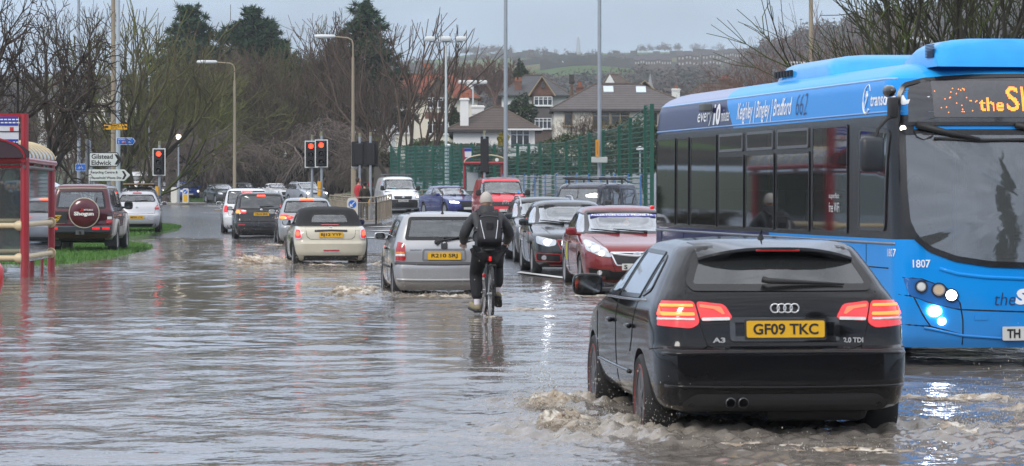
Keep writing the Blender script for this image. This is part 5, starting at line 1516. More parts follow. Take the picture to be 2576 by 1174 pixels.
mb=MB();mb.tube([(-.10,-.0,.56),(-.18,0,.55),(-.2,0,.62)],[.03,.025,.03],8);mb.box((-.1,0,.58),(.12,.22,.12));mb.build('tow_bar',pmat('steel_worn',(.12,.12,.12),.5,.6),c.root)
mirror(c,'left',2.95,1.22,BLK,(.13,.24,.22),.05);mirror(c,'right',2.95,1.22,BLK,(.13,.24,.22),.05)
add_wheels(c,ALLOY,6,.25,-.03,.55)
mb=MB();mb.bbox((2.2,0,.42),(3.9,1.2,.12),.03);mb.bbox((.95,0,.37),(.16,1.4,.16),.04);mb.build('chassis',BLK,c.root)
for sg in(1,-1):
    mb=MB();mb.box((.5,sg*.72,.38),(.02,.28,.34));mb.build('mud_flap',BLK,c.root)
c.finish();cabin(c,.4,3.2,(1.1,2.2),zd=1.12,h=.45)

# white off-roader ahead of the people carrier
S=spec(4.6,1.85,1.70,1.06,.9,1.15,2.2,.2,.5,.35,(.9,3.6),tum=.40,ar=.3,br=.25)
c=family_car('estate_car','white tall car, only its roof and mirrors showing over the black people carrier',S,away(-9.9,104,7,.0),paint('paint_white',(.74,.75,.76),0,.3,dirt=.1),GL,splits=(1.6,2.6),rails=(.7,2.9,pmat('rail_silver')),x0b=.55,x0t=.7,plate_t=None)
tails(c,[(.90,1.05),(.72,1.05),(.70,.8),(.90,.8)],LENS_LIT)
c.patch('high_brake_light','rear',[(-.2,1.55),(.2,1.55),(.2,1.58),(-.2,1.58)],BRAKE,off=.03)
c.finish();cabin(c,.6,3.3,(1.3,2.3))

# ---- oncoming traffic on the right
def hot_hatch():
    S=spec(4.22,1.76,1.48,.98,.80,1.18,2.15,.22,.55,.315,(.85,3.42),tum=.38,ar=.35,br=.3,af=.5,bf=.5,bowf=.18)
    c=family_car('hatchback','black hatchback with a red grille outline and bright headlight, beside the maroon saloon',S,toward(1.30,54.3,4.22,4.5,.02),paint('paint_black_teal',(.011,.015,.017),.2,.2,dirt=.15),WSC,view='front',splits=(1.85,),plate_t='',plate_z=.50,hl=[(.80,.78),(.42,.70),(.44,.60),(.60,.57),(.80,.64)],lit=True,x0b=.75,x0t=.95)
    c.patch('grille','front',[(.42,.70),(-.42,.70),(-.36,.58),(-.22,.38),(.22,.38),(.36,.58)],pmat('grille_black'),off=.010,rnd=.03)
    c.ring('grille_outline','front',rounded([(.43,.71),(-.43,.71),(-.37,.57),(-.23,.365),(.23,.365),(.37,.57)],.03),.014,pmat('trim_red',(.55,.02,.03),.4),off=.016)
    vwbadge(c,'front',0,.645,.06)
    p,n=c.hit('front',-.25,.645);lettering('model_badge','GTI',.15,.05,CHROME,c.root,frame(p+Vector((.022,0,0)),(0,1,0),(0,0,1)),.04)
    for sg in(1,-1):
        a=c.patch('side_intake','front',[(sg*.80,.44),(sg*.36,.42),(sg*.34,.28),(sg*.78,.30)],pmat('grille_black'),off=.010,rnd=.04)
        c.ring('intake_outline','front',rounded([(sg*.81,.45),(sg*.35,.43),(sg*.33,.27),(sg*.79,.29)],.04),.010,pmat('trim_red'),off=.014,parent=a)
        c.patch('fog_light','front',disc_poly(sg*.66,.36,.045),HEADL,off=.016,parent=a)
    c.strip('lip_stripe','front',[(.55,.215),(0,.21),(-.55,.215)],.014,pmat('trim_red'),off=.012)
    c.finish();cabin(c,.8,2.95,(1.2,2.1))
hot_hatch()

def red_saloon():
    S=spec(4.61,1.80,1.46,.96,.78,1.12,2.15,.22,.95,.32,(.95,3.65),boot=.55,tum=.385,ar=.35,br=.3,af=.50,bf=.52,bowf=.20)
    c=family_car('saloon_car','maroon red saloon with a white sunstrip and yellow door sticker, behind the bus tail',S,toward(2.10,46.6,4.61,4.5,.06,z=0),paint('paint_red',(.20,.012,.016),.15,.25,dirt=.15),WSC,view='front',splits=(1.95,),plate_t='',plate_z=.44,hl=[(.83,.86),(.76,.885),(.50,.745),(.42,.60),(.62,.62),(.83,.72)],x0b=1.05,x0t=1.35,spokes=7)
    c.patch('grille','front',[(.43,.64),(-.43,.64),(-.33,.48),(.33,.48)],pmat('grille_black'),off=.010,rnd=.03)
    c.strip('grille_bar','front',[(.43,.665),(.2,.635),(0,.62),(-.2,.635),(-.43,.665)],.05,CHROME,off=.022)
    c.ring('grille_outline','front',rounded([(.46,.69),(-.46,.69),(-.35,.455),(.35,.455)],.04),.022,CHROME,off=.016)
    round_badge(c,'front',0,.63,.07)
    for sg in(1,-1):
        for u,v,r in((.70,.73,.055),(.585,.665,.05),(.77,.80,.04)):
            c.patch('lamp_reflector','front',disc_poly(sg*u,v,r),CLEARL if u!=.585 else CHROME,off=.02)
        a=c.patch('side_intake','front',[(sg*.80,.42),(sg*.42,.38),(sg*.42,.27),(sg*.76,.30)],pmat('grille_black'),off=.010,rnd=.03)
        c.patch('fog_light','front',disc_poly(sg*.62,.345,.04),HEADL,off=.016,parent=a)
        seams(c,'front',[[(sg*.46,.70),(sg*.40,.45),(sg*.30,.25)]])
    # sunstrip across the windscreen top
    st=c.patch('sunstrip','front',[(.565,1.30),(-.565,1.30),(-.58,1.262),(.58,1.262)],pmat('strip_blue',(.10,.10,.42),.4),off=.010,dens=.03)
    V,F=text_geo('ALLERTON\u00b7COSY\u00b7PRUNE PA',.03,0,1.1);sz=V.max(0)-V.min(0);mb=MB();P=[]
    for x,y in V:
        u=-.02+x/sz[0]*1.08;v=1.281+y/sz[1]*.030
        p,n=c.hit('front',u,v);P.append(p+n*.016)
    mb.add(P,F);mb.build('lettering',WHITE_INK,st,fix=False)
    c.patch('door_sticker','right',[(1.60,.80),(1.70,.80),(1.66,.50),(1.56,.50)],pmat('sticker_yellow',(.55,.60,.03),.5),off=.008)
    mb=MB();q=Vector(c.hit('front',.03,1.15)[0])-Vector((.12,0,0));mb.lathe([(.002,-.005),(.05,-.004),(.05,.004),(.002,.005)],16,'x',tuple(q));mb.tube([q,q+Vector((-.05,0,.1))],.004,5);mb.build('air_freshener',pmat('freshener_orange',(.7,.28,.12),.6),c.root)
    c.finish();cabin(c,1.2,3.3,(1.5,2.4));return c
rs=red_saloon()
pl=[o for o in rs.root.children if o.name.startswith('number_plate')][0]
lettering('registration','S',.055,.075,pmat('plate_ink'),pl,frame(Vector(rs.root.matrix_world.translation)*0+Vector((4.655,-.20,.44)),(0,1,0),(0,0,1)),.03)

S=spec(4.55,1.78,1.50,1.0,.84,1.15,2.15,.2,.35,.32,(.9,3.55),tum=.40)
c=family_car('estate_car','dark grey estate car with roof rails close behind the black hot hatchback',S,toward(.98,62.5,4.55,4.5,.02),paint('paint_dark_grey',(.030,.033,.036),.3,.25),WSC,view='front',splits=(1.2,2.1),rails=(.6,2.6,pmat('rail_silver')),hl=[(.80,.82),(.45,.76),(.46,.64),(.80,.68)],grille=[(.40,.78),(-.40,.78),(-.36,.62),(.36,.62)],plate_t='',plate_z=.48,x0b=.4,x0t=.5)
c.finish();cabin(c,.7,3.2,(1.3,2.2))

# dark blue off-roader with roof bars, turning
S=dict(L=4.54,W=1.80,H=1.92,wr=.37,axles=(.9,3.44),belt=1.16,gap=.06,rear=[(.40,.1),(.52,.0),(.8,.0),(1.15,.04),(1.22,.06),(1.76,.14),(1.85,.2),(1.90,.4),(1.92,.8)],
    front=[(.4,4.45),(.5,4.53),(.7,4.54),(.95,4.5),(1.05,4.38),(1.10,3.9),(1.16,3.45),(1.78,3.0),(1.85,2.85),(1.9,2.6),(1.92,2.2)],
    width=[(.40,.8),(.52,.87),(.75,.895),(1.05,.895),(1.16,.87),(1.78,.76),(1.85,.73),(1.90,.6),(1.92,.25)],corner=dict(ar=.15,br=.12,bowr=.02,af=.3,bf=.25,bowf=.08,e=3,taper=.02))
c=Car('off_roader','dark navy off-roader with black roof bars turning across by the blue-posted barrier','car',S,**toward(1.50,86.8,4.54,-25,.0,z=.0),paint=paint('paint_navy',(.014,.018,.042),.2,.25))
c.window('front',[(-.74,1.20),(.74,1.20),(.66,1.75),(-.66,1.75)],'windscreen',WSC,.04,.06)
c.window('rear',[(-.70,1.24),(.70,1.24),(.64,1.72),(-.64,1.72)],'rear_window',GLD,.05,.07)
for sd in('left','right'):
    c.window(sd,[(2.55,1.19),(2.52,1.74),(2.95,1.74),(3.28,1.18)],'side_window',GLD,.03,.05)
    c.window(sd,[(1.62,1.19),(1.60,1.74),(2.42,1.74),(2.45,1.19)],'side_window',GLD,.03,.05)
    c.window(sd,[(.35,1.22),(.40,1.70),(1.45,1.73),(1.48,1.20)],'side_window',GLD,.03,.08)
    seams(c,sd,[[(1.55,1.18),(1.55,.5)],[(2.5,1.18),(2.5,.5)]])
    mirror(c,sd,3.05,1.2,BLK,(.12,.22,.2),.05)
for x in(1.15,2.35):
    mb=MB();mb.tube([(x,-.80,2.02),(x,.80,2.02)],.022,6)
    for s in(-1,1):mb.tube([(x,s*.66,2.02),(x,s*.68,1.84)],.03,6)
    mb.build('roof_bar',BLK,c.root)
for s in(1,-1):
    mb=MB();mb.tube([(.5,s*.62,1.93),(1.0,s*.62,2.05),(2.9,s*.62,2.05)],.02,6);mb.build('roof_bar',BLK,c.root)
c.patch('tax_disc','front',[(-.58,1.24),(-.48,1.24),(-.48,1.34),(-.58,1.34)],pmat('paper',(.75,.78,.75),.6),off=.012)
for P in([(.84,1.0),(.58,1.0),(.58,.82),(.84,.82)],):
    for Q in(P,flip(P)):c.patch('headlight','front',Q,HEADL,off=.01,rnd=.03)
c.patch('grille','front',[(.55,1.0),(-.55,1.0),(-.55,.82),(.55,.82)],pmat('grille_black'),off=.01)
add_wheels(c,ALLOY,5,.23,.0,.6);antenna(c,3.2,.4,.1)
c.finish();cabin(c,.4,3.3,(1.2,2.2),zd=1.10,h=.5)

# red panel van
def van(name,label,S,pos,pm,glass,plate_t,hl,grille,group=None,lower=None,lit=LAMP_DIM,wsb=None,sidewin=True,plate_shift=0,plate_w=.86,door=None):
    c=Car(name,label,'van',S,**pos,group=group,paint=pm)
    L,W,H,b=S['L'],S['W'],S['H'],S['belt']
    k=S['width'][-4][1]
    c.window('front',wsb or[(-.42*W,b+.03),(.42*W,b+.03),(k-.06,H-.17),(-(k-.06),H-.17)],'windscreen',WSC,.04,.07)
    fb=np.interp(b+.03,[p[0]for p in S['front']],[p[1]for p in S['front']]);ft=np.interp(H-.2,[p[0]for p in S['front']],[p[1]for p in S['front']])
    for sd in('left','right'):
        c.window(sd,[(fb-1.05,b+.0),(fb-1.05,H-.22),(ft-.10,H-.24),(fb-.12,b-.02)],'side_window',GL,.03,.05)
        seams(c,sd,[[(fb-1.1,H-.2),(fb-1.1,.3)],[(fb-2.3,H-.2),(fb-2.3,.3)],[(.3,b-.1),(fb-1.1,b-.1)],[(fb+.05,b-.1),(fb,.35)]])
        mirror(c,sd,fb-.22,b+.05,BLK,(.12,.22,.26),.06)
    for P in(hl,flip(hl)):
        h=c.patch('headlight','front',P,HEADL,off=.012,rnd=.04);cx=sum(p[0]for p in P)/len(P);cz=sum(p[1]for p in P)/len(P)
        c.patch('bulb','front',disc_poly(cx,cz,.05),lit,off=.02,parent=h)
        c.patch('indicator_lens','front',[(cx-.05,cz+.06),(cx+.05,cz+.06),(cx+.05,cz+.11),(cx-.05,cz+.10)],AMBER,off=.018,parent=h)
    c.patch('grille','front',grille,pmat('grille_black'),off=.012,rnd=.03)
    if lower: 
        c.patch('front_bumper','front',lower,BLK,off=.014,rnd=.05,dens=.08)
    seams(c,'top',[[(fb+.10,-.36*W),(L-.25,-.32*W)],[(fb+.10,.36*W),(L-.25,.32*W)]],'bonnet_gap')
    seams(c,'front',[[(.42*W,b-.04),(.36*W,grille[0][1]+.10)],[(-.42*W,b-.04),(-.36*W,grille[0][1]+.10)]],'bonnet_gap')
    wiper(c,'front',(.45,b+.04),(-.05,b+.10));wiper(c,'front',(-.15,b+.04),(-.68,b+.09))
    plate(c,plate_t,'front',0,S['plate_z'],yellow=False,shift=plate_shift,tw=plate_w*.52)
    for sg in(1,-1):c.patch('tail_light','rear',[(sg*.47*W,1.25),(sg*.40*W,1.25),(sg*.40*W,.8),(sg*.47*W,.8)],LENS,off=.01)
    add_wheels(c,pmat('steel_wheel'),6,.21,.03,.62)
    return c
S=dict(L=4.89,W=1.90,H=1.93,wr=.335,axles=(1.0,4.0),belt=1.20,plate_z=.58,rear=[(.25,.1),(.35,.02),(.6,.0),(1.2,.03),(1.75,.1),(1.84,.16),(1.90,.4),(1.93,.9)],
    front=[(.22,4.76),(.32,4.86),(.5,4.89),(.72,4.86),(.90,4.78),(1.02,4.62),(1.12,4.35),(1.20,4.08),(1.78,3.42),(1.85,3.3),(1.905,3.0),(1.93,2.6)],
    width=[(.22,.84),(.32,.90),(.5,.94),(.8,.95),(1.1,.94),(1.22,.92),(1.70,.80),(1.82,.76),(1.90,.62),(1.93,.3)],corner=dict(ar=.12,br=.12,bowr=.02,af=.35,bf=.4,bowf=.16,e=2.6,taper=.03))
c=van('panel_van','bright red panel van with black roof facing us behind the cyclist',S,toward(-.25,113,4.89,6.5,.0),paint('paint_van_red',(.66,.012,.03),0,.3,dirt=.08),GL,'5 MPE',[(.90,.96),(.60,.90),(.60,.74),(.90,.76)],[(.56,.92),(-.56,.92),(-.56,.745),(.56,.745)],plate_shift=.10,plate_w=.55)
vwbadge(c,'front',0,.84,.13)
c.patch('lower_grille','front',[(.60,.52),(-.60,.52),(-.55,.34),(.55,.34)],pmat('grille_black'),off=.01,rnd=.03)
for z in(.78,.83,.88):c.strip('grille_slat','front',[(.54,z),(0,z),(-.54,z)],.012,pmat('slat_grey',(.06,.06,.06),.4),off=.018)
c.patch('roof_panel','top',[(.5,-.70),(3.2,-.70),(3.2,.70),(.5,.70)],pmat('roof_dark',(.05,.052,.058),.4,coat=.5),off=.006,rings=8)
c.patch('tax_disc','front',[(.60,1.28),(.70,1.28),(.68,1.38),(.59,1.38)],pmat('disc_blue',(.05,.25,.6),.5),off=.012)
c.finish();deck(c,2.6,4.2,.84,1.16);seats(c,2.9,1.15,(.5,-.05,-.55),.55)

S=dict(L=4.80,W=1.895,H=1.94,wr=.335,axles=(.95,3.95),belt=1.22,plate_z=.66,rear=[(.25,.1),(.35,.02),(.6,.0),(1.2,.03),(1.75,.1),(1.84,.16),(1.90,.4),(1.94,.9)],
    front=[(.22,4.68),(.32,4.78),(.5,4.80),(.75,4.77),(.90,4.70),(1.0,4.5),(1.12,4.15),(1.22,3.85),(1.76,3.15),(1.85,3.0),(1.91,2.7),(1.94,2.2)],
    width=[(.22,.84),(.32,.90),(.5,.94),(.8,.945),(1.1,.93),(1.22,.91),(1.70,.80),(1.83,.75),(1.91,.6),(1.94,.3)],corner=dict(ar=.12,br=.12,bowr=.02,af=.5,bf=.5,bowf=.2,e=2.4,taper=.03))
c=van('panel_van','white panel van with a roof ladder rack and dark bumper by the green fence',S,toward(-5.62,144,4.8,10,.0),paint('paint_van_white',(.74,.75,.77),0,.3,dirt=.12),GL,'NV07 HGD',[(.90,1.02),(.66,.90),(.62,.76),(.88,.78)],[(.48,.90),(-.48,.90),(-.44,.74),(.44,.74)],lower=[(-.92,.30),(.92,.30),(.93,.64),(.60,.72),(-.60,.72),(-.93,.64)])
round_badge(c,'front',0,.82,.075);c.patch('lower_grille','front',[(.42,.55),(-.42,.55),(-.42,.42),(.42,.42)],pmat('grille_black'),off=.02)
c.patch('dash_sign','front',[(-.5,1.29),(-.25,1.29),(-.25,1.34),(-.5,1.34)],pmat('sign_cyan',(.25,.55,.65),.5),off=.010)
for y in(.62,-.62):
    mb=MB();mb.tube([(.5,y,2.04),(3.0,y,2.04)],.022,6)
    for x in(.7,1.75,2.8):mb.tube([(x,y,1.88),(x,y,2.04)],.015,5)
    mb.build('ladder_rack',pmat('rack_grey',(.10,.10,.10),.5),c.root)
mb=MB()
for x in(.7,1.75,2.8):mb.tube([(x,-.62,2.05),(x,.62,2.05)],.02,6)
mb.build('ladder_rack',pmat('rack_grey'),c.root)
mb=MB();P=[]
for u,w_,v,h in((1.55,.5,1.60,.10),(1.6,.4,1.42,.10)):
    for i in range(5):
        a,b=u+i*w_/5,u+(i+.7)*w_/5;vs=[]
        for x,z in((a,v),(b,v),(b,v+h),(a,v+h)):p,n=c.hit('right',x,z);vs.append(p+n*.006)
        mb.quad(*vs)
mb.build('side_lettering',pmat('van_red_ink',(.55,.12,.12),.5),c.root)
c.finish();deck(c,2.5,4.0,.84,1.16);seats(c,2.7,1.15,(.5,-.05,-.55),.55)

# blue saloon beside the red van
S=spec(4.78,1.85,1.48,.98,.80,1.2,2.25,.25,1.0,.33,(1.0,3.85),boot=.6,tum=.385,af=.55,bf=.55,bowf=.22)
c=family_car('saloon_car','dark blue saloon with daytime lights on, between white van and red van',S,toward(-2.02,131,4.78,22,.0,z=.42),paint('paint_blue',(.035,.045,.20),.4,.25,dirt=.05),GL,view='front',splits=(2.0,),hl=[(.86,.80),(.50,.74),(.50,.66),(.82,.66)],grille=[(.45,.74),(-.45,.74),(-.34,.44),(.34,.44)],plate_t='',plate_z=.40,x0b=1.05,x0t=1.4)
for sg in(1,-1):c.patch('daytime_light','front',[(sg*.84,.72),(sg*.48,.69),(sg*.48,.65),(sg*.82,.66)],LAMP_ON,off=.022)
c.finish();cabin(c,1.2,3.4,(1.5,2.5))

# ---- traffic beyond the lights
far='cars queueing beyond the junction'
S=spec(4.5,1.80,1.37,.95,.80,1.3,2.2,.5,1.3,.33,(.9,3.5),boot=.8,tum=.38)
c=family_car('coupe','white coupe right of the people carrier, facing us across the junction',S,toward(X_at(722,208),208,4.5,24,.0,z=.85),paint('paint_white'),GL,view='front',splits=(1.7,),hl=[(.84,.76),(.55,.70),(.55,.60),(.84,.62)],grille=[(.40,.70),(-.40,.70),(-.34,.45),(.34,.45)],plate_t=None,x0b=1.2,x0t=1.5,det=1,group=far)
c.finish();cabin(c,1.1,3.2,(1.4,2.3))
S=spec(4.75,1.80,1.55,1.0,.84,1.2,2.2,.2,.4,.33,(.95,3.7),tum=.40)
c=family_car('estate_car','pale silver estate car with headlights on behind the twin traffic lights',S,toward(X_at(800,196),196,4.75,24,.0,z=.72),paint('paint_silver_est',(.46,.48,.52),.5,.3),GL,view='front',splits=(1.3,2.25),rails=(.6,2.8,pmat('rail_silver')),hl=[(.84,.86),(.55,.80),(.55,.66),(.84,.68)],grille=[(.36,.80),(-.36,.80),(-.32,.66),(.32,.66)],plate_t='',plate_z=.5,lit=True,x0b=.45,x0t=.6,group=far)
c.finish();cabin(c,.7,3.4,(1.4,2.4))
S=spec(4.57,1.77,1.46,.97,.82,1.2,2.2,.25,.9,.315,(.95,3.5),boot=.5,tum=.385)
c=family_car('saloon_car','dark green car with pale headlights beside the weeping tree trunk',S,toward(X_at(580,204),204,4.57,22,.0,z=.72),paint('paint_dark_green',(.018,.028,.028),.3,.25),GL,view='front',splits=(1.9,),hl=[(.82,.80),(.55,.76),(.55,.64),(.82,.66)],grille=[(.26,.80),(-.26,.80),(-.24,.64),(.24,.64)],plate_t='',plate_z=.46,x0b=.95,x0t=1.2,group=far)
c.strip('grille_frame','front',[(.26,.81),(.24,.63),(-.24,.63),(-.26,.81),(.26,.81)],.03,CHROME);c.finish();cabin(c,1.0,3.3,(1.4,2.3))
S=spec(3.9,1.68,1.46,.96,.80,1.1,2.05,.2,.45,.29,(.7,3.15),tum=.38)
c=family_car('hatchback','bright blue hatchback with one headlight glowing behind the yellow bollard',S,toward(X_at(478,222),222,3.9,13,.0,z=.92),paint('paint_bright_blue',(.02,.07,.36),.2,.25),GL,view='front',splits=(1.7,),hl=[(.80,.78),(.52,.74),(.52,.62),(.78,.62)],grille=[(.36,.72),(-.36,.72),(-.34,.62),(.34,.62)],plate_t='',plate_z=.44,x0b=.65,x0t=.85,group=far)
c.patch('bulb','front',disc_poly(.66,.68,.07),LAMP_DIM,off=.022);vwbadge(c,'front',0,.72,.07);c.finish();cabin(c,.7,2.8,(1.1,1.9))
S=spec(4.2,1.74,1.46,.97,.82,1.15,2.1,.22,.5,.31,(.8,3.35),tum=.38)
c=family_car('hatchback','black hatchback next in line behind the bright blue hatchback',S,toward(X_at(430,229),229,4.2,16,.0,z=.98),paint('paint_black_mpv'),GL,view='front',splits=(1.8,),hl=[(.82,.80),(.54,.76),(.54,.64),(.80,.64)],grille=[(.36,.74),(-.36,.74),(-.34,.64),(.34,.64)],plate_t=None,x0b=.7,x0t=.9,group=far)
c.finish();cabin(c,.7,3.0,(1.2,2.0))
S=spec(4.4,1.76,1.48,.98,.84,1.15,2.15,.22,.55,.31,(.85,3.5),tum=.385)
c=family_car('hatchback','white car between the white van and the black hatchback in line',S,toward(X_at(400,238),238,4.4,12,.0,z=1.02),paint('paint_white'),GL,view='front',splits=(1.85,),hl=[(.82,.82),(.54,.76),(.54,.66),(.80,.66)],grille=[(.36,.74),(-.36,.74),(-.34,.64),(.34,.64)],plate_t=None,x0b=.7,x0t=.95,group=far)
c.finish();cabin(c,.7,3.0,(1.2,2.1))
S=dict(L=4.9,W=1.98,H=2.15,wr=.335,axles=(1.0,4.0),belt=1.25,plate_z=.55,rear=[(.25,.1),(.35,.02),(.6,.0),(1.2,.03),(1.9,.1),(2.05,.2),(2.12,.5),(2.15,.9)],
    front=[(.22,4.78),(.32,4.88),(.5,4.90),(.75,4.87),(.92,4.80),(1.05,4.6),(1.15,4.25),(1.25,3.95),(1.70,3.42),(1.95,3.0),(2.10,2.6),(2.15,2.1)],
    width=[(.22,.88),(.32,.94),(.5,.98),(.8,.99),(1.1,.98),(1.22,.96),(1.80,.86),(2.0,.80),(2.11,.62),(2.15,.3)],corner=dict(ar=.12,br=.12,bowr=.02,af=.45,bf=.45,bowf=.16,e=2.5,taper=.02))
c=van('panel_van','white panel van at the far back of the queue near the mossy tree',S,toward(X_at(364,246),246,4.9,18,.0,z=1.22),paint('paint_van_white'),GL,'',[(.92,.98),(.68,.92),(.68,.76),(.90,.78)],[(.45,.86),(-.45,.86),(-.42,.74),(.42,.74)],group=far,wsb=[(-.82,1.28),(.82,1.28),(.76,1.74),(-.76,1.74)])
c.patch('logo','front',disc_poly(-.42,1.02,.13),pmat('logo_red',(.55,.04,.04),.5),off=.012);c.finish();deck(c,2.5,4.0,.88,1.2);seats(c,2.8,1.2,(.5,-.5),.5)
S=spec(4.4,1.76,1.48,.98,.84,1.15,2.15,.22,.55,.31,(.85,3.5),tum=.385)
c=family_car('hatchback','silver car showing just its roof between dark green car and people carrier',S,toward(X_at(634,212),212,4.4,20,.0,z=.80),paint('paint_silver_est'),GL,view='front',splits=(1.85,),hl=[(.82,.82),(.54,.76),(.54,.66),(.80,.66)],plate_t=None,x0b=.7,x0t=.95,group=far)
c.finish();cabin(c,.7,3.0,(1.2,2.1))
# cars behind the left-hand railing
S=spec(4.4,1.76,1.46,.97,.84,1.15,2.15,.22,.55,.31,(.85,3.5),tum=.385)
for x,Y,th,z,pm,lab in((170,150,62,.75,paint('paint_slate_blue',(.10,.15,.22),.4,.3),'slate blue car behind the grey railing, left of the cycle sign pole'),(212,158,70,.8,paint('paint_steel',(.30,.34,.40),.5,.3),'steel grey car behind the railing, under the cycle sign')):
    c=family_car('parked_car',lab,S,toward(X_at(x,Y),Y,4.4,th,.0,z=z),pm,GL,view='front',splits=(1.85,),hl=[(.82,.82),(.54,.76),(.54,.66),(.80,.66)],plate_t=None,x0b=.7,x0t=.95,group='cars behind the railing')
    c.finish();cabin(c,.7,3.0,(1.2,2.1))
S=spec(4.5,1.76,1.48,.98,.84,1.15,2.15,.2,.35,.31,(.85,3.5),tum=.40)
c=family_car('estate_car','dark estate car with timber on its roof rack, just beyond the silver hatchback',S,away(X_at(352,118),118,10,.0,z=.33),paint('paint_dark_grey'),GL,splits=(1.2,2.1),plate_t=None,x0b=.45,x0t=.55)
tails(c,[(.85,1.0),(.72,1.0),(.72,.75),(.85,.75)],LENS_LIT)
mb=MB()
for x in(.9,2.4):mb.tube([(x,-.7,1.56),(x,.7,1.56)],.02,6);mb.tube([(x,-.66,1.44),(x,-.66,1.56)],.02,6);mb.tube([(x,.66,1.44),(x,.66,1.56)],.02,6)
mb.build('roof_bar',BLK,c.root);c.finish();cabin(c,.6,3.2,(1.3,2.2))
tl=thing('timber_load','tan timber boards strapped on the dark estate car roof rack','timber',c.root.location,c.root.rotation_euler.z)
mb=MB();mb.bbox((1.6,0,1.61),(2.6,1.2,.05),.01);mb.build('board',pmat('tan_wood',(.34,.22,.12),.7,var=.3),tl)
# ------------------------------------------------------------------ the bus
def bus_paint():
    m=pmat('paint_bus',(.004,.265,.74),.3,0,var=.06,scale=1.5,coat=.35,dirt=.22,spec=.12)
    N,L=m.node_tree.nodes,m.node_tree.links
    p=N['Principled BSDF'];src=p.inputs['Base Color'].links[0].from_socket
    t=[n for n in N if n.type=='TEX_COORD'][0]
    s=N.new('ShaderNodeSeparateXYZ');L.new(t.outputs['Object'],s.inputs[0])
    def lt(sock,k,b):            # navy tail: x below a slanted boundary
        a=N.new('ShaderNodeMath');a.operation='MULTIPLY_ADD';L.new(s.outputs['Z'],a.inputs[0]);a.inputs[1].default_value=k;L.new(s.outputs['X'],a.inputs[2])
        c=N.new('ShaderNodeMath');c.operation='LESS_THAN';L.new(a.outputs[0],c.inputs[0]);c.inputs[1].default_value=b;return c.outputs[0]
    nav=lt(None,1.3,4.15+1.3*2.4)
    mx=N.new('ShaderNodeMix');mx.data_type='RGBA';L.new(nav,mx.inputs['Factor']);L.new(src,mx.inputs['A']);mx.inputs['B'].default_value=(.012,.016,.085,1)
    # the lighter roof edge
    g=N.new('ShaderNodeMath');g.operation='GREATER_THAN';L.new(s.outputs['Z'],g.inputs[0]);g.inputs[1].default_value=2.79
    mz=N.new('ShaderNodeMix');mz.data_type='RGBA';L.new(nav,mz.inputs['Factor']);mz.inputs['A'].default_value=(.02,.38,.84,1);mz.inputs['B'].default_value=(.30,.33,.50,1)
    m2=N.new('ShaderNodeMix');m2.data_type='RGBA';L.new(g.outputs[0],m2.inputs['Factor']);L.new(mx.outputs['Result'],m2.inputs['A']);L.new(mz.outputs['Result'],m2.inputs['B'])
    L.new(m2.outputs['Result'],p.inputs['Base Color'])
    return two_sided(m,(.10,.10,.11))
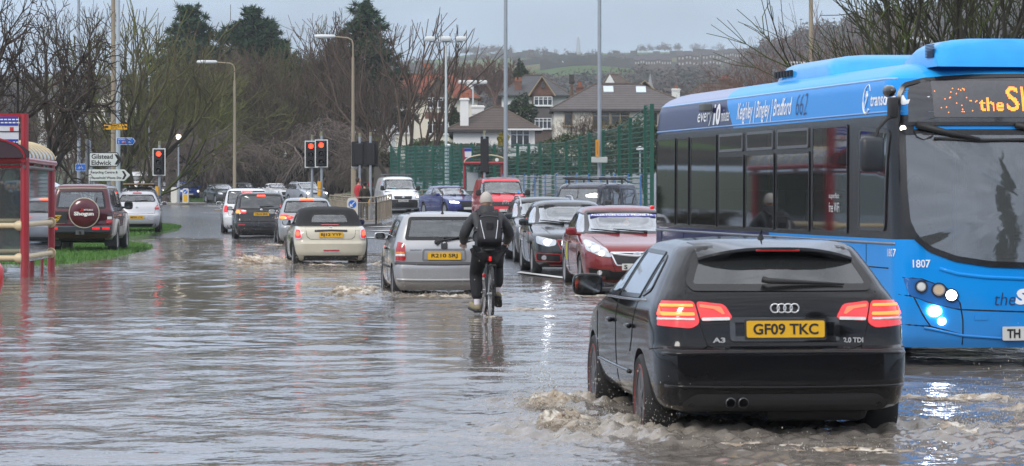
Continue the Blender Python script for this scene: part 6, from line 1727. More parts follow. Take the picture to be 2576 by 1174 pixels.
def build_bus():
    L,W=10.4,2.5
    S=dict(L=L,W=W,H=3.0,wr=.48,axles=(2.9,8.0),gap=.06,
        rear=[(.24,.10),(.4,.02),(.8,.0),(2.3,.02),(2.66,.06),(2.83,.14),(2.93,.3),(2.97,.6),(3.0,1.0)],
        front=[(.24,L-.05),(.35,L-.01),(.6,L),(1.0,L-.02),(1.6,L-.09),(2.3,L-.22),(2.66,L-.30),(2.82,L-.40),(2.92,L-.62),(2.97,L-1.0),(3.0,L-1.5)],
        width=[(.24,1.22),(.35,1.245),(.7,1.25),(2.35,1.245),(2.70,1.225),(2.80,1.19),(2.88,1.10),(2.95,.9),(3.0,.3)],
        corner=dict(ar=.22,br=.22,bowr=.06,af=[(.3,.22),(2.6,.25)],bf=[(.3,.26),(2.6,.3)],bowf=.30,e=2.5,taper=0))
    th=math.radians(10.2);F=Vector((4.90,26.2))
    o=F+Vector((-math.sin(th),math.cos(th)))*L
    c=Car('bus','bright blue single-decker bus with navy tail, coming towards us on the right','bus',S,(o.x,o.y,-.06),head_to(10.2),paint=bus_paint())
    gl=glass_mat('glass_bus',(.15,.20,.19),.85,.97)
    seal=pmat('window_seal',(.012,.012,.013),.25);band=pmat('band_black',(.012,.012,.014),.22)
    zb,zt=1.26,2.40
    X=lambda t:L-t            # t metres back from the front corner
    # black glazing band on both long sides, then the panes set into it
    panes=[(10.14,9.12),(9.02,8.42),(8.30,7.05),(6.95,5.80),(5.70,4.52),(4.42,3.15),(3.03,1.80)]
    for sd in('right','left'):
        for i,(a,b)in enumerate(panes):
            hop=i in(3,4,5)
            lo=[(X(a),zb+.03),(X(b),zb+.03),(X(b),2.13 if hop else zt-.02),(X(a),2.13 if hop else zt-.02)]
            c.window(sd,lo,'side_window',gl,.02,.03,seal,off=.010)
            if hop:c.window(sd,[(X(a)+.04,2.17),(X(b)-.04,2.17),(X(b)-.04,zt-.02),(X(a)+.04,zt-.02)],'hopper_window',gl,.03,.02,pmat('hopper_frame',(.16,.16,.17),.4,.6),off=.012)
        c.window(sd,[(X(1.42),1.33),(X(.58),1.33),(X(.50),2.30),(X(1.40),2.34)],'cab_window',gl,.035,.08,pmat('cab_frame',(.03,.03,.032),.35),off=.012)
        c.strip('sill_trim',sd,[(.05,zb-.045),(5,zb-.045),(X(.35),zb-.045)],.03,pmat('sill_grey',(.22,.24,.27),.35,.5),off=.008)
        c.strip('gutter',sd,[(.15,zt+.07),(5,zt+.07),(X(.35),zt+.07)],.022,pmat('gutter_blue',(.16,.32,.60),.35),off=.008)
        c.strip('gutter',sd,[(.15,2.79),(5,2.79),(X(.6),2.79)],.03,pmat('gutter_light',(.25,.45,.72),.3),off=.006)
        seams(c,sd,[[(x,.35),(x,zb-.06)]for x in(.5,1.7,4.2,5.6,6.9,9.2)]+[[(.5,.62),(2.2,.62)],[(3.6,.62),(7.3,.62)],[(8.7,.62),(10.0,.62)],[(8.7,.98),(9.9,.98)]],w=.014)
    # everything in the band that is not a pane is black: painted straight on the shell
    for f in c.bm.faces:
        m=f.calc_center_median()
        if zb-.02<m.z<zt+.05 and .06<m.x<X(.14)and abs(m.y)>1.0 and f.material_index==0:f.material_index=2
    # front glass
    WP=[(1.165,2.30),(1.18,1.75),(1.165,1.42),(1.10,1.27),(.95,1.14),(.72,1.05),(.40,1.0),(0,.985)]
    wp=WP+[(-a,b)for a,b in WP[-2::-1]]
    c.window('front',wp,'windscreen',glass_mat('glass_bus_front',(.32,.36,.36),1.6,.80),.055,.05,seal,off=.012)
    DP=[(1.19,2.335),(1.16,2.64),(1.10,2.74),(.9,2.79),(.5,2.82),(0,2.83)]
    dp=DP+[(-a,b)for a,b in DP[-2::-1]] 
    c.patch('destination_panel','front',dp,pmat('panel_smoked',(.022,.022,.026),.12,coat=1),off=.010,rnd=.04,rings=8)
    c.ring('panel_seal','front',rounded(dp,.04),.035,seal,off=.016)
    scr=c.patch('destination_screen','front',[(-.84,2.415),(.84,2.415),(.84,2.76),(-.84,2.76)],pmat('screen_grey',(.10,.10,.11),.4,var=.2,scale=30),off=.016,rings=8,rnd=.02)
    led=pmat('led_orange',(1,.35,.05),.4,emit=1.9,ecol=(1,.22,.03))
    def led_text(s,u0,v,w,h,px=.0115):
        V,Fc=text_geo(s,.01,0,1.0);sz=V.max(0)-V.min(0);mb=MB()
        tris=[]
        for f in Fc:
            for k in range(1,len(f)-1):tris.append((V[f[0]],V[f[k]],V[f[k+1]]))
        tris=np.array(tris)
        nx,ny=int(w/px),int(h/px)
        for i in range(nx):
            for j in range(ny):
                q=np.array(((i+.5)/nx-.5,(j+.5)/ny-.5))*sz
                a,b,d=tris[:,0],tris[:,1],tris[:,2]
                s1=(b[:,0]-a[:,0])*(q[1]-a[:,1])-(b[:,1]-a[:,1])*(q[0]-a[:,0])
                s2=(d[:,0]-b[:,0])*(q[1]-b[:,1])-(d[:,1]-b[:,1])*(q[0]-b[:,0])
                s3=(a[:,0]-d[:,0])*(q[1]-d[:,1])-(a[:,1]-d[:,1])*(q[0]-d[:,0])
                if np.any(((s1>=0)&(s2>=0)&(s3>=0))|((s1<=0)&(s2<=0)&(s3<=0))):
                    u,vv=u0+(i+.5)*px,v+(j+.5)*px
                    p,n=c.hit('front',u,vv);r=px*.42;p=p+n*.022
                    mb.add([p+Vector((0,-r,-r)),p+Vector((0,r,-r)),p+Vector((0,r,r)),p+Vector((0,-r,r))],[(0,1,2,3)])
        return mb
    led_text('the',-.42,2.47,.24,.13).build('led_text',led,scr)
    led_text('Sh',-.16,2.47,.27,.24).build('led_text',led,scr)
    rr=random.Random(3);mb=MB()
    for _ in range(26):
        u=-.82+rr.random()*.38;v=2.45+rr.random()*.25;p,n=c.hit('front',u,v);p=p+n*.022;r=.006
        mb.add([p+Vector((0,-r,-r)),p+Vector((0,r,-r)),p+Vector((0,0,r))],[(0,1,2)])
    mb.build('led_text',led,scr)
    # wipers
    mb=MB();P=[c.hit('front',u,v)[0]+Vector((.05,0,0))for u,v in((-1.02,2.345),(-.75,2.27),(-.45,2.20))]
    mb.tube(P,[.035,.028,.018],8);P=[c.hit('front',u,v)[0]+Vector((.03,0,0))for u,v in((-.86,2.215),(-.45,2.195),(0,2.20),(.25,2.21))]
    mb.tube(P,[.012,.018,.018,.012],6);mb.build('wiper',BLK,c.root,smooth=True)
    mb=MB();P=[c.hit('front',u,v)[0]+Vector((.05,0,0))for u,v in((-.10,2.34),(.2,2.28),(.5,2.2))]
    mb.tube(P,[.03,.025,.015],8);mb.build('wiper',BLK,c.root,smooth=True)
    mb=MB();mb.tube([c.hit('front',u,v)[0]+Vector((.03,0,0))for u,v in((-1.04,2.30),(-1.02,2.23),(-.95,2.20),(-.87,2.24),(-.86,2.29))],.006,5);mb.build('wiper_hose',BLK,c.root)
    # lamps and bumper lines (offside cluster and its mirror twin)
    for sg in(1,-1):
        f=lambda P:[(sg*a,b)for a,b in P]
        bay=c.patch('lamp_bay','front',f([(1.19,.90),(1.02,.885),(.80,.80),(.68,.66),(.70,.60),(.92,.655),(1.14,.735)]),pmat('bay_blue',(.012,.13,.42),.3,coat=1),off=.004,rnd=.03)
        for u,v,r,m in((1.03,.815,.047,CLEARL),(.87,.785,.055,pmat('amber_bulb',(.62,.48,.34),.15,coat=1)),(.76,.735,.05,LAMP_ON)):
            a=c.patch('headlight','front',disc_poly(sg*u,v,r),CHROME if m is not LAMP_ON else LAMP_ON,off=.012,parent=c.root)
            c.ring('lamp_bezel','front',disc_poly(sg*u,v,r+.014),.014,pmat('bezel_dark',(.02,.025,.04),.3),off=.02,parent=a)
            if m is not LAMP_ON:c.patch('lens','front',disc_poly(sg*u,v,r*.8),m,off=.018,parent=a)
        c.patch('headlight','front',disc_poly(sg*.91,.585,.062,18,.05),pmat('lamp_beam',(1,1,1),.2,emit=14,ecol=(.9,.93,1.0)),off=.014)
        c.patch('headlight','front',disc_poly(sg*.845,.49,.036),LAMP_ON,off=.014)
        seams(c,'front',[f([(1.19,.90),(1.02,.885),(.80,.80),(.68,.66),(.655,.5),(.65,.27)]),f([(1.14,.735),(.92,.655),(.68,.60),(0,.575)]),f([(1.10,.72),(1.02,.56),(.94,.44),(.70,.375),(.65,.36)]),f([(1.21,.46),(.94,.44)]),f([(1.22,.74),(1.10,.72)])],w=.016)
    c.strip('bumper_ridge','front',[(1.0,.43),(.65,.355),(.3,.33),(-.3,.33),(-.65,.355),(-1.0,.43)],.03,c.paint,off=.012)
    c.strip('brow_ridge','front',[(.86,.985),(.7,.935),(.45,.905),(0,.885),(-.45,.905),(-.7,.935),(-.86,.985)],.05,c.paint,off=.008)
    c.patch('tow_eye_cover','front',[(-.55,.50),(-.43,.50),(-.43,.56),(-.55,.56)],c.paint,off=.006,rnd=.01)
    # lettering on the front
    def ft(s,u,v,w,h,mat,bold=.02,shear=0.0,name='lettering'):
        V,Fc=text_geo(s,bold,shear,1.0);sz=V.max(0)-V.min(0);mb=MB();P=[]
        for x,y in V:
            p,n=c.hit('front',u+x/sz[0]*w,v+y/sz[1]*h);P.append(p+n*.006)
        mb.add(P,Fc);return mb.build(name,mat,c.root,fix=False)
    def stx(s,t0,t1,v,h,mat,bold=.02,shear=0.0,slant=0):
        """lettering on the offside, from t0 (rear end of the words) to t1 metres behind the front"""
        V,Fc=text_geo(s,bold,shear,1.0);sz=V.max(0)-V.min(0);mb=MB();P=[]
        xc,w=(X(t0)+X(t1))/2,t0-t1
        for x,y in V:
            p,n=c.hit('right',xc+x/sz[0]*w,v+y/sz[1]*h);P.append(p+n*.005)
        mb.add(P,Fc);return mb.build('lettering',mat,c.root,fix=False)
    navy_ink=pmat('navy_ink',(.02,.03,.12),.4)
    ft('1807',-1.02,1.03,.165,.075,WHITE_INK,.015)
    ft('the',-.265,.70,.20,.12,navy_ink,-.01,.2);ft('S',-.105,.72,.13,.15,WHITE_INK,.06,.15)
    stx('every',8.02,7.30,2.575,.16,WHITE_INK,0,.12);stx('10',7.26,6.93,2.62,.25,WHITE_INK,.05);stx('minutes',6.88,6.05+.45,2.60,.14,WHITE_INK,0,.12)
    stx('Keighley | Bingley | Bradford',6.15,3.90,2.60,.25,WHITE_INK,.012,.12)
    stx('662',3.72,3.30,2.63,.23,navy_ink,-.02,.1)
    stx('transdev',1.10,.42,2.60,.13,WHITE_INK,.02)
    mb=MB();P=[]
    for i in range(15):
        a=.6+4.9*i/14;p,n=c.hit('right',X(1.22)+.11*math.cos(a),2.61+.14*math.sin(a));P.append(p+n*.006)
    mb.tube(P,[.004+.008*i/14 for i in range(15)],5);mb.build('emblem',WHITE_INK,c.root)
    mb=MB();P=[c.hit('right',X(1.27)+u,2.53+v)[0]-Vector((0,.006,0))for u,v in((0,0),(.03,.05),(.06,.11),(.05,.15),(.02,.10))];mb.tube(P,[.006,.012,.012,.014,.006],5);mb.build('emblem',WHITE_INK,c.root)
    stx('1807',.52,.33,1.13,.075,WHITE_INK,0)
    for s_,v,h in(('superfast',1.66,.07),('free WiFi',1.55,.10)):
        V,Fc=text_geo(s_,0,0,1.0);sz=V.max(0)-V.min(0);mb=MB();P=[]
        for x,y in V:p,n=c.hit('right',X(2.22)+x/sz[0]*.36,v+y/sz[1]*h);P.append(p+n*.02)
        mb.add(P,Fc);mb.build('lettering',pmat('window_ink',(.6,.62,.62),.5),c.root,fix=False)
    # number plate, only its first letters are in the picture
    pl=plate(c,None,'front',-.03,.375,yellow=False,w=.53,h=.13,name='number_plate')
    p,n=c.hit('front',-.03,.375)
    lettering('registration','TH',.13,.085,pmat('plate_ink',(.012,.012,.014),.5),pl,frame(p+Vector((.025,-.16,0)),(0,1,0),(0,0,1)),.03)
    # mirror on its arm, marker lamps, camera box
    mb=MB();y0=-W/2
    mb.tube([(X(.30),y0-.01,2.42),(X(.22),y0-.10,2.40),(X(.20),y0-.20,2.30),(X(.20),y0-.24,2.12),(X(.22),y0-.24,2.02)],.018,8);mb.bbox((X(.28),y0-.03,2.50),(.12,.08,.20),.02)
    arm=mb.build('mirror_arm',BLK,c.root,smooth=40)
    mb=MB();mb.bbox((X(.17),y0-.27,2.06),(.13,.235,.33),.05);mm=mb.build('mirror_housing',pmat('mirror_black',(.025,.028,.034),.4),c.root,smooth=50)
    mb=MB();mb.bbox((X(.243),y0-.27,2.06),(.01,.18,.27),.004);mb.build('mirror_glass',pmat('mirror_glass',(.6,.63,.65),.06,1.0,var=.02),mm)
    mb=MB();mb.lathe([(.002,.10),(.03,.08),(.055,.02),(.06,-.05),(.04,-.06)],14,'x',(X(.34),y0-.035,2.66));mb.build('side_camera',GLOSSBLK,c.root,smooth=40)
    mb=MB();mb.bbox((X(7.35),y0-.06,2.71),(.22,.12,.10),.02);mb.build('camera_box',pmat('box_grey',(.10,.11,.11),.5),c.root)
    p,n=c.hit('front',-1.13,2.31);mb=MB();mb.lathe([(.03,0),(.028,.012),(.002,.014)],14,'x',(p.x,p.y,p.z));mb.build('marker_light',LAMP_DIM,c.root)
    for z in(.9,1.35): 
        c.patch('tail_light','right',[(.03,z),(.09,z),(.09,z+.12),(.03,z+.12)],LENS_LIT,off=.012)
    mb=MB();mb.bbox((.06,y0-.02,1.50),(.08,.05,.05),.015);mb.build('marker_light',LENS_LIT,c.root)
    # roof pods
    def pod(x0,x1,hw,h,zr,tail,vents=None):
        mb=MB();n=14;V=[]
        for i in range(n+1):
            x=x0+(x1-x0)*i/n;u=i/n
            k=min(1,(u/tail)**.6 if u<tail else 1,((1-u)/.12)**.6 if u>.88 else 1)
            for j in range(13):
                a=math.pi*j/12;cx=math.copysign(abs(math.cos(a))**.45,math.cos(a));sy=abs(math.sin(a))**.45
                V.append((x,hw*cx,zr+(h*k)*sy))
        Fq=[(i*13+j,i*13+j+1,(i+1)*13+j+1,(i+1)*13+j)for i in range(n)for j in range(12)]+[tuple(range(13)),tuple(n*13+j for j in range(13))]
        mb.add(V,Fq);return mb.build('roof_pod',pmat('pod_blue',(.012,.34,.80),.3,coat=.7,spec=.15),c.root,smooth=40)
    p1=pod(X(1.6),X(.40),.80,.28,2.90,.40); 
    mb=MB()
    for i in range(9):mb.box((X(.62)-.0+.018*0,-.80,3.0+i*.014),(.22,.02,.008))
    mb.build('vent_grille',pmat('vent_dark',(.02,.04,.09),.5),p1)
    p2=pod(X(5.6),X(3.3),.95,.29,2.88,.12)
    mb=MB()
    for i in range(6):mb.box((X(5.5)+i*.12,-.955,3.02),(.06,.03,.07))
    mb.build('vent_grille',pmat('vent_black',(.008,.008,.01),.6),p2)
    # inside: floor, ceiling, seats, poles, driver's partition, dash
    mb=MB();mb.box((5.1,0,.55),(9.9,2.3,.06));mb.build('floor',pmat('bus_floor',(.05,.05,.055),.8),c.root)
    sm=pmat('bus_seat',(.035,.05,.10),.85,var=.3)
    for x in(1.2,2.0,2.8,3.6,4.4,5.2,6.0,6.8):
        for y in(-.95,-.5,.5,.95):
            mb=MB();mb.bbox((x,y,1.35),(.10,.42,.75),.04);mb.bbox((x+.22,y,1.0),(.42,.42,.10),.03);mb.build('seat',sm,c.root)
    for x in(2.4,4.8,7.2):
        for y in(-.35,.35):
            mb=MB();mb.tube([(x,y,.55),(x,y,2.75)],.016,6);mb.build('grab_pole',pmat('pole_yellow',(.55,.38,.04),.4),c.root)
    mb=MB();mb.bbox((8.55,-.75,1.5),(.05,.85,1.8),.02);mb.build('cab_partition',pmat('partition_dark',(.03,.03,.035),.5),c.root)
    mb=MB();mb.bbox((9.75,0,.90),(.6,2.0,.30),.08);mb.build('dashboard',pmat('dash_grey',(.22,.22,.22),.7),c.root,smooth=50)
    mb=MB();mb.tube([(9.3+.18*math.cos(a)*.6,-.7+.22*math.sin(a),1.15+.18*math.cos(a)*.5)for a in[2*math.pi*i/24 for i in range(25)]],.016,6,cap=False);mb.build('steering_wheel',BLK,c.root)
    add_wheels(c,pmat('steel_wheel_bus',(.16,.17,.18),.5,.6),8,.28,.03,.6)
    c.patch('rear_window','rear',[(-.95,1.4),(.95,1.4),(.9,2.35),(-.9,2.35)],pmat('glass_opaque',(.01,.011,.012),.05,coat=1),off=.006,rnd=.08)
    mb=MB();mb.bbox((5.2,0,.42),(8.5,1.6,.2),.05);mb.build('chassis',BLK,c.root)
    c.finish(30);c.body.data.materials.append(band)
    return c
bus=build_bus()
# ------------------------------------------------------------------ street furniture
GALV=pmat('galvanised',(.34,.37,.40),.5,.5,var=.15,scale=3,detail=7)
CONC=pmat('concrete_tan',(.32,.265,.19),.85,var=.2,scale=2,detail=8)
POLEW=pmat('pole_pale',(.45,.50,.53),.5,.3,var=.1)
def ground_obj(name,label,cat,px,Y,group=None,rz=0,dz=0):
    x=X_at(px,Y);z=gz(x,Y)+dz;t=thing(name,label,cat,(x,Y,z),rz,group);t['_z']=z;return t,x,z
def tall_pole(label,px,Y,h,r0,r1,m,name='lamp_column',extra=None):
    t,x,z=ground_obj(name,label,'lamp post',px,Y);mb=MB()
    mb.tube([(0,0,-.2),(0,0,1.4)],[r0*1.35,r0*1.35],14);mb.tube([(0,0,1.4),(0,0,1.5)],[r0*1.35,r0],14);mb.tube([(0,0,1.5),(0,0,h)],[r0,r1],14)
    mb.build('column',m,t,smooth=50)
    q=MB();q.bbox((0,-r0*1.3,.75),(.11,.04,.5),.01);q.build('access_door',m,t)
    arm=MB();arm.tube([(0,0,h),(-.3,0,h+.25),(-1.6,0,h+.35)],[r1,r1*.8,r1*.7],8);arm.build('arm',m,t);hd=MB();hd.bbox((-1.9,0,h+.35),(.7,.28,.14),.05);hd.build('lantern',pmat('lantern_grey',(.5,.52,.52),.5),t)
    return t,z
tall_pole('tall galvanised lamp column left, carrying the blue cycle sign',198,130,12,.085,.06,GALV)
tall_pole('tan concrete lamp column standing against the grey one behind the signs',285,116,12,.10,.085,CONC)
tall_pole('pale grey lamp column touching the tan one behind the signs',297,114,12,.095,.075,POLEW)
tall_pole('grey lamp column rising behind the cyclist and red van',1272,125,13,.10,.075,GALV)
tall_pole('grey lamp column above the navy off-roader with yellow sign',1508,118,13,.095,.07,GALV)
tall_pole('tan concrete column rising behind the middle of the bus roof',2040,100,12,.085,.07,CONC)
def swan(label,px,Y,h,reach,m):
    t,x,z=ground_obj('street_lamp',label,'street lamp',px,Y,'tan street lamps with white lanterns');top=h-z;mb=MB(); 
    mb.tube([(0,0,-.2),(0,0,top-.9)],[.10,.062],12);mb.build('column',m,t,smooth=60)
    a=MB();a.tube([(0,0,top-.95),(0,0,top-.3),(-.06,0,top-.1),(-.25,0,top),(-reach*.55,0,top+.06)],.035,8);a.build('arm',m,t,smooth=60)
    b=MB();b.lathe([(.03,-reach),(.085,-reach+.05),(.10,-reach+.3),(.085,-reach*.50),(.04,-reach*.46)],14,'x',(0,0,top+.07));b.build('lantern',pmat('lantern_white',(.66,.68,.68),.35),t,smooth=60)
swan('tan street lamp with long white lantern in front of the pines',590,147,Z_at(160,147),2.0,CONC)
swan('tan street lamp with white lantern left of the twin-backed signals',888,132,Z_at(96,132),1.82,CONC)
def mast(label,px,Y,ytop,w):
    t,x,z=ground_obj('floodlight_mast',label,'floodlight',px,Y,'floodlight masts of the sports court');top=Z_at(ytop,Y)-z;mb=MB();mb.tube([(0,0,-.3),(0,0,top)],[.10,.06],12);mb.build('column',pmat('mast_pale',(.55,.60,.60),.5),t,smooth=60)
    q=MB();q.tube([(-w,0,top),(w,0,top)],.035,6);q.build('crossbar',GALV,t)
    for x_ in(-w,0,w*.95):
        l=MB();l.bbox((x_,-.1,top+.18),(.62,.40,.26),.08);f=l.build('floodlight',pmat('flood_white',(.66,.68,.66),.4),t);g=MB();g.box((x_,-.12,top+.04),(.5,.3,.03));g.build('lens',pmat('flood_lens',(.5,.55,.58),.15),f)
mast('tall pale floodlight mast with three heads behind the white van',1122,165,106,.95)
mast('shorter floodlight mast with three heads by the red roof',1190,220,213,.85)
mast('floodlight mast peeping over the middle of the bus',2002,187,168,.35)
mast('floodlight mast behind bare limbs over the bus front',2310,156,110,.55)
def small_lamp(label,px,Y,yt,yb=None):
    t,x,z=ground_obj('path_lamp',label,'lamp',px,Y);top=Z_at(yt,Y)-z;mb=MB();mb.tube([(0,0,-.2),(0,0,top)],[.05,.035],8);mb.build('column',POLEW,t);q=MB();q.lathe([(.05,top),(.17,top+.04),(.14,top+.14),(.03,top+.2)],14);q.build('lantern',pmat('lantern_white',(.66,.68,.68),.35),t,smooth=60)
small_lamp('small path lamp inside the green fence by the mast',1128,168,371)
small_lamp('small path lamp inside the fence near the bus tail',1610,120,380)
small_lamp('far small lamp between the tan column and the mossy tree',375,240,196)
small_lamp('far street lamp left of the tan column, head over pale gable',232,260,200)

# traffic signals
BOARD=pmat('signal_black',(.010,.010,.012),.6);BORD=pmat('signal_white',(.72,.73,.72),.5)
RED_ON=pmat('signal_red',(1,.1,.03),.3,emit=3.0,ecol=(1,.035,.015));LENS_OFF=pmat('signal_lens_off',(.015,.02,.018),.15,coat=1)
YEL=pmat('push_yellow',(.72,.36,.02),.4)
def signal(label,px,Y,ytop,ybot,face=0,dx=0,poletop=None,btn=None,front=True,w=.58,rot=None,gy=None):
    t,x,z=ground_obj('traffic_light',label,'traffic light',px,Y,'traffic lights of the junction');t.rotation_euler.z=0
    zt,zb=Z_at(ytop,Y)-z,Z_at(ybot,Y)-z;h=zt-zb
    mb=MB();mb.tube([(0,0,-.2),(0,0,(Z_at(poletop,Y)-z)if poletop else zt+.1)],.057,12);mb.tube([(0,0,-.2),(0,0,.9)],.085,12);mb.build('post',GALV,t,smooth=60)
    cp=MB();cp.lathe([(.06,0),(.06,.16),(.05,.18)],10,c=(0,0,(Z_at(poletop,Y)-z)if poletop else zt+.1));cp.build('post_cap',pmat('cap_olive',(.22,.21,.13),.7),t)
    sg=-1 if front else 1;c0=dx
    bd=MB();P=rounded([(c0-w/2,zb),(c0+w/2,zb),(c0+w/2,zt),(c0-w/2,zt)],.05,3);bd.prism(P,sg*.10,sg*.13,plane='xz');b=bd.build('backing_board',BOARD,t)
    if rot:pass
    if front:
        fr=MB();q=.045
        for(x0,x1,z0,z1)in((-w/2,w/2,zb,zb+q),(-w/2,w/2,zt-q,zt),(-w/2,-w/2+q,zb+q,zt-q),(w/2-q,w/2,zb+q,zt-q)):fr.box((c0+(x0+x1)/2,sg*.135,(z0+z1)/2),(x1-x0,.012,z1-z0))
        fr.build('white_border',BORD,b)
    hs=MB();hs.bbox((c0,sg*(.0 if not front else .17),(zt+zb)/2),(.34,.18 if front else .2,h*.88),.03);hs.build('signal_head',BOARD,t)
    if front:
        for k,m in((0,RED_ON),(1,LENS_OFF),(2,LENS_OFF)):
            zc=zt-h*(.20+.30*k);r=.112
            l=MB();l.lathe([(r,-.265),(r*.9,-.275),(r*.5,-.29),(.002,-.295)],20,'y',(c0,0,zc));ln=l.build('lens',m,t,smooth=60)
            v=MB();n=14;V=[]; 
            for i in range(n+1):
                a=math.radians(-25+230*i/n); 
                V+=[(c0+.125*math.cos(a),-.26,zc+.125*math.sin(a)),(c0+.125*math.cos(a),-.26-.20*(.35+.65*max(0,math.sin(a))),zc+.125*math.sin(a)-.02)]
            v.add(V,[(2*i,2*i+1,2*i+3,2*i+2)for i in range(n)]);v.build('visor',BOARD,ln)
    if btn:
        for(ya,yb)in btn:q=MB();q.bbox((-.10 if btn is not None else 0,-.05,(Z_at(ya,Y)+Z_at(yb,Y))/2-z),(.16,.16,Z_at(ya,Y)-Z_at(yb,Y)),.02);q.build('push_button_box',YEL,t)
    return t
signal('left red traffic light beside the parked silver hatchback',401,125,374,443,poletop=366,btn=[(470,493)])
signal('left red signal of the pair over the convertible',785,125,355,423,poletop=350,dx=-.03)
signal('right red signal of the pair, yellow button box on its post',809,124,352,422,poletop=342,btn=[(457,476),(480,494)])
signal('signal seen from behind beside the red-jacketed man',905,126,357,420,poletop=345,front=False,dx=-.02,w=.72)
signal('signal seen from behind on the post before the white van',932,122,356,420,poletop=343,front=False,dx=.02,w=.62,btn=[(503,516)])
signal('signal seen from behind in front of the far bus shelter',1219,120,344,440,poletop=340,front=False,w=.36)
t,x,z=ground_obj('traffic_light','signal seen edge-on behind the road signs','traffic light',226,122,'traffic lights of the junction')
mb=MB();mb.tube([(0,0,-.2),(0,0,Z_at(350,122)-z)],.057,10);mb.build('post',GALV,t);q=MB();q.bbox((-.12,0,Z_at(395,122)-z),(.10,.5,1.55),.02);q.build('backing_board',pmat('board_grey',(.16,.17,.18),.6),t)

# beacon and lit bollards on the island
t,x,z=ground_obj('beacon','slim beacon post topped by a glowing white globe on the island','beacon',449,194,dz=.14);top=Z_at(345,194)-z
mb=MB();mb.tube([(0,0,-.1),(0,0,1.3),(0,0,1.35),(0,0,top-.15)],[.11,.11,.06,.05],12);mb.build('post',GALV,t,smooth=40)
g=MB();g.lathe([(.18*math.sin(a),top-.18*math.cos(a))for a in[math.pi*(i+.02)/12.5 for i in range(13)]],20);g.build('globe',pmat('globe_lit',(1,.92,.8),.4,emit=2.6,ecol=(1.0,.80,.55)),t,smooth=True)
def bollard(label,px,Y,h,front,dz=.14):
    t,x,z=ground_obj('keep_left_bollard',label,'bollard',px,Y,'illuminated keep-left bollards',dz=dz);w,d=.42,.3
    mb=MB();P=rounded([(-w/2,0),(w/2,0),(w/2*.96,h),(-w/2*.96,h)],.16,5);P=[(a,max(0,b))for a,b in P];mb.prism(P,-d/2,d/2,plane='xz');mb.build('shell',pmat('bollard_white',(.66,.63,.56),.45),t,smooth=40)
    if front:
        q=MB();q.lathe([(.155,-d/2-.004),(.15,-d/2-.012),(.001,-d/2-.012)],24,'y',(0,0,h*.77));s_=q.build('arrow_disc',pmat('sign_blue',(.01,.12,.50),.4),t)
        a=MB();a.prism([(.085,.11),(.11,.085),(-.02,-.045),(.03,-.095),(-.10,-.10),(-.095,.03),(-.045,-.02)],-d/2-.02,-d/2-.014,plane='xz');a.v=[(p[0],p[1],p[2]+h*.77)for p in a.v];a.build('arrow',BORD,s_)
        y=MB();y.box((0,-d/2-.008,h*.34),(w*.62,.012,h*.46));y.build('yellow_panel',pmat('bollard_yellow',(.75,.42,.01),.45),t)
bollard('plain white back of a bollard left of the beacon post',438,193,1.10,False)
bollard('bollard with blue arrow and yellow panel right of the beacon post',467,191,1.02,True)
bollard('bollard with blue arrow near the pedestrians, behind the convertible',887,108,1.10,True,.12)

# direction signs
SIGN_W=pmat('sign_white',(.66,.68,.66),.45);SIGN_K=pmat('sign_black',(.012,.012,.012),.5);SIGN_B=pmat('sign_blue',(.01,.12,.50),.4);SIGN_BACK=pmat('sign_back',(.10,.10,.10),.6)
Ysg=112
def sign_poly(x0,x1,y0,y1,tip,Y=Ysg):
    a,b=at(x0,y1,Y),at(x1,y0,Y);tp=at(tip,0,Y).x;return a,b,tp
def arrow_sign(label,x0,x1,tip,y0,y1,lines,border,lh,post_px,chev=(None,),base='sign_white'):
    a,b,tp=sign_poly(x0,x1,y0,y1,tip);c=Vector(((a.x+b.x)/2,Ysg,gz(a.x,Ysg)));t=thing('direction_sign',label,'road sign',(c.x,Ysg,c.z));ox,oz=c.x,c.z
    zm=(a.z+b.z)/2-oz;P=[(a.x-ox,a.z-oz),(b.x-ox,a.z-oz),(tp-ox,zm),(b.x-ox,b.z-oz),(a.x-ox,b.z-oz)]
    mb=MB();mb.prism(rounded(P,.04,3),-.01,.02,plane='xz');pn=mb.build('panel',SIGN_K if border else SIGN_W,t)
    mb=MB();mb.prism(rounded(inset(P,border or .01),.03,3),-.016,-.008,plane='xz');mb.build('face',SIGN_W,pn)
    w=b.x-a.x;h=b.z-a.z;X0=a.x-ox
    cx=b.x-ox-h*.02;ch=MB();hh=h*.36;tw=h*.20
    ch.prism([(cx-hh*.55,zm+hh),(cx-hh*.55+tw,zm+hh),(cx+hh*.35+tw*.4,zm),(cx-hh*.55+tw,zm-hh),(cx-hh*.55,zm-hh),(cx+hh*.35-tw*.6,zm)],-.022,-.017,plane='xz');ch.build('chevron',SIGN_K,pn)
    for s_,u0,wd,v in lines:lettering('lettering',s_,w*wd,None,SIGN_K,pn,frame((X0+w*(u0+wd/2),-.020,zm+h*v),(1,0,0),(0,0,1)),.022)
    pm=MB(); 
    for px in post_px:xx=X_at(px,Ysg+.1)-ox;pm=MB();pm.tube([(xx,.08,-.2),(xx,.08,zm+h*.55)],.045,10);pm.build('post',GALV,t)
    return t
arrow_sign('large white direction sign reading Gilstead and Eldwick with black border',224,296,305,384,420,[('Gilstead',.09,.74,.21),('Eldwick',.09,.70,-.23)],.035,.1,(230,276))
arrow_sign('plain white recycling centre direction sign below the black-bordered one',223,313,328,427,456,[('Recycling Centre &',.06,.76,.22),('Household Waste Site',.06,.86,-.22)],0,.08,(236,272))
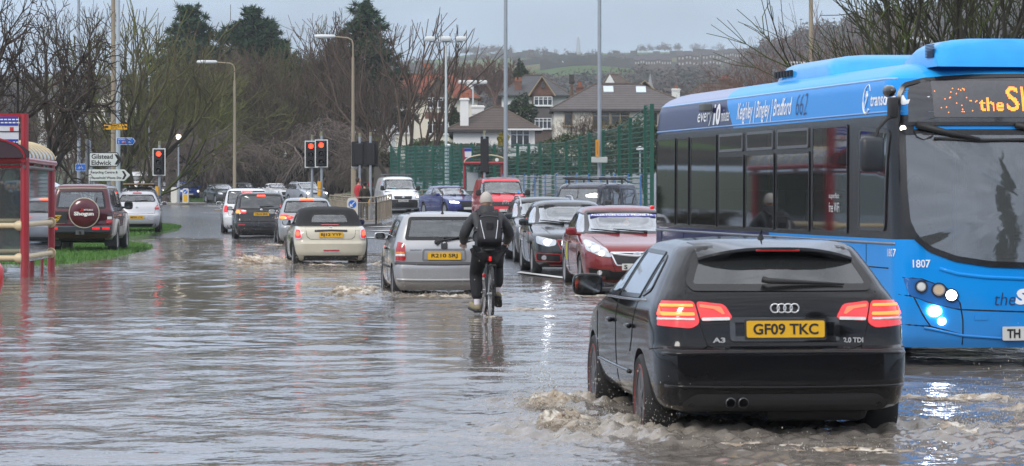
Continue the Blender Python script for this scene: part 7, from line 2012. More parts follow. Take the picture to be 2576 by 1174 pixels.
def flat_sign(name,label,cat,x0,x1,y0,y1,Y,mat,tip=None,edge=None):
    a,b=at(x0,y1,Y),at(x1,y0,Y);cx=(a.x+b.x)/2;zc=(a.z+b.z)/2;t=thing(name,label,cat,(cx,Y,zc));w,h=b.x-a.x,b.z-a.z
    P=[(-w/2,-h/2),(w/2,-h/2)]+([(X_at(tip,Y)-cx,0)]if tip else[])+[(w/2,h/2),(-w/2,h/2)]
    mb=MB();mb.prism(rounded(P,min(.03,h*.1),3),0,.02,plane='xz');p=mb.build('panel',edge or mat,t)
    if edge:mb=MB();mb.prism(rounded(inset(P,.018),.02,3),-.008,.002,plane='xz');mb.build('face',mat,p)
    br=MB();br.box((0,.04,0),(.14,.06,h*.5));br.build('bracket',GALV,t)
    return t,p,w,h
t,p,w,h=flat_sign('diversion_sign','yellow diversion sign with lorry and arrow on the tan column','road sign',260,321,312,328,112.8,pmat('sign_yellow',(.75,.38,.01),.45),edge=SIGN_K)
F_=lambda u,v:frame((u,-.012,v),(1,0,0),(0,0,1))
lettering('lettering','Beckfoot &',w*.34,h*.24,SIGN_K,p,F_(-.02,h*.25),.01);lettering('lettering','Hazelbeck ROT',w*.42,h*.22,SIGN_K,p,F_(.02,0),.01);lettering('lettering','800 yds',w*.28,h*.2,SIGN_K,p,F_(-.05,-h*.27),.01)
mb=MB();mb.box((-w*.36,-.012,.0),(w*.14,.006,h*.34));mb.box((-w*.46,-.012,-h*.03),(w*.045,.006,h*.26));mb.build('lorry_symbol',SIGN_K,p);mb=MB();mb.prism([(w*.30,.02),(w*.40,.02),(w*.40,.06),(w*.47,0),(w*.40,-.06),(w*.40,-.02),(w*.30,-.02)],-.014,-.009,plane='xz');mb.build('arrow',SIGN_K,p)
t,p,w,h=flat_sign('cycle_route_sign','blue pointed walking and cycling route sign on the pale column','road sign',293,334,347,365,112.5,SIGN_B,341,BORD)
lettering('lettering','AIREDALE GREENWAY',w*.82,h*.2,BORD,p,F_(0,h*.28),.01)
mb=MB();mb.box((-w*.05,-.012,-h*.10),(w*.26,.006,h*.24));mb.build('route_patch',pmat('patch_red',(.5,.02,.02),.4),p);lettering('lettering','696',w*.2,h*.16,BORD,p,frame((-w*.05,-.017,-h*.10),(1,0,0),(0,0,1)),.01)
def cycle_icon(parent,cx,cz,s,mat):
    mb=MB();T=lambda u,v:Vector((cx+u*s,-.014,cz+v*s))
    for u in(-.5,.5):mb.tube([T(u+.32*math.cos(a),.32*math.sin(a))for a in[2*math.pi*i/16 for i in range(17)]],s*.045,4,cap=False)
    mb.tube([T(-.5,0),T(-.2,.5),T(.3,.5),T(0,0),T(-.5,0)],s*.04,4);mb.tube([T(0,0),T(-.2,.5),T(-.26,.62)],s*.04,4);mb.tube([T(.5,0),T(.28,.62),T(.42,.66)],s*.04,4);return mb.build('cycle_symbol',mat,parent)
cycle_icon(p,w*.32,-h*.14,h*.27,BORD)
mb=MB();mb.tube([(-w*.38,-.014,-h*.32),(-w*.36,-.014,-h*.08),(-w*.33,-.014,-h*.32)],h*.035,4);mb.tube([(-w*.36,-.014,-h*.08),(-w*.36,-.014,h*.06)],h*.05,4);mb.build('walker_symbol',BORD,p)
t,p,w,h=flat_sign('cycle_sign','small square blue cycle sign on the galvanised lamp column','road sign',190,215,413,431,129.6,SIGN_B,None,BORD);cycle_icon(p,0,-h*.08,h*.42,BORD)
t,p,w,h=flat_sign('notice','narrow yellow notice strapped to the grey column above the off-roader','sign',1498,1507,352,395,117.6,pmat('notice_yellow',(.65,.30,.03),.5),None,None)
lettering('lettering','NOTICE',h*.7,w*.4,pmat('notice_ink',(.35,.10,.02),.6),p,frame((0,-.004,0),(0,0,1),(-1,0,0)),.01)
t,x,z=ground_obj('control_box','pale grey control box strapped to the column behind the off-roader','box',1508,117.7);mb=MB();mb.bbox((0,0,Z_at(403,117.7)-z),(.68,.12,.24),.02);mb.build('cabinet',pmat('cabinet_grey',(.5,.52,.5),.5),t)
t,x,z=ground_obj('column_lamp','white bowl lamp on a tan post beside the red-jacketed man','lamp',893,127);mb=MB();mb.tube([(0,0,-.2),(0,0,Z_at(424,127)-z)],[.09,.06],10);mb.build('post',CONC,t);q=MB();q.lathe([(.03,-.16),(.14,-.04),(.17,.02),(.02,.04)],14,c=(0,0,Z_at(420,127)-z));q.build('bowl',pmat('lantern_white'),t,smooth=60)

# railings
RAILM=pmat('railing_tan',(.30,.255,.19),.7,var=.25,scale=3)
def railing(label,pts,h,bay,m=RAILM,infill=True,group='guard railings',panel=None,step=.16):
    P=[Vector((p[0],p[1],gz(p[0],p[1])+.12))for p in pts];t=thing('guard_railing',label,'railing',P[0],0,group);o=P[0]
    for a,b in zip(P[:-1],P[1:]):
        L_=(b-a).length;n=max(1,round(L_/bay));d=(b-a)/n
        for i in range(n+1):
            q=a+d*i-o;mb=MB();mb.box((q.x,q.y,q.z+h/2),(.06,.06,h));mb.build('post',m,t)
        u,v=a-o,b-o;r=MB();r.tube([u+Vector((0,0,h)),v+Vector((0,0,h))],.032,6);r.build('rail',m,t);r=MB();r.tube([u+Vector((0,0,h*.80)),v+Vector((0,0,h*.80))],.022,6);r.build('rail',m,t);r=MB();r.tube([u+Vector((0,0,.12)),v+Vector((0,0,.12))],.022,6);r.build('rail',m,t)
        if infill:
            k=int(L_/step);mb=MB()
            for i in range(1,k):q=u.lerp(v,i/k);mb.tube([q+Vector((0,0,.12)),q+Vector((0,0,h*.8))],.011,4,cap=False)
            mb.build('infill_bars',m,t)
railing('tan guard railing round the kerb in front of the three pedestrians',[(X_at(830,128),128),(X_at(897,113),113),(X_at(946,111),111),(X_at(984,122),122)],1.06,2.0)
railing('tan guard railing behind the pale estate car, far side of the kerb',[(X_at(842,140),140),(X_at(900,136),136)],1.0,2.0)
railing('leaning tan guard railing right of the white van under the fence',[(X_at(1046,150),150),(X_at(1130,143),143),(X_at(1185,139),139)],1.05,1.6,step=.13)
railing('grey tube railing behind the maroon off-roader',[(X_at(118,118),118),(X_at(222,120),120),(X_at(290,122),122)],1.45,3,GALV,False)

# green mesh fence
def mesh_mat(name,col,dens):
    m=bpy.data.materials.new(name);m.use_nodes=True;N,L=m.node_tree.nodes,m.node_tree.links;p=N['Principled BSDF'];p.inputs['Base Color'].default_value=(*col,1);p.inputs['Roughness'].default_value=.5
    t=N.new('ShaderNodeUVMap');out=[n for n in N if n.type=='OUTPUT_MATERIAL'][0]
    uv=N.new('ShaderNodeTexCoord');s=N.new('ShaderNodeSeparateXYZ');L.new(uv.outputs['UV'],s.inputs[0])
    def line(sock,per,w):
        a=N.new('ShaderNodeMath');a.operation='DIVIDE';L.new(sock,a.inputs[0]);a.inputs[1].default_value=per;f=N.new('ShaderNodeMath');f.operation='FRACT';L.new(a.outputs[0],f.inputs[0]);c=N.new('ShaderNodeMath');c.operation='LESS_THAN';L.new(f.outputs[0],c.inputs[0]);c.inputs[1].default_value=w;return c.outputs[0]
    mx=N.new('ShaderNodeMath');mx.operation='MAXIMUM';L.new(line(s.outputs[0],.05,dens),mx.inputs[0]);L.new(line(s.outputs[1],.20,dens*.8),mx.inputs[1])
    tr=N.new('ShaderNodeBsdfTransparent');ms=N.new('ShaderNodeMixShader');L.new(mx.outputs[0],ms.inputs[0]);L.new(tr.outputs[0],ms.inputs[1]);L.new(p.outputs[0],ms.inputs[2]);L.new(ms.outputs[0],out.inputs[0]);return m
GREEN=pmat('fence_green',(.010,.085,.055),.45,var=.12)
def mesh_panel(parent,a,b,z0,z1,mat,name='mesh_panel'):
    me=bpy.data.meshes.new(name);a,b=Vector(a),Vector(b);me.from_pydata([(a.x,a.y,z0),(b.x,b.y,z0),(b.x,b.y,z1),(a.x,a.y,z1)],[],[(0,1,2,3)]);uv=me.uv_layers.new();L_=(b-a).length
    for i,c in enumerate(((0,0),(L_,0),(L_,z1-z0),(0,z1-z0))):uv.data[i].uv=c
    me.materials.append(mat);return link(bpy.data.objects.new(name,me),parent)
def fence(label,pts,ztop,posts,mat,pr=.05):
    P=[Vector((p[0],p[1],gz(*p)))for p in pts];t=thing('mesh_fence',label,'fence',(0,0,0),0,'green court fences')
    for i,q in enumerate(P):
        mb=MB();mb.box((q.x,q.y,(q.z+ztop(q))/2-.2),(pr*2.3,pr*1.6,ztop(q)-q.z+.4));mb.build('post',GREEN,t)
    for a,b in zip(P[:-1],P[1:]):
        mesh_panel(t,a,b,min(a.z,b.z),(ztop(a)+ztop(b))/2-.06,mat)
        r=MB();r.tube([(a.x,a.y,ztop(a)-.08),(b.x,b.y,ztop(b)-.08)],.02,5);r.build('top_rail',GREEN,t)
fpx=[984,1004,1022,1045,1066,1088,1116,1136,1158,1188]
fence('dense dark green mesh fence section behind the white van',[(X_at(px,158-i*.9),158-i*.9)for i,px in enumerate(fpx)],lambda q:Z_at(367,156),[],mesh_mat('mesh_dense',(.008,.085,.065),.42))
fpx=[1188,1213,1244,1302,1330,1359,1391,1425,1459,1483,1518,1558,1586,1624,1640]
fy=[149,147,145,142,140,137,134,130,126,123,119,114,111,107,104]
fyt=[365,365,364,361,361,359,358,355,343,334,328,316,296,266,262]
_ft={round(X_at(p,y),3):Z_at(k,y)for p,y,k in zip(fpx,fy,fyt)}
fence('see-through green mesh fence climbing towards the bus tail',[(X_at(p,y),y)for p,y in zip(fpx,fy)],lambda q:min(_ft.items(),key=lambda e:abs(e[0]-q.x))[1],[],mesh_mat('mesh_open',(.010,.085,.055),.24),.065)
# temporary barrier panels with blue posts
t=thing('temporary_barrier','temporary mesh barrier with blue posts in front of the green fence','barrier');mm=mesh_mat('mesh_grey',(.30,.31,.30),.16);bp=pmat('barrier_blue',(.05,.17,.42),.5)
q0=None
for i,px in enumerate((1262,1290,1318,1346,1372,1398,1426,1450,1480,1512,1545,1580,1612)):
    Y=128-i*3.0;x=X_at(px,Y);z=gz(x,Y);zt=Z_at(440-(i%3),Y);mb=MB();mb.tube([(x,Y,z),(x,Y,zt-.1),(x+.03,Y-.03,zt)],.03,6);mb.build('post',bp,t)
    if q0:mesh_panel(t,(q0[0],q0[1],0),(x,Y,0),z+.1,zt-.08,mm);r=MB();r.tube([(q0[0],q0[1],zt-.08),(x,Y,zt-.08)],.018,5);r.build('top_rail',GALV,t)
    q0=(x,Y)

# bus shelters
RED=pmat('shelter_red',(.33,.012,.022),.35,coat=.6,var=.08,dirt=.15);CREAM=pmat('shelter_cream',(.62,.50,.31),.45,var=.1)
SGL=glass_mat('glass_shelter',(.80,.84,.84),1.0,.90);ROOFG=glass_mat('glass_roof',(.62,.60,.55),.8,.45)
def shelter_left():
    o=Vector((-9.28,53.0,-.05));t=thing('bus_shelter','red bus shelter with curved roof and cream rails standing in the flood, left edge','bus shelter',o,math.radians(1.7))
    D=3.7;Wd=1.55
    for(x,y,h,r)in((0,0,2.36,.085),(-.16,2.0,2.34,.06),(.0,D,2.30,.075),(-Wd,0,2.36,.085),(-Wd+.1,D,2.3,.075),(-.06,D-.9,2.3,.03)):
        mb=MB();mb.tube([(x,y,-.2),(x,y,h)],r,12);mb.build('post',RED,t,smooth=60)
    mb=MB();mb.tube([(-Wd-.2,0,2.30),(.02,0,2.30)],.085,10);mb.tube([(-Wd-.2,-.02,2.16),(.0,-.02,2.16)],.03,6);mb.build('front_beam',RED,t,smooth=60)
    mb=MB();mb.tube([(.0,-.2,2.30),(.03,D+.3,2.26)],.06,8);mb.build('side_beam',RED,t,smooth=60);mb=MB();mb.tube([(.0,-.1,2.16),(.03,D+.2,2.13)],.035,8);mb.build('side_beam',pmat('beam_grey',(.12,.10,.10),.5),t)
    # barrel roof: arches across x, running along y
    n=16;V=[]; 
    for yy in np.linspace(-.25,D+.3,9):
        for i in range(n+1):
            a=math.pi*i/n;V.append((-Wd/2+.05+(Wd/2-.02)*math.cos(a),yy,2.33+.38*math.sin(a)))
    F=[(j*(n+1)+i,j*(n+1)+i+1,(j+1)*(n+1)+i+1,(j+1)*(n+1)+i)for j in range(8)for i in range(n)]
    mb=MB();mb.add(V,F);rf=mb.build('roof_glazing',ROOFG,t,smooth=True)
    for j in range(9):
        mb=MB();mb.tube([V[j*(n+1)+i]for i in range(n+1)],.022,5);mb.build('roof_rib',CREAM if j else RED,rf)
    mb=MB();mb.add([(-Wd-.05,-.24,2.33),(.12,-.24,2.33)]+[(-Wd/2+.05+(Wd/2+.12)*math.cos(math.pi*i/10),-.24,2.33+.38*math.sin(math.pi*i/10))for i in range(1,10)],[tuple([0,1]+list(range(2,11)))]);mb.build('end_panel',pmat('end_dark',(.05,.03,.035),.3),t)
    for z in(.42,1.04):
        mb=MB();mb.tube([(-Wd,0,z),(-.09,0,z)],.055,12);mb.lathe([(.055,-.20),(.095,-.14),(.10,-.06),(.07,-.04)],12,'x',(0,0,z));mb.build('rail',CREAM,t,smooth=50)
        mb=MB();mb.tube([(.0,.1,z+.02),(.0,D-.05,z+.02)],.055,12);mb.lathe([(.10,0),(.11,.03),(.06,.06)],12,'y',(.0,D-.1,z+.02));mb.build('rail',CREAM,t,smooth=50)
        mb=MB();mb.tube([(-Wd+.1,D,z+.05),(.0,D,z+.05)],.05,10);mb.build('rail',CREAM,t,smooth=50)
    def pane(a,b,z0,z1,nm='glass_panel'):
        q=MB();d=(Vector(b)-Vector(a)).normalized();nn=Vector((-d.y,d.x))*.006;q.add([(a[0]+s*nn.x,a[1]+s*nn.y,z)for s in(1,-1)for z in(z0,z1)]+[(b[0]+s*nn.x,b[1]+s*nn.y,z)for s in(1,-1)for z in(z0,z1)],[(0,1,5,4),(2,6,7,3),(0,4,6,2),(1,3,7,5),(0,2,3,1),(4,5,7,6)]);return q.build(nm,SGL,t)
    pane((.0,.12),(.0,D-.1),.35,2.12);pane((-Wd+.1,0),(-.1,0),.35,2.12);pane((-Wd+.1,D),(-.05,D),.35,2.12)
    q=MB();q.box((-.05,D-.45,1.55),(.04,.62,1.05));tb=q.build('timetable_case',pmat('case_cream',(.5,.47,.42),.4),t); 
    q=MB();q.box((-.08,2.9,1.75),(.02,1.2,.8));q.build('advert_panel',pmat('advert_green',(.02,.09,.06),.3),t)
    # stop flag
    mb=MB();mb.tube([(.0,-.02,2.3),(.0,-.02,3.17)],.075,12);fp=mb.build('flag_post',RED,t,smooth=60)
    bw=.46
    mb=MB();mb.box((-.1-bw/2-.16,-.02,2.85),(bw+.30,.05,.62));fl=mb.build('flag_panel',pmat('flag_white',(.62,.63,.66),.45),fp)
    mb=MB();mb.box((-.34,-.02,3.14),(bw+.32,.06,.07));mb.build('flag_frame',RED,fl)
    for zc,hh in((3.03,.17),(2.60,.17)):mb=MB();mb.box((-.1-bw/2-.16,-.05,zc),(bw+.28,.012,hh));mb.build('flag_band',pmat('flag_blue',(.02,.04,.30),.45),fl)
    mb=MB();mb.box((-.34,-.05,2.83),(bw+.28,.01,.02));mb.build('flag_line',SIGN_K,fl)
    for i,zc in enumerate((3.06,3.00,2.63,2.58,2.53)):
        r=MB()
        for k in range(7):r.box((-.58+k*.075+(i%2)*.01,-.058,zc),(.055,.004,.022))
        r.build('flag_text',BORD,fl)
    mb=MB();mb.box((-.24,-.05,2.88),(.07,.008,.07));mb.build('flag_logo',pmat('patch_red',(.5,.02,.02),.4),fl)
shelter_left()
def shelter_far():
    Y=134;o=Vector((X_at(1168,Y),Y,gz(X_at(1168,Y),Y)+.12));s=FOC/Y;t=thing('bus_shelter','far red bus shelter with arched clear roof before the green fence','bus shelter',o);Z=lambda py:Z_at(py,Y)-o.z;X=lambda px:(px-1168)/s
    for px,yy in((1168,0),(1213,1.2),(1168,1.3),(1262,0)):mb=MB();mb.tube([(X(px),yy,-.1),(X(px),yy,Z(412))],.055,8);mb.build('post',RED,t)
    mb=MB();mb.tube([(X(1166),-.1,Z(411)),(X(1277),-.1,Z(411))],.08,8);mb.build('front_beam',RED,t)
    n=12;V=[];
    for yy in(-.15,1.4):
        for i in range(n+1):a=math.pi*i/n;V.append((X(1222)+X(1168+54)*math.cos(a),yy,Z(409)+.36*math.sin(a)))
    mb=MB();mb.add(V,[(i,i+1,n+2+i,n+1+i)for i in range(n)]);mb.build('roof_glazing',ROOFG,t,smooth=True)
    mb=MB();mb.tube(V[:n+1],.03,5);mb.build('roof_rib',CREAM,t)
    mb=MB();mb.prism([(X(1236),Z(407)),(X(1272),Z(407)),(X(1266),Z(399)),(X(1252),Z(397)),(X(1240),Z(400))],-.17,-.15,plane='xz');e_=mb.build('end_panel',pmat('panel_olive',(.12,.10,.06),.4),t);mb=MB();mb.lathe([(.09,-.18),(.002,-.185)],14,'y',(X(1250),0,Z(403)));mb.build('route_logo',BORD,e_)
    q=MB();q.box((X(1190),1.25,Z(455)),(.8,.02,1.5));q.build('glass_panel',SGL,t);q=MB();q.box((X(1188),1.2,Z(458)),(.55,.03,.9));q.build('advert_panel',pmat('advert_pale',(.42,.45,.46),.4),t)
    mb=MB();mb.tube([(X(1168),-.1,Z(411)),(X(1166),-.1,Z(374))],.055,8);fp=mb.build('flag_post',RED,t);mb=MB();mb.box((X(1177),-.1,Z(387)),(.34,.04,.50));fl=mb.build('flag_panel',pmat('flag_white'),fp);mb=MB();mb.box((X(1177),-.125,Z(378)),(.34,.01,.14));mb.build('flag_band',pmat('flag_blue'),fl);mb=MB();mb.box((X(1177),-.125,Z(398.5)),(.34,.01,.08));mb.build('flag_band',pmat('flag_blue'),fl)
shelter_far()
# red rounded thing cut by the left edge of the picture
t=thing('litter_bin','rounded bright red object cut off by the left picture edge','bin',(-7.62,40.3,-.1));mb=MB();mb.lathe([(.08,.12),(.19,.20),(.25,.40),(.26,.62),(.20,.72),(.05,.76)],24);mb.build('drum',pmat('bin_red',(.55,.015,.02),.35,coat=.5),t,smooth=60);mb=MB();mb.tube([(0,0,-.2),(0,0,.2)],.08,10);mb.build('foot',BLK,t)
# ------------------------------------------------------------------ people
def skin(name,joints,bones,root,mat,parent=None,sub=2,smooth=True):
    """joints: {name: (co, radius or (rx, ry))}; grow a tapered surface over the bones"""
    names=list(joints);idx={n:i for i,n in enumerate(names)}
    me=bpy.data.meshes.new(name);me.from_pydata([joints[n][0]for n in names],[(idx[a],idx[b])for a,b in bones],[])
    o=bpy.data.objects.new(name,me);COL.objects.link(o)
    o.modifiers.new('skin','SKIN');md=o.modifiers.new('sub','SUBSURF');md.levels=sub;md.render_levels=sub
    for n in names:
        r=joints[n][1];v=me.skin_vertices[0].data[idx[n]];v.radius=r if isinstance(r,tuple)else(r,r)
        v.use_root=(n==root)
    dg=bpy.context.evaluated_depsgraph_get();m2=bpy.data.meshes.new_from_object(o.evaluated_get(dg))
    bpy.data.objects.remove(o);bpy.data.meshes.remove(me)
    m2.materials.clear();m2.materials.append(mat);shade(m2);m2.name=name
    return link(bpy.data.objects.new(name,m2),parent)
SKIN=pmat('skin',(.50,.30,.22),.55,var=.12,scale=12)
def ell(name,c,r,mat,parent,n=18,p=1.0,rot=None):
    bm=bmesh.new();bmesh.ops.create_uvsphere(bm,u_segments=n,v_segments=n//2+3,radius=1)
    R=rot or Matrix.Identity(3);mb=MB();bm.verts.index_update();C=Vector(c)
    f=lambda t:math.copysign(abs(t)**p,t)
    mb.add([C+R@Vector((f(v.co.x)*r[0],f(v.co.y)*r[1],f(v.co.z)*r[2]))for v in bm.verts],[[v.index for v in q.verts]for q in bm.faces]);bm.free();return mb.build(name,mat,parent,smooth=True)
def head_shape(name,c,s,mat,parent,rot):
    """skull, jaw, nose, ears, eye sockets as one surface; local +y is where the face looks"""
    bm=bmesh.new();bmesh.ops.create_uvsphere(bm,u_segments=28,v_segments=20,radius=1);V=[]
    for v in bm.verts:
        x,y,z=v.co;X_,Y_,Z_=x*.076,y*.096,z*.115
        if z<-.1:X_ *= 1-.28*(-z-.1);Y_ *= 1-(.30 if y<0 else .06)*(-z-.1)
        if y>.5: 
            Y_+=.022*math.exp(-(x/.16)**2-((z+.12)/.20)**2);Y_-=.008*math.exp(-((abs(x)-.38)/.16)**2-((z-.12)/.12)**2);Y_+=.006*math.exp(-(x/.3)**2-((z+.52)/.07)**2)
        X_+=math.copysign(.018,x)*math.exp(-((abs(x)-1)/.12)**2-((y+.05)/.16)**2-((z+.05)/.22)**2)
        V.append(Vector(c)+rot@(Vector((X_,Y_,Z_))*s))
    bm.verts.index_update();mb=MB();mb.add(V,[[v.index for v in q.verts]for q in bm.faces]);bm.free();return mb.build(name,mat,parent,smooth=True)

def hand(parent,p,fwd,up,side,mat,curl=.9,s=1.0):
    """palm, four fingers and a thumb, closed about a bar"""
    f=Vector(fwd).normalized();u=Vector(up).normalized();r=f.cross(u).normalized()*side
    J={'wrist':(p,.026*s),'palm':(p+f*.05*s,(.034*s,.018*s)),'knuckles':(p+f*.085*s,(.038*s,.016*s))}
    B=[('wrist','palm'),('palm','knuckles')]
    o=skin('hand',J,B,'wrist',mat,parent,2)
    for i,(off,ln)in enumerate(((-.030,.066),(-.010,.076),(.010,.072),(.029,.056))):
        b=p+f*.09*s+r*off*s;j1=b+(f*math.cos(curl*.6)-u*math.sin(curl*.6))*ln*.45*s;j2=j1+(f*math.cos(curl*1.7)-u*math.sin(curl*1.7))*ln*.35*s;j3=j2+(f*math.cos(curl*2.6)-u*math.sin(curl*2.6))*ln*.28*s
        skin('finger',{'a':(b-f*.02*s,.0095*s),'b':(j1,.009*s),'c':(j2,.008*s),'d':(j3,.007*s)},[('a','b'),('b','c'),('c','d')],'a',mat,o,1)
    b=p+f*.03*s-r*.030*s;skin('thumb',{'a':(b,.012*s),'b':(b+f*.03*s-r*.022*s-u*.01*s,.0105*s),'c':(b+f*.055*s-r*.018*s-u*.030*s,.008*s)},[('a','b'),('b','c')],'a',mat,o,1)
    return o

def cyclist():
    X0,Y0=-.28,36.55;TH_=6.0
    JK=pmat('jacket_charcoal',(.034,.035,.038),.6,var=.5,scale=9,bump=1.0,detail=7);TR=pmat('trousers_black',(.010,.010,.012),.85,var=.4,scale=18,bump=.3)
    rz=math.radians(TH_)
    t=thing('person','grey-haired cyclist seen from behind in charcoal jacket and black trousers, pedalling through the flood','person',(X0,Y0,-.04),rz);t.scale=(1,1,.957)
    V3=Vector
    # local: x right, y forward, z up; saddle at y .30
    J=dict(pel=(V3((0,.30,.98)),(.15,.12)),spine=(V3((0,.36,1.12)),(.15,.115)),chest=(V3((0,.47,1.30)),(.175,.125)),neck0=(V3((0,.55,1.46)),(.10,.08)),neck=(V3((0,.585,1.53)),.055),head=(V3((0,.60,1.60)),.06),
        sl=(V3((-.17,.52,1.41)),.075),el=(V3((-.30,.56,1.17)),.058),wl=(V3((-.285,.80,1.045)),.036),sr=(V3((.17,.52,1.41)),.075),er=(V3((.31,.56,1.17)),.058),wr_=(V3((.285,.80,1.045)),.036),
        hl=(V3((-.10,.32,.94)),.095),kl=(V3((-.145,.60,.60)),.068),al=(V3((-.135,.43,.22)),.042),hr=(V3((.10,.32,.94)),.095),kr=(V3((.15,.70,.72)),.068),ar=(V3((.145,.52,.37)),.042))
    body=skin('body',{k:(v[0],(v[1]if not isinstance(v[1],tuple)else v[1]))if True else v for k,v in{k:(v[0],(v[1]*.86 if not isinstance(v[1],tuple)else(v[1][0]*.86,v[1][1]*.86)))for k,v in J.items()}.items()},
        [('pel','spine'),('spine','chest'),('chest','neck0'),('neck0','neck'),('neck','head'),('chest','sl'),('sl','el'),('el','wl'),('chest','sr'),('sr','er'),('er','wr_'),('pel','hl'),('hl','kl'),('kl','al'),('pel','hr'),('hr','kr'),('kr','ar')],'pel',SKIN,t)
    R=Matrix.Rotation(math.radians(4),3,'Z')@Matrix.Rotation(math.radians(-12),3,'X')
    hd=head_shape('head',(0,.625,1.635),1.03,SKIN,body,R)
    hair=pmat('hair_grey',(.46,.42,.38),.85,var=.25,scale=70,bump=.25)
    # hair: cap from the nape to the crown
    bm=bmesh.new();bmesh.ops.create_uvsphere(bm,u_segments=28,v_segments=18,radius=1);mb=MB();vs=[];rr=random.Random(2)
    keep={}
    for v in bm.verts:
        x,y,z=v.co;k=1.0+rr.uniform(-.015,.03)
        keep[v]=(z>-.45 and y<.25)or z>.55
        vs.append(Vector((0,.625,1.637))+R@Vector((x*.083*k,y*.103*k,z*.121*k)))
    bm.verts.index_update();mb.add(vs,[[v.index for v in f.verts]for f in bm.faces if all(keep[v]for v in f.verts)]);bm.free();mb.build('hair',hair,hd,smooth=True)
    # jacket: torso, sleeves, stand-up collar
    jj={k:(J[k][0],J[k][1])for k in('spine','chest','neck0')}
    jj['hem']=(V3((0,.30,.90)),(.195,.145));jj['waist']=(V3((0,.335,1.05)),(.19,.145));jj['chest']=(J['chest'][0],(.20,.145));jj['neck0']=(V3((0,.55,1.45)),(.105,.095));jj['spine']=(V3((0,.38,1.15)),(.19,.14))
    for sd in('l','r'):
        jj['s'+sd]=(J['s'+sd][0]+V3((0,0,-.005)),.092);jj['m'+sd]=(J['s'+sd][0].lerp(J['e'+sd][0],.5)+V3((-.01 if sd=='l' else .01,0,.01)),.083);jj['e'+sd]=(J['e'+sd][0],.078);wk='wl' if sd=='l' else 'wr_';jj['f'+sd]=(J['e'+sd][0].lerp(J[wk][0],.5),.068);jj['w'+sd]=(J[wk][0],.055)
    jk=skin('jacket',jj,[('hem','waist'),('waist','spine'),('spine','chest'),('chest','neck0')]+[b for sd in 'lr' for b in(('chest','s'+sd),('s'+sd,'m'+sd),('m'+sd,'e'+sd),('e'+sd,'f'+sd),('f'+sd,'w'+sd))],'waist',JK,t)
    mb=MB();mb.lathe([(.115,0),(.112,.05),(.098,.10),(.088,.10),(.10,.03)],20);mb.v=[tuple(V3((0,.565,1.455))+Matrix.Rotation(math.radians(-14),3,'X')@V3((v[0],v[1]*.95,v[2])))for v in mb.v];mb.build('collar',JK,jk,smooth=60)
    # trousers and shoes
    tj=dict(w=(V3((0,.30,.97)),(.175,.14)))
    for sd,sx in(('l',-1),('r',1)):
        H,K,A=J['h'+sd][0],J['k'+sd][0],J['a'+sd][0];tj['h'+sd]=(H+V3((sx*.01,0,-.03)),.125);tj['t'+sd]=(H.lerp(K,.55),.112);tj['k'+sd]=(K,.092);tj['c'+sd]=(K.lerp(A,.5)+V3((0,-.03,0)),.088);tj['a'+sd]=(A+V3((0,0,.04)),.070)
    skin('trousers',tj,[b for sd in 'lr' for b in(('w','h'+sd),('h'+sd,'t'+sd),('t'+sd,'k'+sd),('k'+sd,'c'+sd),('c'+sd,'a'+sd))],'w',TR,t)
    SH=pmat('shoe_khaki',(.26,.22,.13),.7,var=.35,scale=20);SO=pmat('shoe_sole',(.012,.012,.014),.6);SK=pmat('sock_white',(.72,.68,.74),.8)
    for A,tilt,yaw in((J['al'][0],8,20),(J['ar'][0],-32,-10)):
        Rm=Matrix.Rotation(math.radians(yaw),3,'Z')@Matrix.Rotation(math.radians(tilt),3,'X');mb=MB();mb.tube([A+V3((0,0,.05)),A+V3((0,0,-.06))],[.045,.043],12);mb.build('sock',SK,t,smooth=60)
        base=A+V3((0,.0,-.055))
        sh=ell('shoe',base+Rm@V3((0,.075,-.005)),(.053,.15,.055),SH,t,18,.75,Rm);ell('sole',base+Rm@V3((0,.075,-.055)),(.056,.155,.022),SO,sh,18,.6,Rm)
        mb=MB();mb.tube([base+Rm@V3((x*.04,.06+.02*k,.048))for k,x in enumerate((-1,1,-1,1))],.006,5);mb.build('laces',pmat('lace_green',(.25,.35,.06),.6),sh)
    gl=pmat('glove_black',(.012,.012,.013),.7)
    hand(body,J['wl'][0],(.03,.25,-.10),(0,.3,1),1,SKIN);hand(body,J['wr_'][0],(-.03,.25,-.10),(0,.3,1),-1,SKIN)
    # rucksack: held by the rider, a thing of its own
    bk=thing('backpack','black rucksack with two pale reflective piping lines on the cyclist\'s back','backpack',(X0,Y0,-.04),rz);bk.scale=(1,1,.957)
    BP=pmat('pack_black',(.012,.012,.015),.7,var=.4,scale=20,bump=.2)
    Rb=Matrix.Rotation(math.radians(-24),3,'X');C=V3((0,.24,1.24))
    bm=bmesh.new();bmesh.ops.create_cube(bm,size=1);bmesh.ops.subdivide_edges(bm,edges=bm.edges[:],cuts=5,use_grid_fill=True);mb=MB();bm.verts.index_update();vs=[]
    for v in bm.verts:
        x,y,z=v.co*2;k=(1-abs(x)**4*.12-abs(z)**6*.1);w=.150+.02*(-z)-.03*max(0,z)**2;vs.append(C+Rb@V3((x*w*(1-.10*abs(z)**4),y*.085*k*(1.15-.25*z)-.0,z*.235*(1-.06*x*x))))
    mb.add(vs,[[v.index for v in f.verts]for f in bm.faces]);bm.free();pk=mb.build('pack',BP,bk,smooth=True)
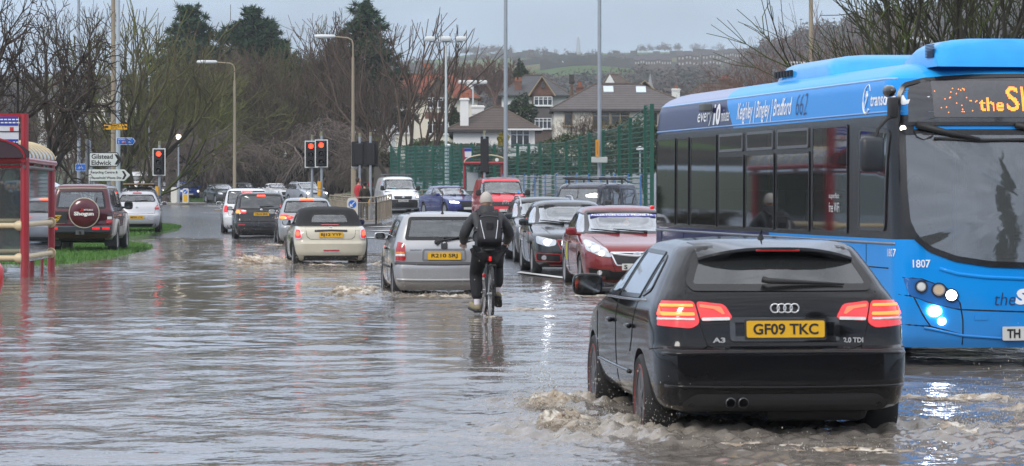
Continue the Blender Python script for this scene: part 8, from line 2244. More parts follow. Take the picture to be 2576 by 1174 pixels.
    for sx in(-1,1):
        mb=MB();mb.tube([C+Rb@V3((sx*x,-.100-dy,z))for x,dy,z in((.115,-.012,.10),(.105,.004,0),(.085,.012,-.12),(.075,.012,-.19))],.006,5);mb.build('piping',pmat('reflective',(.6,.62,.66),.35),pk)
        mb=MB();mb.tube([C+Rb@V3((sx*.10,.02,.21)),V3((sx*.125,.47,1.50)),V3((sx*.135,.60,1.42)),V3((sx*.15,.58,1.25)),V3((sx*.17,.40,1.08))],.022,8);mb.build('strap',BP,pk,smooth=60)
    mb=MB();mb.tube([C+Rb@V3((x,-.088,.15+.012*(1-(x/.12)**2)))for x in np.linspace(-.12,.12,9)],.005,5);mb.build('zip',pmat('zip_grey',(.10,.10,.11),.4),pk)
    mb=MB();mb.bbox(C+Rb@V3((0,-.105,-.02)),(.10,.03,.16),.012);mb.build('pocket',BP,pk)
    # the bicycle
    b=thing('bicycle','dark town bicycle with red rear light ridden through the flood by the grey-haired man','bicycle',(X0,Y0,-.04),rz)
    FR=pmat('frame_dark',(.03,.045,.05),.35,.4);TY=pmat('tyre_rubber');r=.345
    for nm,y,yaw in(('rear',-.02,0),('front',1.04,4)):
        w=bpy.data.objects.new('wheel',None);COL.objects.link(w);w.parent=b;w.location=(0,y,r);w.rotation_euler=(0,0,math.radians(yaw))
        mb=MB();mb.tube([(0,r*.965*math.cos(a),r*.965*math.sin(a))for a in[2*math.pi*i/40 for i in range(41)]],.019,8,cap=False);mb.build('tyre',TY,w,smooth=True)
        mb=MB();mb.tube([(0,r*.90*math.cos(a),r*.90*math.sin(a))for a in[2*math.pi*i/40 for i in range(41)]],.011,6,cap=False);mb.build('rim',ALLOY,w,smooth=True)
        mb=MB()
        for i in range(28):
            a=2*math.pi*i/28;mb.tube([(.03*(1 if i%2 else-1),.02*math.cos(a+.8),.02*math.sin(a+.8)),(0,r*.9*math.cos(a),r*.9*math.sin(a))],.0016,3,cap=False)
        mb.build('spokes',ALLOY,w);mb=MB();mb.lathe([(.012,-.055),(.022,-.04),(.022,.04),(.012,.055)],12,'x');mb.build('hub',ALLOY,w)
        mb=MB();mb.tube([(0,(r+.03)*math.cos(a),(r+.03)*math.sin(a))for a in[math.radians(20+145*i/14)for i in range(15)]],.020,6);mb.build('mudguard',BLK,w,smooth=True)
    ra,bb,st,hd_,fa=V3((0,-.02,r)),V3((0,.42,.29)),V3((0,.27,.80)),V3((0,.88,.86)),V3((0,1.04,r))
    mb=MB();mb.tube([bb,st,V3((0,.235,.90))],.017,8);mb.tube([bb,V3((0,.90,.74))],.019,8);mb.tube([st,V3((0,.885,.82))],.016,8);mb.tube([V3((0,.90,.70)),V3((0,.86,.96))],.019,8)
    for sx in(-1,1):mb.tube([bb+V3((sx*.03,0,0)),ra+V3((sx*.06,0,0))],.010,6);mb.tube([st+V3((sx*.015,0,-.02)),ra+V3((sx*.06,0,0))],.008,6);mb.tube([V3((sx*.045,.91,.70)),fa+V3((sx*.05,0,0))],.011,6)
    mb.build('frame',FR,b,smooth=50)
    mb=MB();mb.tube([V3((0,.86,.95)),V3((0,.88,1.02)),V3((-.12,.90,1.03)),V3((-.29,.83,1.02))],.013,8);mb.tube([V3((0,.88,1.02)),V3((.12,.90,1.03)),V3((.29,.83,1.02))],.013,8);hb=mb.build('handlebar',ALLOY,b,smooth=60)
    for sx in(-1,1):
        mb=MB();mb.tube([V3((sx*.20,.875,1.025)),V3((sx*.31,.825,1.02))],.018,8);mb.build('grip',BLK,hb);mb=MB();mb.tube([V3((sx*.17,.90,1.02)),V3((sx*.22,.96,1.0)),V3((sx*.29,.92,.99))],.007,5);mb.build('brake_lever',ALLOY,hb)
    ell('saddle',(0,.22,.915),(.085,.14,.032),BLK,b,18,.8)
    mb=MB();mb.bbox((0,.07,.80),(.036,.03,.065),.01);mb.build('rear_light',pmat('cycle_red',(.5,.02,.02),.25,emit=.25,ecol=(1,.02,.02)),b,smooth=40)
    mb=MB();mb.bbox((-.085,.03,.585),(.045,.03,.05),.01);mb.build('reflector',LENS,b)
    mb=MB();mb.tube([(-.055,-.16,.72),(-.055,.20,.72)],.008,5);mb.tube([(.055,-.16,.72),(.055,.20,.72)],.008,5);mb.tube([(-.055,-.16,.72),(.055,-.16,.72)],.008,5);mb.tube([(-.055,-.12,.72),(-.06,-.02,r)],.006,5);mb.tube([(.055,-.12,.72),(.06,-.02,r)],.006,5);mb.build('pannier_rack',BLK,b)
    for sx,A in((-1,J['al'][0]),(1,J['ar'][0])):
        p=V3((sx*.125,A.y+.06,A.z-.135));mb=MB();mb.bbox(p,(.10,.09,.022),.006);mb.build('pedal',BLK,b);mb=MB();mb.tube([bb+V3((sx*.06,0,0)),p-V3((sx*.05,0,0))],.012,6);mb.build('crank',ALLOY,b)
    mb=MB();mb.lathe([(.09,.055),(.095,.06),(.09,.065)],24,'x',tuple(bb));mb.build('chainring',ALLOY,b)
cyclist()

def standing(label,px,Y,h,top,legs,hair,face=0,hood=None,dz=.12,coat=False,group=None):
    x=X_at(px,Y);t=thing('person',label,'person',(x,Y,gz(x,Y)+dz),math.radians(face),group);k=h/1.75;V3=Vector
    J=dict(pel=(V3((0,0,.95)),(.13,.10)),sp=(V3((0,0,1.15)),(.13,.10)),ch=(V3((0,.0,1.34)),(.16,.11)),n=(V3((0,.01,1.48)),.05),hd=(V3((0,.02,1.56)),.055))
    for sd,s in(('l',-1),('r',1)):J['s'+sd]=(V3((s*.17,0,1.40)),.06);J['e'+sd]=(V3((s*.23,-.02,1.13)),.045);J['w'+sd]=(V3((s*.20,.10,.93)),.03);J['h'+sd]=(V3((s*.09,0,.90)),.08);J['k'+sd]=(V3((s*.10,.02,.49)),.058);J['a'+sd]=(V3((s*.11,0,.08)),.04);J['f'+sd]=(V3((s*.12,.14,.04)),.035)
    B=[('pel','sp'),('sp','ch'),('ch','n'),('n','hd')]+[b for s in 'lr' for b in(('ch','s'+s),('s'+s,'e'+s),('e'+s,'w'+s),('pel','h'+s),('h'+s,'k'+s),('k'+s,'a'+s),('a'+s,'f'+s))]
    sc=lambda D,g=1:{q:(v[0]*k,tuple(a*k*g for a in v[1])if isinstance(v[1],tuple)else v[1]*k*g)for q,v in D.items()}
    body=skin('body',sc(J,.85),B,'pel',SKIN,t,1)
    hd=head_shape('head',V3((0,.03,1.635))*k,k,SKIN,body,Matrix.Identity(3))
    if hood:ell('hood',V3((0,.0,1.635))*k,(.105*k,.12*k,.14*k),hood,t)
    else:ell('hair',V3((0,-.018,1.665))*k,(.086*k,.098*k,.104*k),hair,hd)
    lo=.62 if coat else .88
    jt={q:(J[q][0],(tuple(a*1.25 for a in J[q][1])if isinstance(J[q][1],tuple)else J[q][1]*1.35))for q in('sp','ch','sl','el','wl','sr','er','wr')};jt['hem']=(V3((0,0,lo)),(.19,.15));jt['p']=(V3((0,0,.98)),(.17,.135));jt['nk']=(V3((0,0,1.46)),.075)
    skin('jacket',sc(jt),[('hem','p'),('p','sp'),('sp','ch'),('ch','nk')]+[b for s in 'lr' for b in(('ch','s'+s),('s'+s,'e'+s),('e'+s,'w'+s))],'p',top,t,1)
    jl={q:(J[q][0],(J[q][1]if not isinstance(J[q][1],tuple)else J[q][1][0])*1.2)for q in('hl','kl','al','hr','kr','ar')};jl['p']=(V3((0,0,.95)),(.15,.12));jl['al']=(V3((-.11,0,.10)),.06);jl['ar']=(V3((.11,0,.10)),.06)
    skin('trousers',sc(jl),[b for s in 'lr' for b in(('p','h'+s),('h'+s,'k'+s),('k'+s,'a'+s))],'p',legs,t,1)
    for s in(-1,1):ell('shoe',V3((s*.12,.06,.045))*k,(.05*k,.13*k,.05*k),BLK,t,12)
    return t
RJ=pmat('jacket_red',(.48,.025,.035),.7,var=.15);NV=pmat('jeans_navy',(.02,.025,.05),.85);OL=pmat('coat_olive',(.032,.026,.018),.85,var=.3,scale=10);DK=pmat('cloth_dark',(.014,.014,.017),.85);HB=pmat('hair_brown',(.035,.022,.014),.7);HK=pmat('hair_black',(.008,.007,.007),.7);MR=pmat('hood_red',(.22,.015,.03),.8);TN=pmat('trouser_tan',(.20,.13,.08),.85)
standing('man in a bright red jacket standing left of the railing group',901,120.5,1.84,RJ,NV,HB,-60)
standing('dark-haired person in a long olive coat beside the red-jacketed man',917,119,1.66,OL,DK,HK,20,coat=True)
standing('person with a red hood partly hidden by the signal post',931,122.5,1.64,OL,TN,HK,60,hood=MR)
for px,Y,h,m,hr,lab in((4,92,1.70,DK,HB,'brown-haired person in dark coat, leftmost of the group seen through the shelter'),(20,93,1.60,DK,HK,'black-haired person in dark coat seen through the shelter glass'),(33,92.5,1.58,OL,HK,'dark-haired person in olive coat second from right through the shelter'),(47,92,1.66,pmat('coat_navy',(.02,.03,.07),.8),pmat('hair_grey'),'grey-haired person in navy coat, rightmost seen through the shelter glass')):
    standing(lab,px,Y,h,m,NV,hr,200,dz=.32)

def driver(car,label,y,top,hair,x=2.0,zh=None,lean=0):
    """someone seated in a vehicle: chest, shoulders and head above the door line"""
    S=car.S;rt=car.root;M=Matrix.Translation(rt.location)@Matrix.Rotation(rt.rotation_euler.z,4,'Z');zh=zh or S['H']-.28
    p=M@Vector((x,y,0));t=thing('person',label,'person',p,rt.rotation_euler.z-math.radians(90));V3=Vector
    body=skin('body',dict(a=(V3((0,0,zh-.62)),(.15,.10)),b=(V3((0,.02,zh-.38)),(.17,.11)),n=(V3((0,.04,zh-.20)),.055),h=(V3((0,.05,zh-.10)),.06),l=(V3((-.19,.06,zh-.32)),.06),r=(V3((.19,.06,zh-.32)),.06),l2=(V3((-.20,.30,zh-.50)),.045),r2=(V3((.20,.30,zh-.50)),.045)),[('a','b'),('b','n'),('n','h'),('b','l'),('b','r'),('l','l2'),('r','r2')],'a',top,t,1)
    hd=head_shape('head',V3((0,.06,zh)),1.0,SKIN,body,Matrix.Identity(3));ell('hair',V3((0,.035,zh+.03)),(.085,.096,.10),hair,hd)

for key,x,y,top,hair,lab,zh in(('silver three-door',1.72,-.34,DK,HK,'driver in dark clothes inside the silver hatchback beside the cyclist',None),('black hatchback with a red',1.85,-.36,DK,HB,'driver of the black hatchback with the red grille outline',None),('maroon red saloon',2.15,-.37,NV,HB,'driver of the maroon red saloon with the sunstrip',None),('bright red panel van',3.05,-.45,DK,HB,'driver of the bright red panel van',1.62),('white panel van with',2.85,-.45,NV,HB,'driver of the white panel van with the ladder rack',1.62),('glossy black',1.95,-.36,DK,HK,'driver inside the glossy black hatchback nearest the viewer',None),('dark navy',2.35,-.40,OL,HB,'driver of the dark navy off-roader',1.58),('bright blue single',9.1,-.75,NV,HB,'bus driver in navy at the wheel of the blue bus',1.75)):
    driver([c for l,c in CARS if l.startswith(key)][0],lab,y,top,hair,x,zh)
# ------------------------------------------------------------------ trees
def grow(seed,L0=2.2,r0=.16,levels=6,split=(2,3),spread=(.35,.7),up=.15,shrink=(.68,.86),rshrink=.66,droop=0.0,curl=.18,trunk=None,minr=.006,first=None,twigs=3):
    """segments of a bare tree: (p0, p1, r0, r1, level)"""
    r=random.Random(seed);S=[]
    def branch(p,d,L,rad,lev):
        n=3 if lev<3 else 2
        q=p.copy();dd=d.copy()
        for i in range(n):
            dd=(dd+Vector((r.gauss(0,curl),r.gauss(0,curl),r.gauss(0,curl)*.6+(up if lev<levels-1 else up*.3)-droop*max(0,lev-1)*.22))).normalized()
            e=q+dd*(L/n);k=rad*(1-.30*i/n);k2=rad*(1-.30*(i+1)/n)
            S.append((q.copy(),e.copy(),max(k,minr),max(k2,minr),lev));q=e
            if lev>=1 and lev<levels and r.random()<.55:side(q,dd,L*r.uniform(.4,.65),rad*.45,lev+1)
        if lev<levels:
            k=r.randint(*split)
            for j in range(k):
                side(q,dd,L*r.uniform(*shrink),rad*rshrink*r.uniform(.85,1.1),lev+1,j/k)
    def side(p,d,L,rad,lev,ph=None):
        a=r.uniform(*spread);az=r.random()*6.28 if ph is None else ph*6.28+r.uniform(-.6,.6)
        o=d.orthogonal().normalized();o.rotate(Matrix.Rotation(az,3,d));branch(p,(d*math.cos(a)+o*math.sin(a)).normalized(),L,rad,lev)
    if first: 
        for(p,d,L,rad)in first:branch(Vector(p),Vector(d).normalized(),L,rad,1)
    else:branch(Vector((0,0,-.2)),Vector((0,0,1)),trunk or L0*1.2,r0,0)
    return S
def tubes(S,nmax=7):
    V,F,b=[],[],0
    for(p,q,r0,r1,lev)in S:
        n=max(3,nmax-lev);d=(q-p); 
        if d.length<1e-6:continue
        d.normalize();o=d.orthogonal().normalized();w=d.cross(o)
        for c,rr in((p,r0),(q+d*r1*.3,r1)):
            for k in range(n):a=6.2832*k/n;V.append(c+(o*math.cos(a)+w*math.sin(a))*rr)
        for k in range(n):F.append((b+k,b+(k+1)%n,b+n+(k+1)%n,b+n+k))
        b+=2*n
    return np.array([tuple(v)for v in V]),np.array(F)
BARK={}
def bark(name,col,moss=None):
    if name in _mats:return _mats[name]
    m=pmat(name,col,.95,var=.45,scale=4,bump=.5,detail=8)
    if moss:
        N,L=m.node_tree.nodes,m.node_tree.links;p=N['Principled BSDF'];src=p.inputs['Base Color'].links[0].from_socket
        g=N.new('ShaderNodeNewGeometry');s=N.new('ShaderNodeSeparateXYZ');L.new(g.outputs['Normal'],s.inputs[0])
        n=N.new('ShaderNodeTexNoise');n.inputs['Scale'].default_value=1.5;n.inputs['Detail'].default_value=6;a=N.new('ShaderNodeMath');a.operation='MULTIPLY_ADD';L.new(s.outputs['Z'],a.inputs[0]);a.inputs[1].default_value=.35;L.new(n.outputs[0],a.inputs[2]);r=N.new('ShaderNodeMapRange');r.inputs[1].default_value=.48;r.inputs[2].default_value=.68;L.new(a.outputs[0],r.inputs[0])
        mx=N.new('ShaderNodeMix');mx.data_type='RGBA';L.new(r.outputs[0],mx.inputs['Factor']);L.new(src,mx.inputs['A']);mx.inputs['B'].default_value=(*moss,1);L.new(mx.outputs['Result'],p.inputs['Base Color'])
    return m
_tm={}
def tree_meshes(key,S,m_trunk,m_twig,cut=2):
    if key in _tm:return _tm[key]
    V,F=tubes([s for s in S if s[4]<cut]);a=raw_mesh('trunk',V,F,m_trunk,True)
    V,F=tubes([s for s in S if s[4]>=cut]);b=raw_mesh('crown',V,F,m_twig,False);_tm[key]=(a,b);return a,b
def plant(name,label,meshes,px,Y,sc,rz=0,group=None,cat='tree',z=None,sx=1.0):
    x=X_at(px,Y);t=thing(name,label,cat,(x,Y,(gz(x,Y)+float(smooth(230,420,Y))*2-.1)if z is None else z),rz,group);t.scale=(sc*sx,sc*sx,sc)
    for nm,me in zip(('trunk','crown','needles'),meshes):link(bpy.data.objects.new(nm,me),t)
    return t
B1=bark('bark_grey',(.05,.042,.034));B2=bark('bark_mossy',(.040,.036,.025),(.055,.075,.012));T1=bark('twig_brown',(.092,.064,.048));T2=bark('twig_warm',(.16,.095,.075));T3=bark('twig_grey',(.14,.11,.092));TD=bark('twig_dark',(.055,.040,.031));T2M=bark('twig_mossy',(.11,.095,.05),(.12,.14,.025))
# -- tall slender multi-stem trees
def multistem(seed,n=5,H=9,lev=5):
    r=random.Random(seed);return grow(seed,levels=lev,split=(2,3),spread=(.22,.5),up=.24,shrink=(.6,.8),rshrink=.62,minr=.019,first=[((r.uniform(-.5,.5),r.uniform(-.5,.5),-.3),(r.uniform(-.28,.28),r.uniform(-.2,.2),1),H*r.uniform(.42,.55),.16*r.uniform(.7,1.1))for _ in range(n)])
MS=[tree_meshes('ms%d'%i,multistem(20+i),B2,T1 if i else T2M,2)for i in range(3)]
ROUND=[tree_meshes('rd%d'%i,grow(40+i,L0=2.6,r0=.26,levels=6,split=(2,3),spread=(.4,.8),up=.10,shrink=(.66,.84),minr=.013,trunk=3.0),B1,T1,2)for i in range(3)]
WARM=[tree_meshes('wm%d'%i,grow(60+i,L0=2.6,r0=.22,levels=6,split=(2,3),spread=(.25,.55),up=.2,shrink=(.64,.82),minr=.018,trunk=2.4),B1,T2,1)for i in range(2)]
SCRUB=[tree_meshes('sc%d'%i,grow(70+i,levels=6,split=(2,3),spread=(.3,.75),up=.14,shrink=(.62,.84),minr=.016,first=[((random.Random(i*9+k).uniform(-.8,.8),random.Random(i*7+k).uniform(-.8,.8),-.2),(random.Random(i+3*k).uniform(-.5,.5),random.Random(i+5*k).uniform(-.5,.5),1),3.2,.10)for k in range(5)]),B2,T2M if i%2 else T1,2)for i in range(3)]
WEEP=[tree_meshes('wp%d'%i,grow(80+i,L0=1.5,r0=.30,levels=6,split=(2,4),spread=(.5,.95),up=.10,shrink=(.70,.92),rshrink=.62,droop=.55,curl=.22,minr=.014,trunk=1.9),bark('bark_dark',(.022,.019,.016)),T3,3)for i in range(3)]
# heights of the meshes
def mesh_h(ms):return max(max(v.co.z for v in m.vertices)for m in ms)
def planth(name,label,ms,px,Y,ytop,rz=0,group=None,sx=1.0,cat='tree'):
    x=X_at(px,Y);z=gz(x,Y)+float(smooth(230,420,Y))*2;H=Z_at(ytop,Y)-z;return plant(name,label,ms,px,Y,H/mesh_h(ms),rz,group,cat,None,sx)
planth('bare_tree','tall bare multi-stemmed tree in front of the red-roofed house',tree_meshes('msf',grow(33,levels=4,split=(2,3),spread=(.2,.42),up=.26,shrink=(.6,.82),rshrink=.6,minr=.012,first=[((x,0,-.3),(x*.4,.1*x,1),4.6,.15)for x in(-.7,-.25,.15,.5,.9)]),B1,T1,2),1028,172,18,.6,sx=1.0)
g='bare trees behind the weeping trees'
for i,(px,Y,yt,lab)in enumerate(((745,236,34,'slim bare tree left of the second tan lamp'),(800,232,16,'slim bare tree right of the middle pine, tops against the sky'),(850,240,26,'slim bare tree between middle pine and right pine'),(742,232,130,'dark bare tree right of the white gabled house'),(900,228,120,'bare tree below the right pine'),(945,226,150,'bare tree between right pine and red-roofed house'))):
    planth('bare_tree',lab,MS[i%3],px,Y,yt,i*1.3,g)
for i,(px,Y,yt,k,lab)in enumerate(((440,252,85,0,'brown twiggy tree below the left pine'),(505,228,105,1,'twiggy tree left of the first tan lamp'),(560,236,95,2,'brown twiggy tree between left and middle pines'),(620,230,110,0,'brown twiggy tree under the middle pine'),(600,238,120,1,'twiggy tree right under the middle pine'),(470,246,230,2,'low mossy thicket behind the beacon post'),(560,222,215,1,'low mossy thicket behind the first tan lamp'),(650,224,285,0,'low thicket before the white gable'),(405,256,270,1,'twiggy tree over the left traffic light'),(365,280,290,0,'far twiggy tree left of the left traffic light'),(830,226,325,2,'low thicket before the dark-roofed white house'),(900,222,330,1,'low thicket right of the twin signals'))):
    planth('bare_tree',lab,SCRUB[k],px,Y,yt,i*.9,'twiggy trees of the middle thicket')
# the weeping row
for i,(px,Y,yt,sx,lab)in enumerate(((425,252,310,1.25,'leftmost weeping tree, by the blue hatchback'),(524,211,292,.92,'weeping tree with a thick dark trunk behind the beacon'),(605,216,288,1.25,'weeping tree above the dark green car'),(690,212,286,1.25,'weeping tree above the white coupe'),(782,214,296,1.25,'weeping tree behind the twin traffic lights'),(868,216,310,1.2,'weeping tree behind the red-jacketed man'),(945,206,345,1.0,'rightmost low weeping tree by the dense green fence'))):
    planth('weeping_tree',lab,WEEP[i%3],px,Y,yt,i*1.1,'weeping trees along the wall',sx)
# mossy fan-shaped tree behind the signs, and the left thicket
FAN=tree_meshes('fan',grow(101,levels=5,split=(2,3),spread=(.22,.5),up=.13,shrink=(.66,.85),rshrink=.66,minr=.010,first=[((0,0,-.3),(x,y,1),3.6,r)for x,y,r in((-.75,.2,.13),(-.35,-.2,.15),(0,.2,.19),(.32,-.1,.15),(.7,.2,.14),(1.2,0,.10),(-1.25,0,.10))]),B2,T2M,3)
planth('bare_tree','mossy fan-shaped bare tree rising behind the road signs',FAN,315,148,-30,.3)
LEFT=[tree_meshes('lf%d'%i,grow(120+i,L0=2.6,r0=.30,levels=6,split=(2,3),spread=(.35,.8),up=.07,shrink=(.68,.86),rshrink=.66,minr=.007,trunk=2.6,curl=.24),bark('bark_black',(.022,.019,.017)),TD,2)for i in range(2)]
planth('bare_tree','big dark bare tree overhanging the bus shelter at the left edge',LEFT[0],-60,88,-120,2.0,sx=.62)
planth('bare_tree','dark leaning bare tree just behind the red shelter',LEFT[1],62,104,-40,.4,sx=.62)
planth('bare_tree','small bare tree with forked trunk behind the off-roader',ROUND[1],150,140,300,1.0)
for i,(px,Y,yt,lab)in enumerate(((150,260,270,'distant bare tree before the far white house'),(250,270,280,'distant bare tree between the lamp columns'),(60,250,250,'distant bare tree at the far left'),(-40,230,150,'distant bare tree beyond the left picture edge'))):planth('bare_tree',lab,SCRUB[i%3],px,Y,yt,i,'distant trees at far left')
# warm brown trees behind the red-roofed house, trees behind houses
for i,(px,yt)in enumerate(((1120,175),(1155,150),(1195,140),(1230,138),(1262,150),(1295,175))):planth('bare_tree','reddish bare tree in the belt behind the red-roofed house',WARM[i%2],px,390+9*(i%3),yt,i,'reddish trees behind the red roof',1.15)
planth('bare_tree','small reddish bush-like tree beside the hipped house windows',SCRUB[0],1470,205,272,0.5,None,1.1);planth('bare_tree','small bare tree in front of the hipped house, near the bus tail',SCRUB[1],1560,190,285,1.5,None,1.1);planth('bare_tree','bare shrub before the bungalow roof',SCRUB[2],1245,190,345,1.5)
# round bare trees on the skyline
planth('bare_tree','left of two round bare trees on the far skyline',ROUND[0],1762,1900,104,0,'round skyline trees',1.1);planth('bare_tree','right of two round bare trees on the far skyline',ROUND[2],1808,1880,108,2,'round skyline trees',1.15)
for o in list(COL.objects):
    if o.get('group')=='round skyline trees':
        H=o.scale.z;o.location.z=float(h_mid(np.array(o.location.x),np.array(o.location.y)))-2;o.scale=[(Z_at(106,o.location.y)-o.location.z)/mesh_h(ROUND[0])]*3
# trees behind the bus
SP=[tree_meshes('sp%d'%i,grow(140+i,levels=6,split=(2,3),spread=(.3,.65),up=.16,shrink=(.66,.86),rshrink=.62,minr=.006,first=[((0,0,-.3),(x,y,1),2.6,.07)for x,y in((-.6,0),(-.2,.3),(.15,-.2),(.5,.2),(.9,0))]),B2,T2,2)for i in range(2)]
planth('bare_tree','thin reddish bare tree right of the tan column over the bus roof',SP[0],2090,78,-20,0,None,1.0);planth('bare_tree','thin bare tree left of the tan column over the bus roof',SP[1],1930,92,110,2,None,1.1);planth('bare_tree','mossy low twigs over the middle of the bus',SP[0],2000,110,120,3,None,1.2)
BIG=tree_meshes('big',grow(160,levels=5,split=(2,3),spread=(.25,.55),up=.16,shrink=(.72,.92),rshrink=.62,minr=.012,curl=.16,first=[((x,y,1.0),(dx,dy,1),3.4,r)for x,y,dx,dy,r in((0,0,.05,0,.24),(-.2,.2,-.55,.2,.17),(-.3,-.1,-.95,-.1,.12),(.3,.2,.35,.1,.20),(.5,0,.75,0,.15))]),B2,B2,3)
planth('bare_tree','mossy thick-limbed tree behind the front of the bus',BIG,2375,62,-260,.4);planth('bare_tree','second thick-limbed mossy tree at the right edge behind the bus',BIG,2500,66,-260,2.2)
# -- conifers
def pine(seed,H=17,base=.35,R=5.0):
    r=np.random.default_rng(seed);S=[];V=[]; 
    p=Vector((0,0,-.3));pts=[p]
    for i in range(8):q=Vector((r.normal(0,.15),r.normal(0,.15),H*(i+1)/8));S.append((pts[-1],q,.28*(1-i/8.5),.28*(1-(i+1)/8.5),0));pts.append(q)
    clumps=[]
    for k in range(150):
        t=base+(1-base)*(k/150)**.85;z=H*t;a=k*2.4+r.normal(0,.4);ln=R*(1-((t-base)/(1-base))**1.5)*r.uniform(.55,1.1)*(.6+.4*min(1,(t-base)/.12))+.4
        b=Vector((0,0,z));e=Vector((math.cos(a)*ln,math.sin(a)*ln,z+ln*r.uniform(-.05,.42)));m=b.lerp(e,.5)+Vector((0,0,-.05*ln));S.append((b,m,.06,.04,2));S.append((m,e,.04,.02,2))
        for u in np.linspace(.4,1.0,max(2,int(ln*2.2))):clumps.append((b.lerp(e,float(u))+Vector(r.normal(0,.22,3)),.78*r.uniform(.7,1.2)))
    for k in range(6):clumps.append((Vector((r.normal(0,.15),r.normal(0,.15),H+r.uniform(-.6,.3))),.4))
    T=[]
    for c,s in clumps:
        n=42;d=r.normal(size=(n,3));d[:,2]=d[:,2]*.8+.35;d /= np.linalg.norm(d,axis=1)[:,None];w=np.cross(d,r.normal(size=(n,3)));w /= np.linalg.norm(w,axis=1)[:,None];c=np.array(c);b=c+d*.06;e=c+d*s*r.uniform(.6,1.0,(n,1));ww=w*.06
        T.append(np.stack([b-ww,b+ww,e],1).reshape(-1,3))
    T=np.concatenate(T);me=raw_mesh('needles',T,np.arange(len(T)).reshape(-1,3),NEED);V1,F1=tubes([s for s in S if s[4]==0]);V2,F2=tubes([s for s in S if s[4]>0])
    return raw_mesh('trunk',V1,F1,bark('bark_pine',(.11,.055,.032)),True),raw_mesh('branches',V2,F2,TD),me
NEED=pmat('pine_needles',(.030,.068,.032),.8,var=.6,scale=.9)
PN=[pine(1),pine(2,17,.28,5.4),pine(3,18,.33,5.0)]
def pl3(label,ms,px,Y,ytop,rz,sx=1.0):
    t=planth('pine_tree',label,ms[:2],px,Y,ytop,rz,'tall pines',sx);x=X_at(px,Y);z=gz(x,Y)+float(smooth(230,420,Y))*2;s=(Z_at(ytop,Y)-z)/(mesh_h(ms[2:]))
    t.scale=(s*sx,s*sx,s);link(bpy.data.objects.new('needles',ms[2]),t)
pl3('leftmost tall pine above the twiggy trees',PN[0],478,250,-4,0,1.05);pl3('middle and widest tall pine',PN[1],632,256,2,1,1.3);pl3('right-hand tall pine left of the bare multi-stemmed tree',PN[2],916,246,-14,2,1.1);pl3('smaller dark pine crown joined to the right of the middle pine',PN[0],668,262,35,2.5,1.2)
# -- leafy evergreens, hedges and bushes
def bush_mesh(key,w,d,h,n,leaf,mat,seed,p=.8,twig=True):
    r=np.random.default_rng(seed);a=r.normal(size=(n,3));a /= np.linalg.norm(a,axis=1)[:,None];rad=r.uniform(.45,1,(n,1))**.6;lump=1+.22*np.sin(a[:,:1]*5+seed)*np.sin(a[:,1:2]*4+1)+.15*np.sin(a[:,2:]*7)
    c=np.sign(a)*np.abs(a)**p*rad*lump*np.array([w/2,d/2,h/2])+np.array([0,0,h/2]);c[:,2]=np.maximum(c[:,2],.02)
    u=r.normal(size=(n,3));u /= np.linalg.norm(u,axis=1)[:,None];v=np.cross(u,r.normal(size=(n,3)));v /= np.linalg.norm(v,axis=1)[:,None];l=leaf*r.uniform(.6,1.3,(n,1))
    V=np.stack([c-u*l,c+v*l*.5,c+u*l,c-v*l*.5],1).reshape(-1,3);F=np.arange(n*4).reshape(-1,4);return raw_mesh('foliage',V,F,mat)
LEAF=pmat('leaf_dark',(.028,.048,.018),.6,var=.6,scale=1.2);LEAF2=pmat('leaf_mid',(.045,.070,.022),.6,var=.6,scale=1.5);LEAFB=pmat('leaf_brown',(.055,.050,.025),.7,var=.6,scale=1.2);GORSE=pmat('leaf_gorse',(.30,.24,.02),.6,var=.4);HEDGEM=pmat('hedge_brown',(.050,.042,.022),.8,var=.6,scale=2)
def bush(name,label,px,Y,ytop,ybot,wpx,n,leaf,mat,seed,cat='bush',group=None,d=None):
    s=FOC/Y;x=X_at(px,Y);zt,zb=Z_at(ytop,Y),Z_at(ybot,Y);w=wpx/s;t=thing(name,label,cat,(x,Y,zb),0,group);link(bpy.data.objects.new('foliage',bush_mesh(name,w,d or w*.7,zt-zb,n,leaf,mat,seed)),t)
    mb=MB();r=random.Random(seed)
    for k in range(4):mb.tube([(0,0,-1.0),(r.uniform(-.2,.2)*w,r.uniform(-.15,.15)*w,(zt-zb)*.6)],[.06,.02],5)
    mb.build('stems',TD,t)
bush('evergreen_tree','dark rounded evergreen beside the brick gable house',1310,262,246,350,78,6500,.14,LEAF,1,'tree');bush('evergreen_tree','small dark conifer top left of the brick chimney',1310,320,158,240,34,2600,.16,LEAF,2,'tree');bush('evergreen_tree','dark evergreen against the red-roofed house front',1142,240,270,350,26,2200,.14,LEAF,3,'tree')
for i,(px,Y,yt,yb,w,lab)in enumerate(((585,243,130,300,110,'ivy-dark evergreen mass under the middle pine'),(478,240,110,290,110,'ivy-dark evergreen mass under the left pine'),(925,238,100,215,80,'dark evergreen mass under the right pine'),(545,228,240,330,110,'low dark green holly behind the first tan lamp'),(775,236,200,280,40,'ivy-clad trunks between white gable and slate roof'))):bush('evergreen_tree',lab,px,Y,yt,yb,w,4200,.16,LEAFB if i in(0,3)else LEAF,90+i,'tree','evergreens of the thicket')
bush('garden_bush','yellow flowering gorse by the bungalow wall',1265,206,336,372,28,1200,.10,GORSE,4)
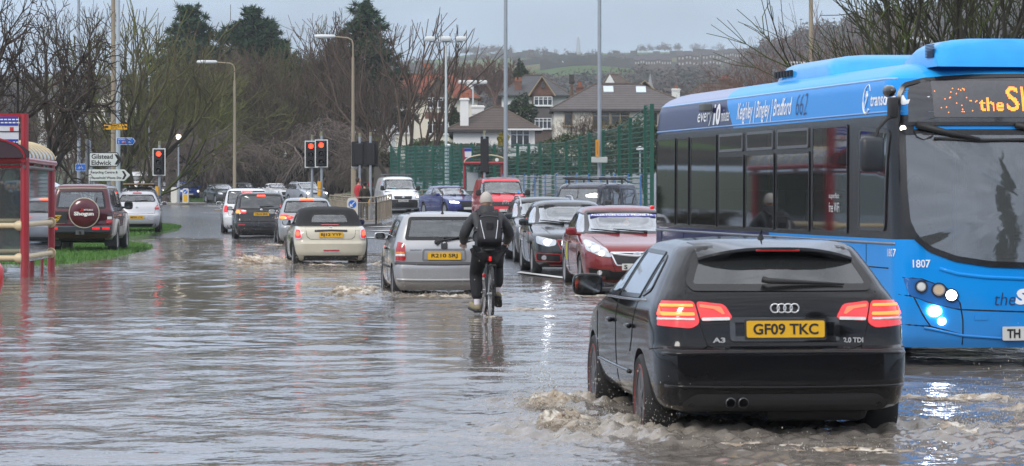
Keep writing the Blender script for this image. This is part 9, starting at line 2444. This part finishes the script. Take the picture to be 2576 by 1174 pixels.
for i,(px,Y,yt,yb,w,m,lab)in enumerate(((1085,190,352,410,140,LEAF2,'green garden bush below the red-roofed house'),(1190,188,362,420,110,LEAFB,'brownish garden bush in front of the bungalow'),(1440,170,338,440,150,LEAF2,'broad green bush behind the see-through fence'),(1545,150,322,440,150,LEAFB,'brownish bush behind the fence near the bus tail'),(1620,140,300,440,120,LEAF,'dark bush behind the end of the fence'),(1340,168,385,440,120,LEAF,'dark green bush beneath the bungalow porch'),(1250,165,392,445,110,LEAFB,'dark bush behind the far bus shelter'),(965,200,380,470,70,LEAFB,'dark undergrowth left of the dense green fence'),(1100,186,385,460,150,LEAF,'dark green bush behind the dense fence'))):
    bush('garden_bush',lab,px,Y,yt,yb,w,5200,.10,m,10+i,group='bushes behind the green fence')
def hedge(label,pts,h,th,mat,n,seed,leaf=.05):
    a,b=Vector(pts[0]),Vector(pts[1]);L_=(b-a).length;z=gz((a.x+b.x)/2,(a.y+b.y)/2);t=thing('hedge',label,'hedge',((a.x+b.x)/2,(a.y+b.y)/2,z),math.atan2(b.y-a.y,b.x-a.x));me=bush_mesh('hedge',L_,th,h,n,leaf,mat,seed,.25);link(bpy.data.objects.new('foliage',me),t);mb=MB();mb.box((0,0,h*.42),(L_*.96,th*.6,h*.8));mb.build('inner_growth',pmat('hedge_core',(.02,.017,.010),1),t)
hedge('brown clipped hedge seen through the red shelter',[(-19.5,80),(-12.9,79)],1.25,1.0,HEDGEM,9000,1)
hedge('long dark hedge behind the weeping trees and the stone wall',[(-27,247),(-8,224)],2.6,2.0,LEAF,9000,2,.12)
bush('evergreen_bush','dark green bush at the far left edge through the shelter glass',0,70,465,560,26,1500,.05,LEAF,55)
# conifers and an added dark hedge behind the viewer: seen only in paintwork and windows
for i,(x,y,sc)in enumerate(((-24,-62,1.0),(-9,-70,1.15),(6,-64,1.0),(14,-75,1.2),(27,-58,1.0),(40,-66,1.1))):
    t=thing('pine_tree','dark conifer on the verge behind the viewpoint','tree',(x,y,-.2),i*1.1,'conifers behind the viewpoint');t.scale=(sc*1.3,sc*1.3,sc*.75)
    for nm,me in zip(('trunk','branches','needles'),PN[i%3]):link(bpy.data.objects.new(nm,me),t)
t=thing('pine_tree','tall conifer behind and right of the viewpoint, mirrored in the bus windscreen','tree',(24,-26,-.2),1);t.scale=(1.2,1.2,1.4)
for nm,me in zip(('trunk','branches','needles'),PN[0]):link(bpy.data.objects.new(nm,me),t)
t=thing('hedge','tall dark hedge bank behind the viewpoint','hedge',(0,-16,-.2));link(bpy.data.objects.new('foliage',bush_mesh('hedge',60,3,7.5,14000,.22,LEAF,77,.25)),t);mb=MB();mb.box((0,-.2,3.3),(58,1.8,6.6));mb.build('inner_growth',pmat('hedge_core'),t)  # hedge added out of view so the black paintwork mirrors something dark
# ------------------------------------------------------------------ spray and broken water at the wheels
FOAM=bpy.data.materials.new('foam_brown');FOAM.use_nodes=True
def _foam():
    N,L=FOAM.node_tree.nodes,FOAM.node_tree.links;p=N['Principled BSDF'];p.inputs['Roughness'].default_value=.22;p.inputs['Subsurface Weight'].default_value=.0;p.inputs['Transmission Weight'].default_value=.0;p.inputs['IOR'].default_value=1.33
    t=N.new('ShaderNodeTexCoord');n=N.new('ShaderNodeTexNoise');n.inputs['Scale'].default_value=7;n.inputs['Detail'].default_value=10;n.inputs['Roughness'].default_value=.7;L.new(t.outputs['Object'],n.inputs['Vector'])
    r=N.new('ShaderNodeValToRGB');e=r.color_ramp.elements;e[0].position=.32;e[0].color=(.19,.135,.085,1);e[1].position=.62;e[1].color=(.70,.65,.57,1);q=r.color_ramp.elements.new(.48);q.color=(.42,.335,.245,1);L.new(n.outputs[0],r.inputs[0]);L.new(r.outputs[0],p.inputs['Base Color'])
    b=N.new('ShaderNodeBump');b.inputs['Strength'].default_value=.7;b.inputs['Distance'].default_value=.03;L.new(n.outputs[0],b.inputs['Height']);L.new(b.outputs[0],p.inputs['Normal'])
_foam()
def _foam_alpha():
    N,L=FOAM.node_tree.nodes,FOAM.node_tree.links;p=N['Principled BSDF'];out=[n for n in N if n.type=='OUTPUT_MATERIAL'][0]
    a=N.new('ShaderNodeAttribute');a.attribute_name='body';t=N.new('ShaderNodeTexCoord');n=N.new('ShaderNodeTexNoise');n.inputs['Scale'].default_value=16;n.inputs['Detail'].default_value=8;n.inputs['Roughness'].default_value=.75;L.new(t.outputs['Object'],n.inputs['Vector'])
    m=N.new('ShaderNodeMath');m.operation='ADD';L.new(a.outputs['Fac'],m.inputs[0]);L.new(n.outputs[0],m.inputs[1]);r=N.new('ShaderNodeMapRange');r.inputs[1].default_value=.74;r.inputs[2].default_value=1.22;L.new(m.outputs[0],r.inputs[0])
    tr=N.new('ShaderNodeBsdfTransparent');mx=N.new('ShaderNodeMixShader');L.new(r.outputs[0],mx.inputs[0]);L.new(tr.outputs[0],mx.inputs[1]);L.new(p.outputs[0],mx.inputs[2]);L.new(mx.outputs[0],out.inputs[0])
_foam_alpha()
def noise3(P,seed,sc):
    r=np.random.default_rng(seed);z=np.zeros(len(P))
    for i in range(14):
        k=r.normal(size=3)*sc*(1+i*.35);z+=np.sin(P@k+r.random()*6.28)/(1+i*.28)
    return z/3
def splash(name_label,x,y,lx,ly,h,seed,lean=(0,0),drops=260,dspread=1.0,dh=.5):
    """a broken crest: crumpled mound plus thrown drops"""
    nu,nv=110,80;U,Vv=np.meshgrid(np.linspace(-1,1,nu),np.linspace(-1,1,nv));X=U.ravel()*lx;Y=Vv.ravel()*ly;r2=np.sqrt(U.ravel()**2+Vv.ravel()**2);env=np.clip(1-r2**2,0,1)**1.3
    P=np.stack([X+x,Y+y,np.zeros_like(X)],1);n1=noise3(P,seed,3.0);n2=noise3(P,seed+1,9.0);n3=noise3(P,seed+2,24.0)
    Z=h*env*(.50+.42*n1+.40*np.abs(n2)+.15*n3)-.03*(1-env)-.012
    XX=X+lean[0]*Z+.05*n2*env;YY=Y+lean[1]*Z+.05*n3*env
    V=np.stack([XX,YY,Z],1);i=np.arange(nv-1)[:,None]*nu+np.arange(nu-1)[None,:];F=np.stack([i,i+1,i+nu+1,i+nu],-1).reshape(-1,4)
    keep=(env[F].max(1)>.02);F=F[keep]
    drops=int(drops*2.2)
    # drops: small tetrahedra thrown up from the crest
    r=np.random.default_rng(seed+9);D=[]
    c=np.stack([r.normal(0,.45,drops)*lx*dspread,r.normal(0,.45,drops)*ly*dspread,np.abs(r.normal(0,1,drops))**1.3*dh*h+.02],1)
    s_k=r.exponential(1,drops);c[:,0]+=lean[0]*c[:,2];c[:,1]+=lean[1]*c[:,2]
    s=np.clip(.0008+.0009*s_k,0,.0042)*(h/.25)**.2
    tet=np.array([[1,1,1],[1,-1,-1],[-1,1,-1],[-1,-1,1]])*.8
    DV=(c[:,None,:]+tet[None]*s[:,None,None]*np.array([1,1,2.6])).reshape(-1,3);b=len(V);DF=np.array([[0,1,2],[0,3,1],[0,2,3],[1,3,2]]);DFF=(np.arange(drops)[:,None,None]*4+DF[None]).reshape(-1,3)
    sm_=raw_mesh('splash',V,F,FOAM,True);at__=sm_.attributes.new('body','FLOAT','POINT');at__.data.foreach_set('value',np.clip(env*.62+.35*np.clip(Z/h,0,1)*env,0,1).astype(np.float32));o=link(bpy.data.objects.new('splash',sm_));o.location=(x,y,0);tag(o,kind='stuff')
    d=link(bpy.data.objects.new('spray',raw_mesh('spray',DV,DFF,pmat('spray_drop',(.62,.58,.50),.15))));d.location=(x,y,0);tag(d,kind='stuff')
splash('',.46,19.3,.42,.9,.17,1,(-.5,-.2),700,1.1,1.6);splash('',.78,18.6,.45,.4,.07,2,(0,-.6),300,1,1.5);splash('',.36,21.3,.42,.95,.15,3,(-.6,0),600,1.1,1.2);splash('',1.7,18.0,1.0,.32,.045,4,(0,-.4),60,1,1);splash('',3.05,18.9,.40,.6,.11,5,(.6,-.2),500,.9,1.6);splash('',3.9,19.4,1.0,.45,.11,6,(.2,-.3),300);splash('',4.3,20.8,1.3,.45,.10,7,(.2,-.2),300);splash('',4.6,18.3,1.1,.35,.08,37,(.2,-.3),200);splash('',3.5,22.0,.9,.45,.09,8,(.3,-.2),300);splash('',2.2,17.6,1.1,.3,.045,9,(0,-.3),120)
splash('',-2.4,43.9,.85,.9,.17,11,(-.8,-.2),700,1.2,1.4);splash('',-2.4,46.2,.45,.7,.10,12,(-.6,0),400);splash('',-1.1,43.0,.95,.35,.09,13,(0,-.4),500,1,1.6);splash('',-.25,43.6,.35,.5,.09,14,(.4,-.3),400)
splash('',-5.5,62.4,1.2,1.0,.22,21,(-1.0,-.2),900,1.3,1.5);splash('',-4.1,61.2,.8,.35,.07,22,(0,-.3),400,1,2);splash('',-3.1,61.9,.30,.5,.12,23,(.3,-.3),700,1,3);splash('',-5.9,64.6,.6,.8,.09,24,(-.6,0),300);splash('',-7.2,84.2,.5,.6,.08,25,(-.4,-.2),300)
splash('',-.28,36.3,.14,.3,.05,31,(0,-.5),200,1.2,2);splash('',.3,38.5,.7,.6,.05,32,(0,0),200);splash('',1.5,48.2,.3,.5,.06,33,(-.3,0),200);splash('',2.1,45.7,.7,.35,.06,34,(0,-.3),200);splash('',1.0,44.0,1.2,.5,.04,35,(0,0),100)
# ------------------------------------------------------------------ damp air
mb=MB();mb.box((0,1350,110),(5200,3160,300))
hz=mb.build('haze',[],None)
hm=bpy.data.materials.new('haze_air');hm.use_nodes=True;N,L=hm.node_tree.nodes,hm.node_tree.links;N.clear()
o_=N.new('ShaderNodeOutputMaterial');v_=N.new('ShaderNodeVolumePrincipled');v_.inputs['Color'].default_value=(.90,.95,1.0,1);v_.inputs['Density'].default_value=.00024;L.new(v_.outputs[0],o_.inputs['Volume'])
hz.data.materials.append(hm);tag(hz,kind='stuff')
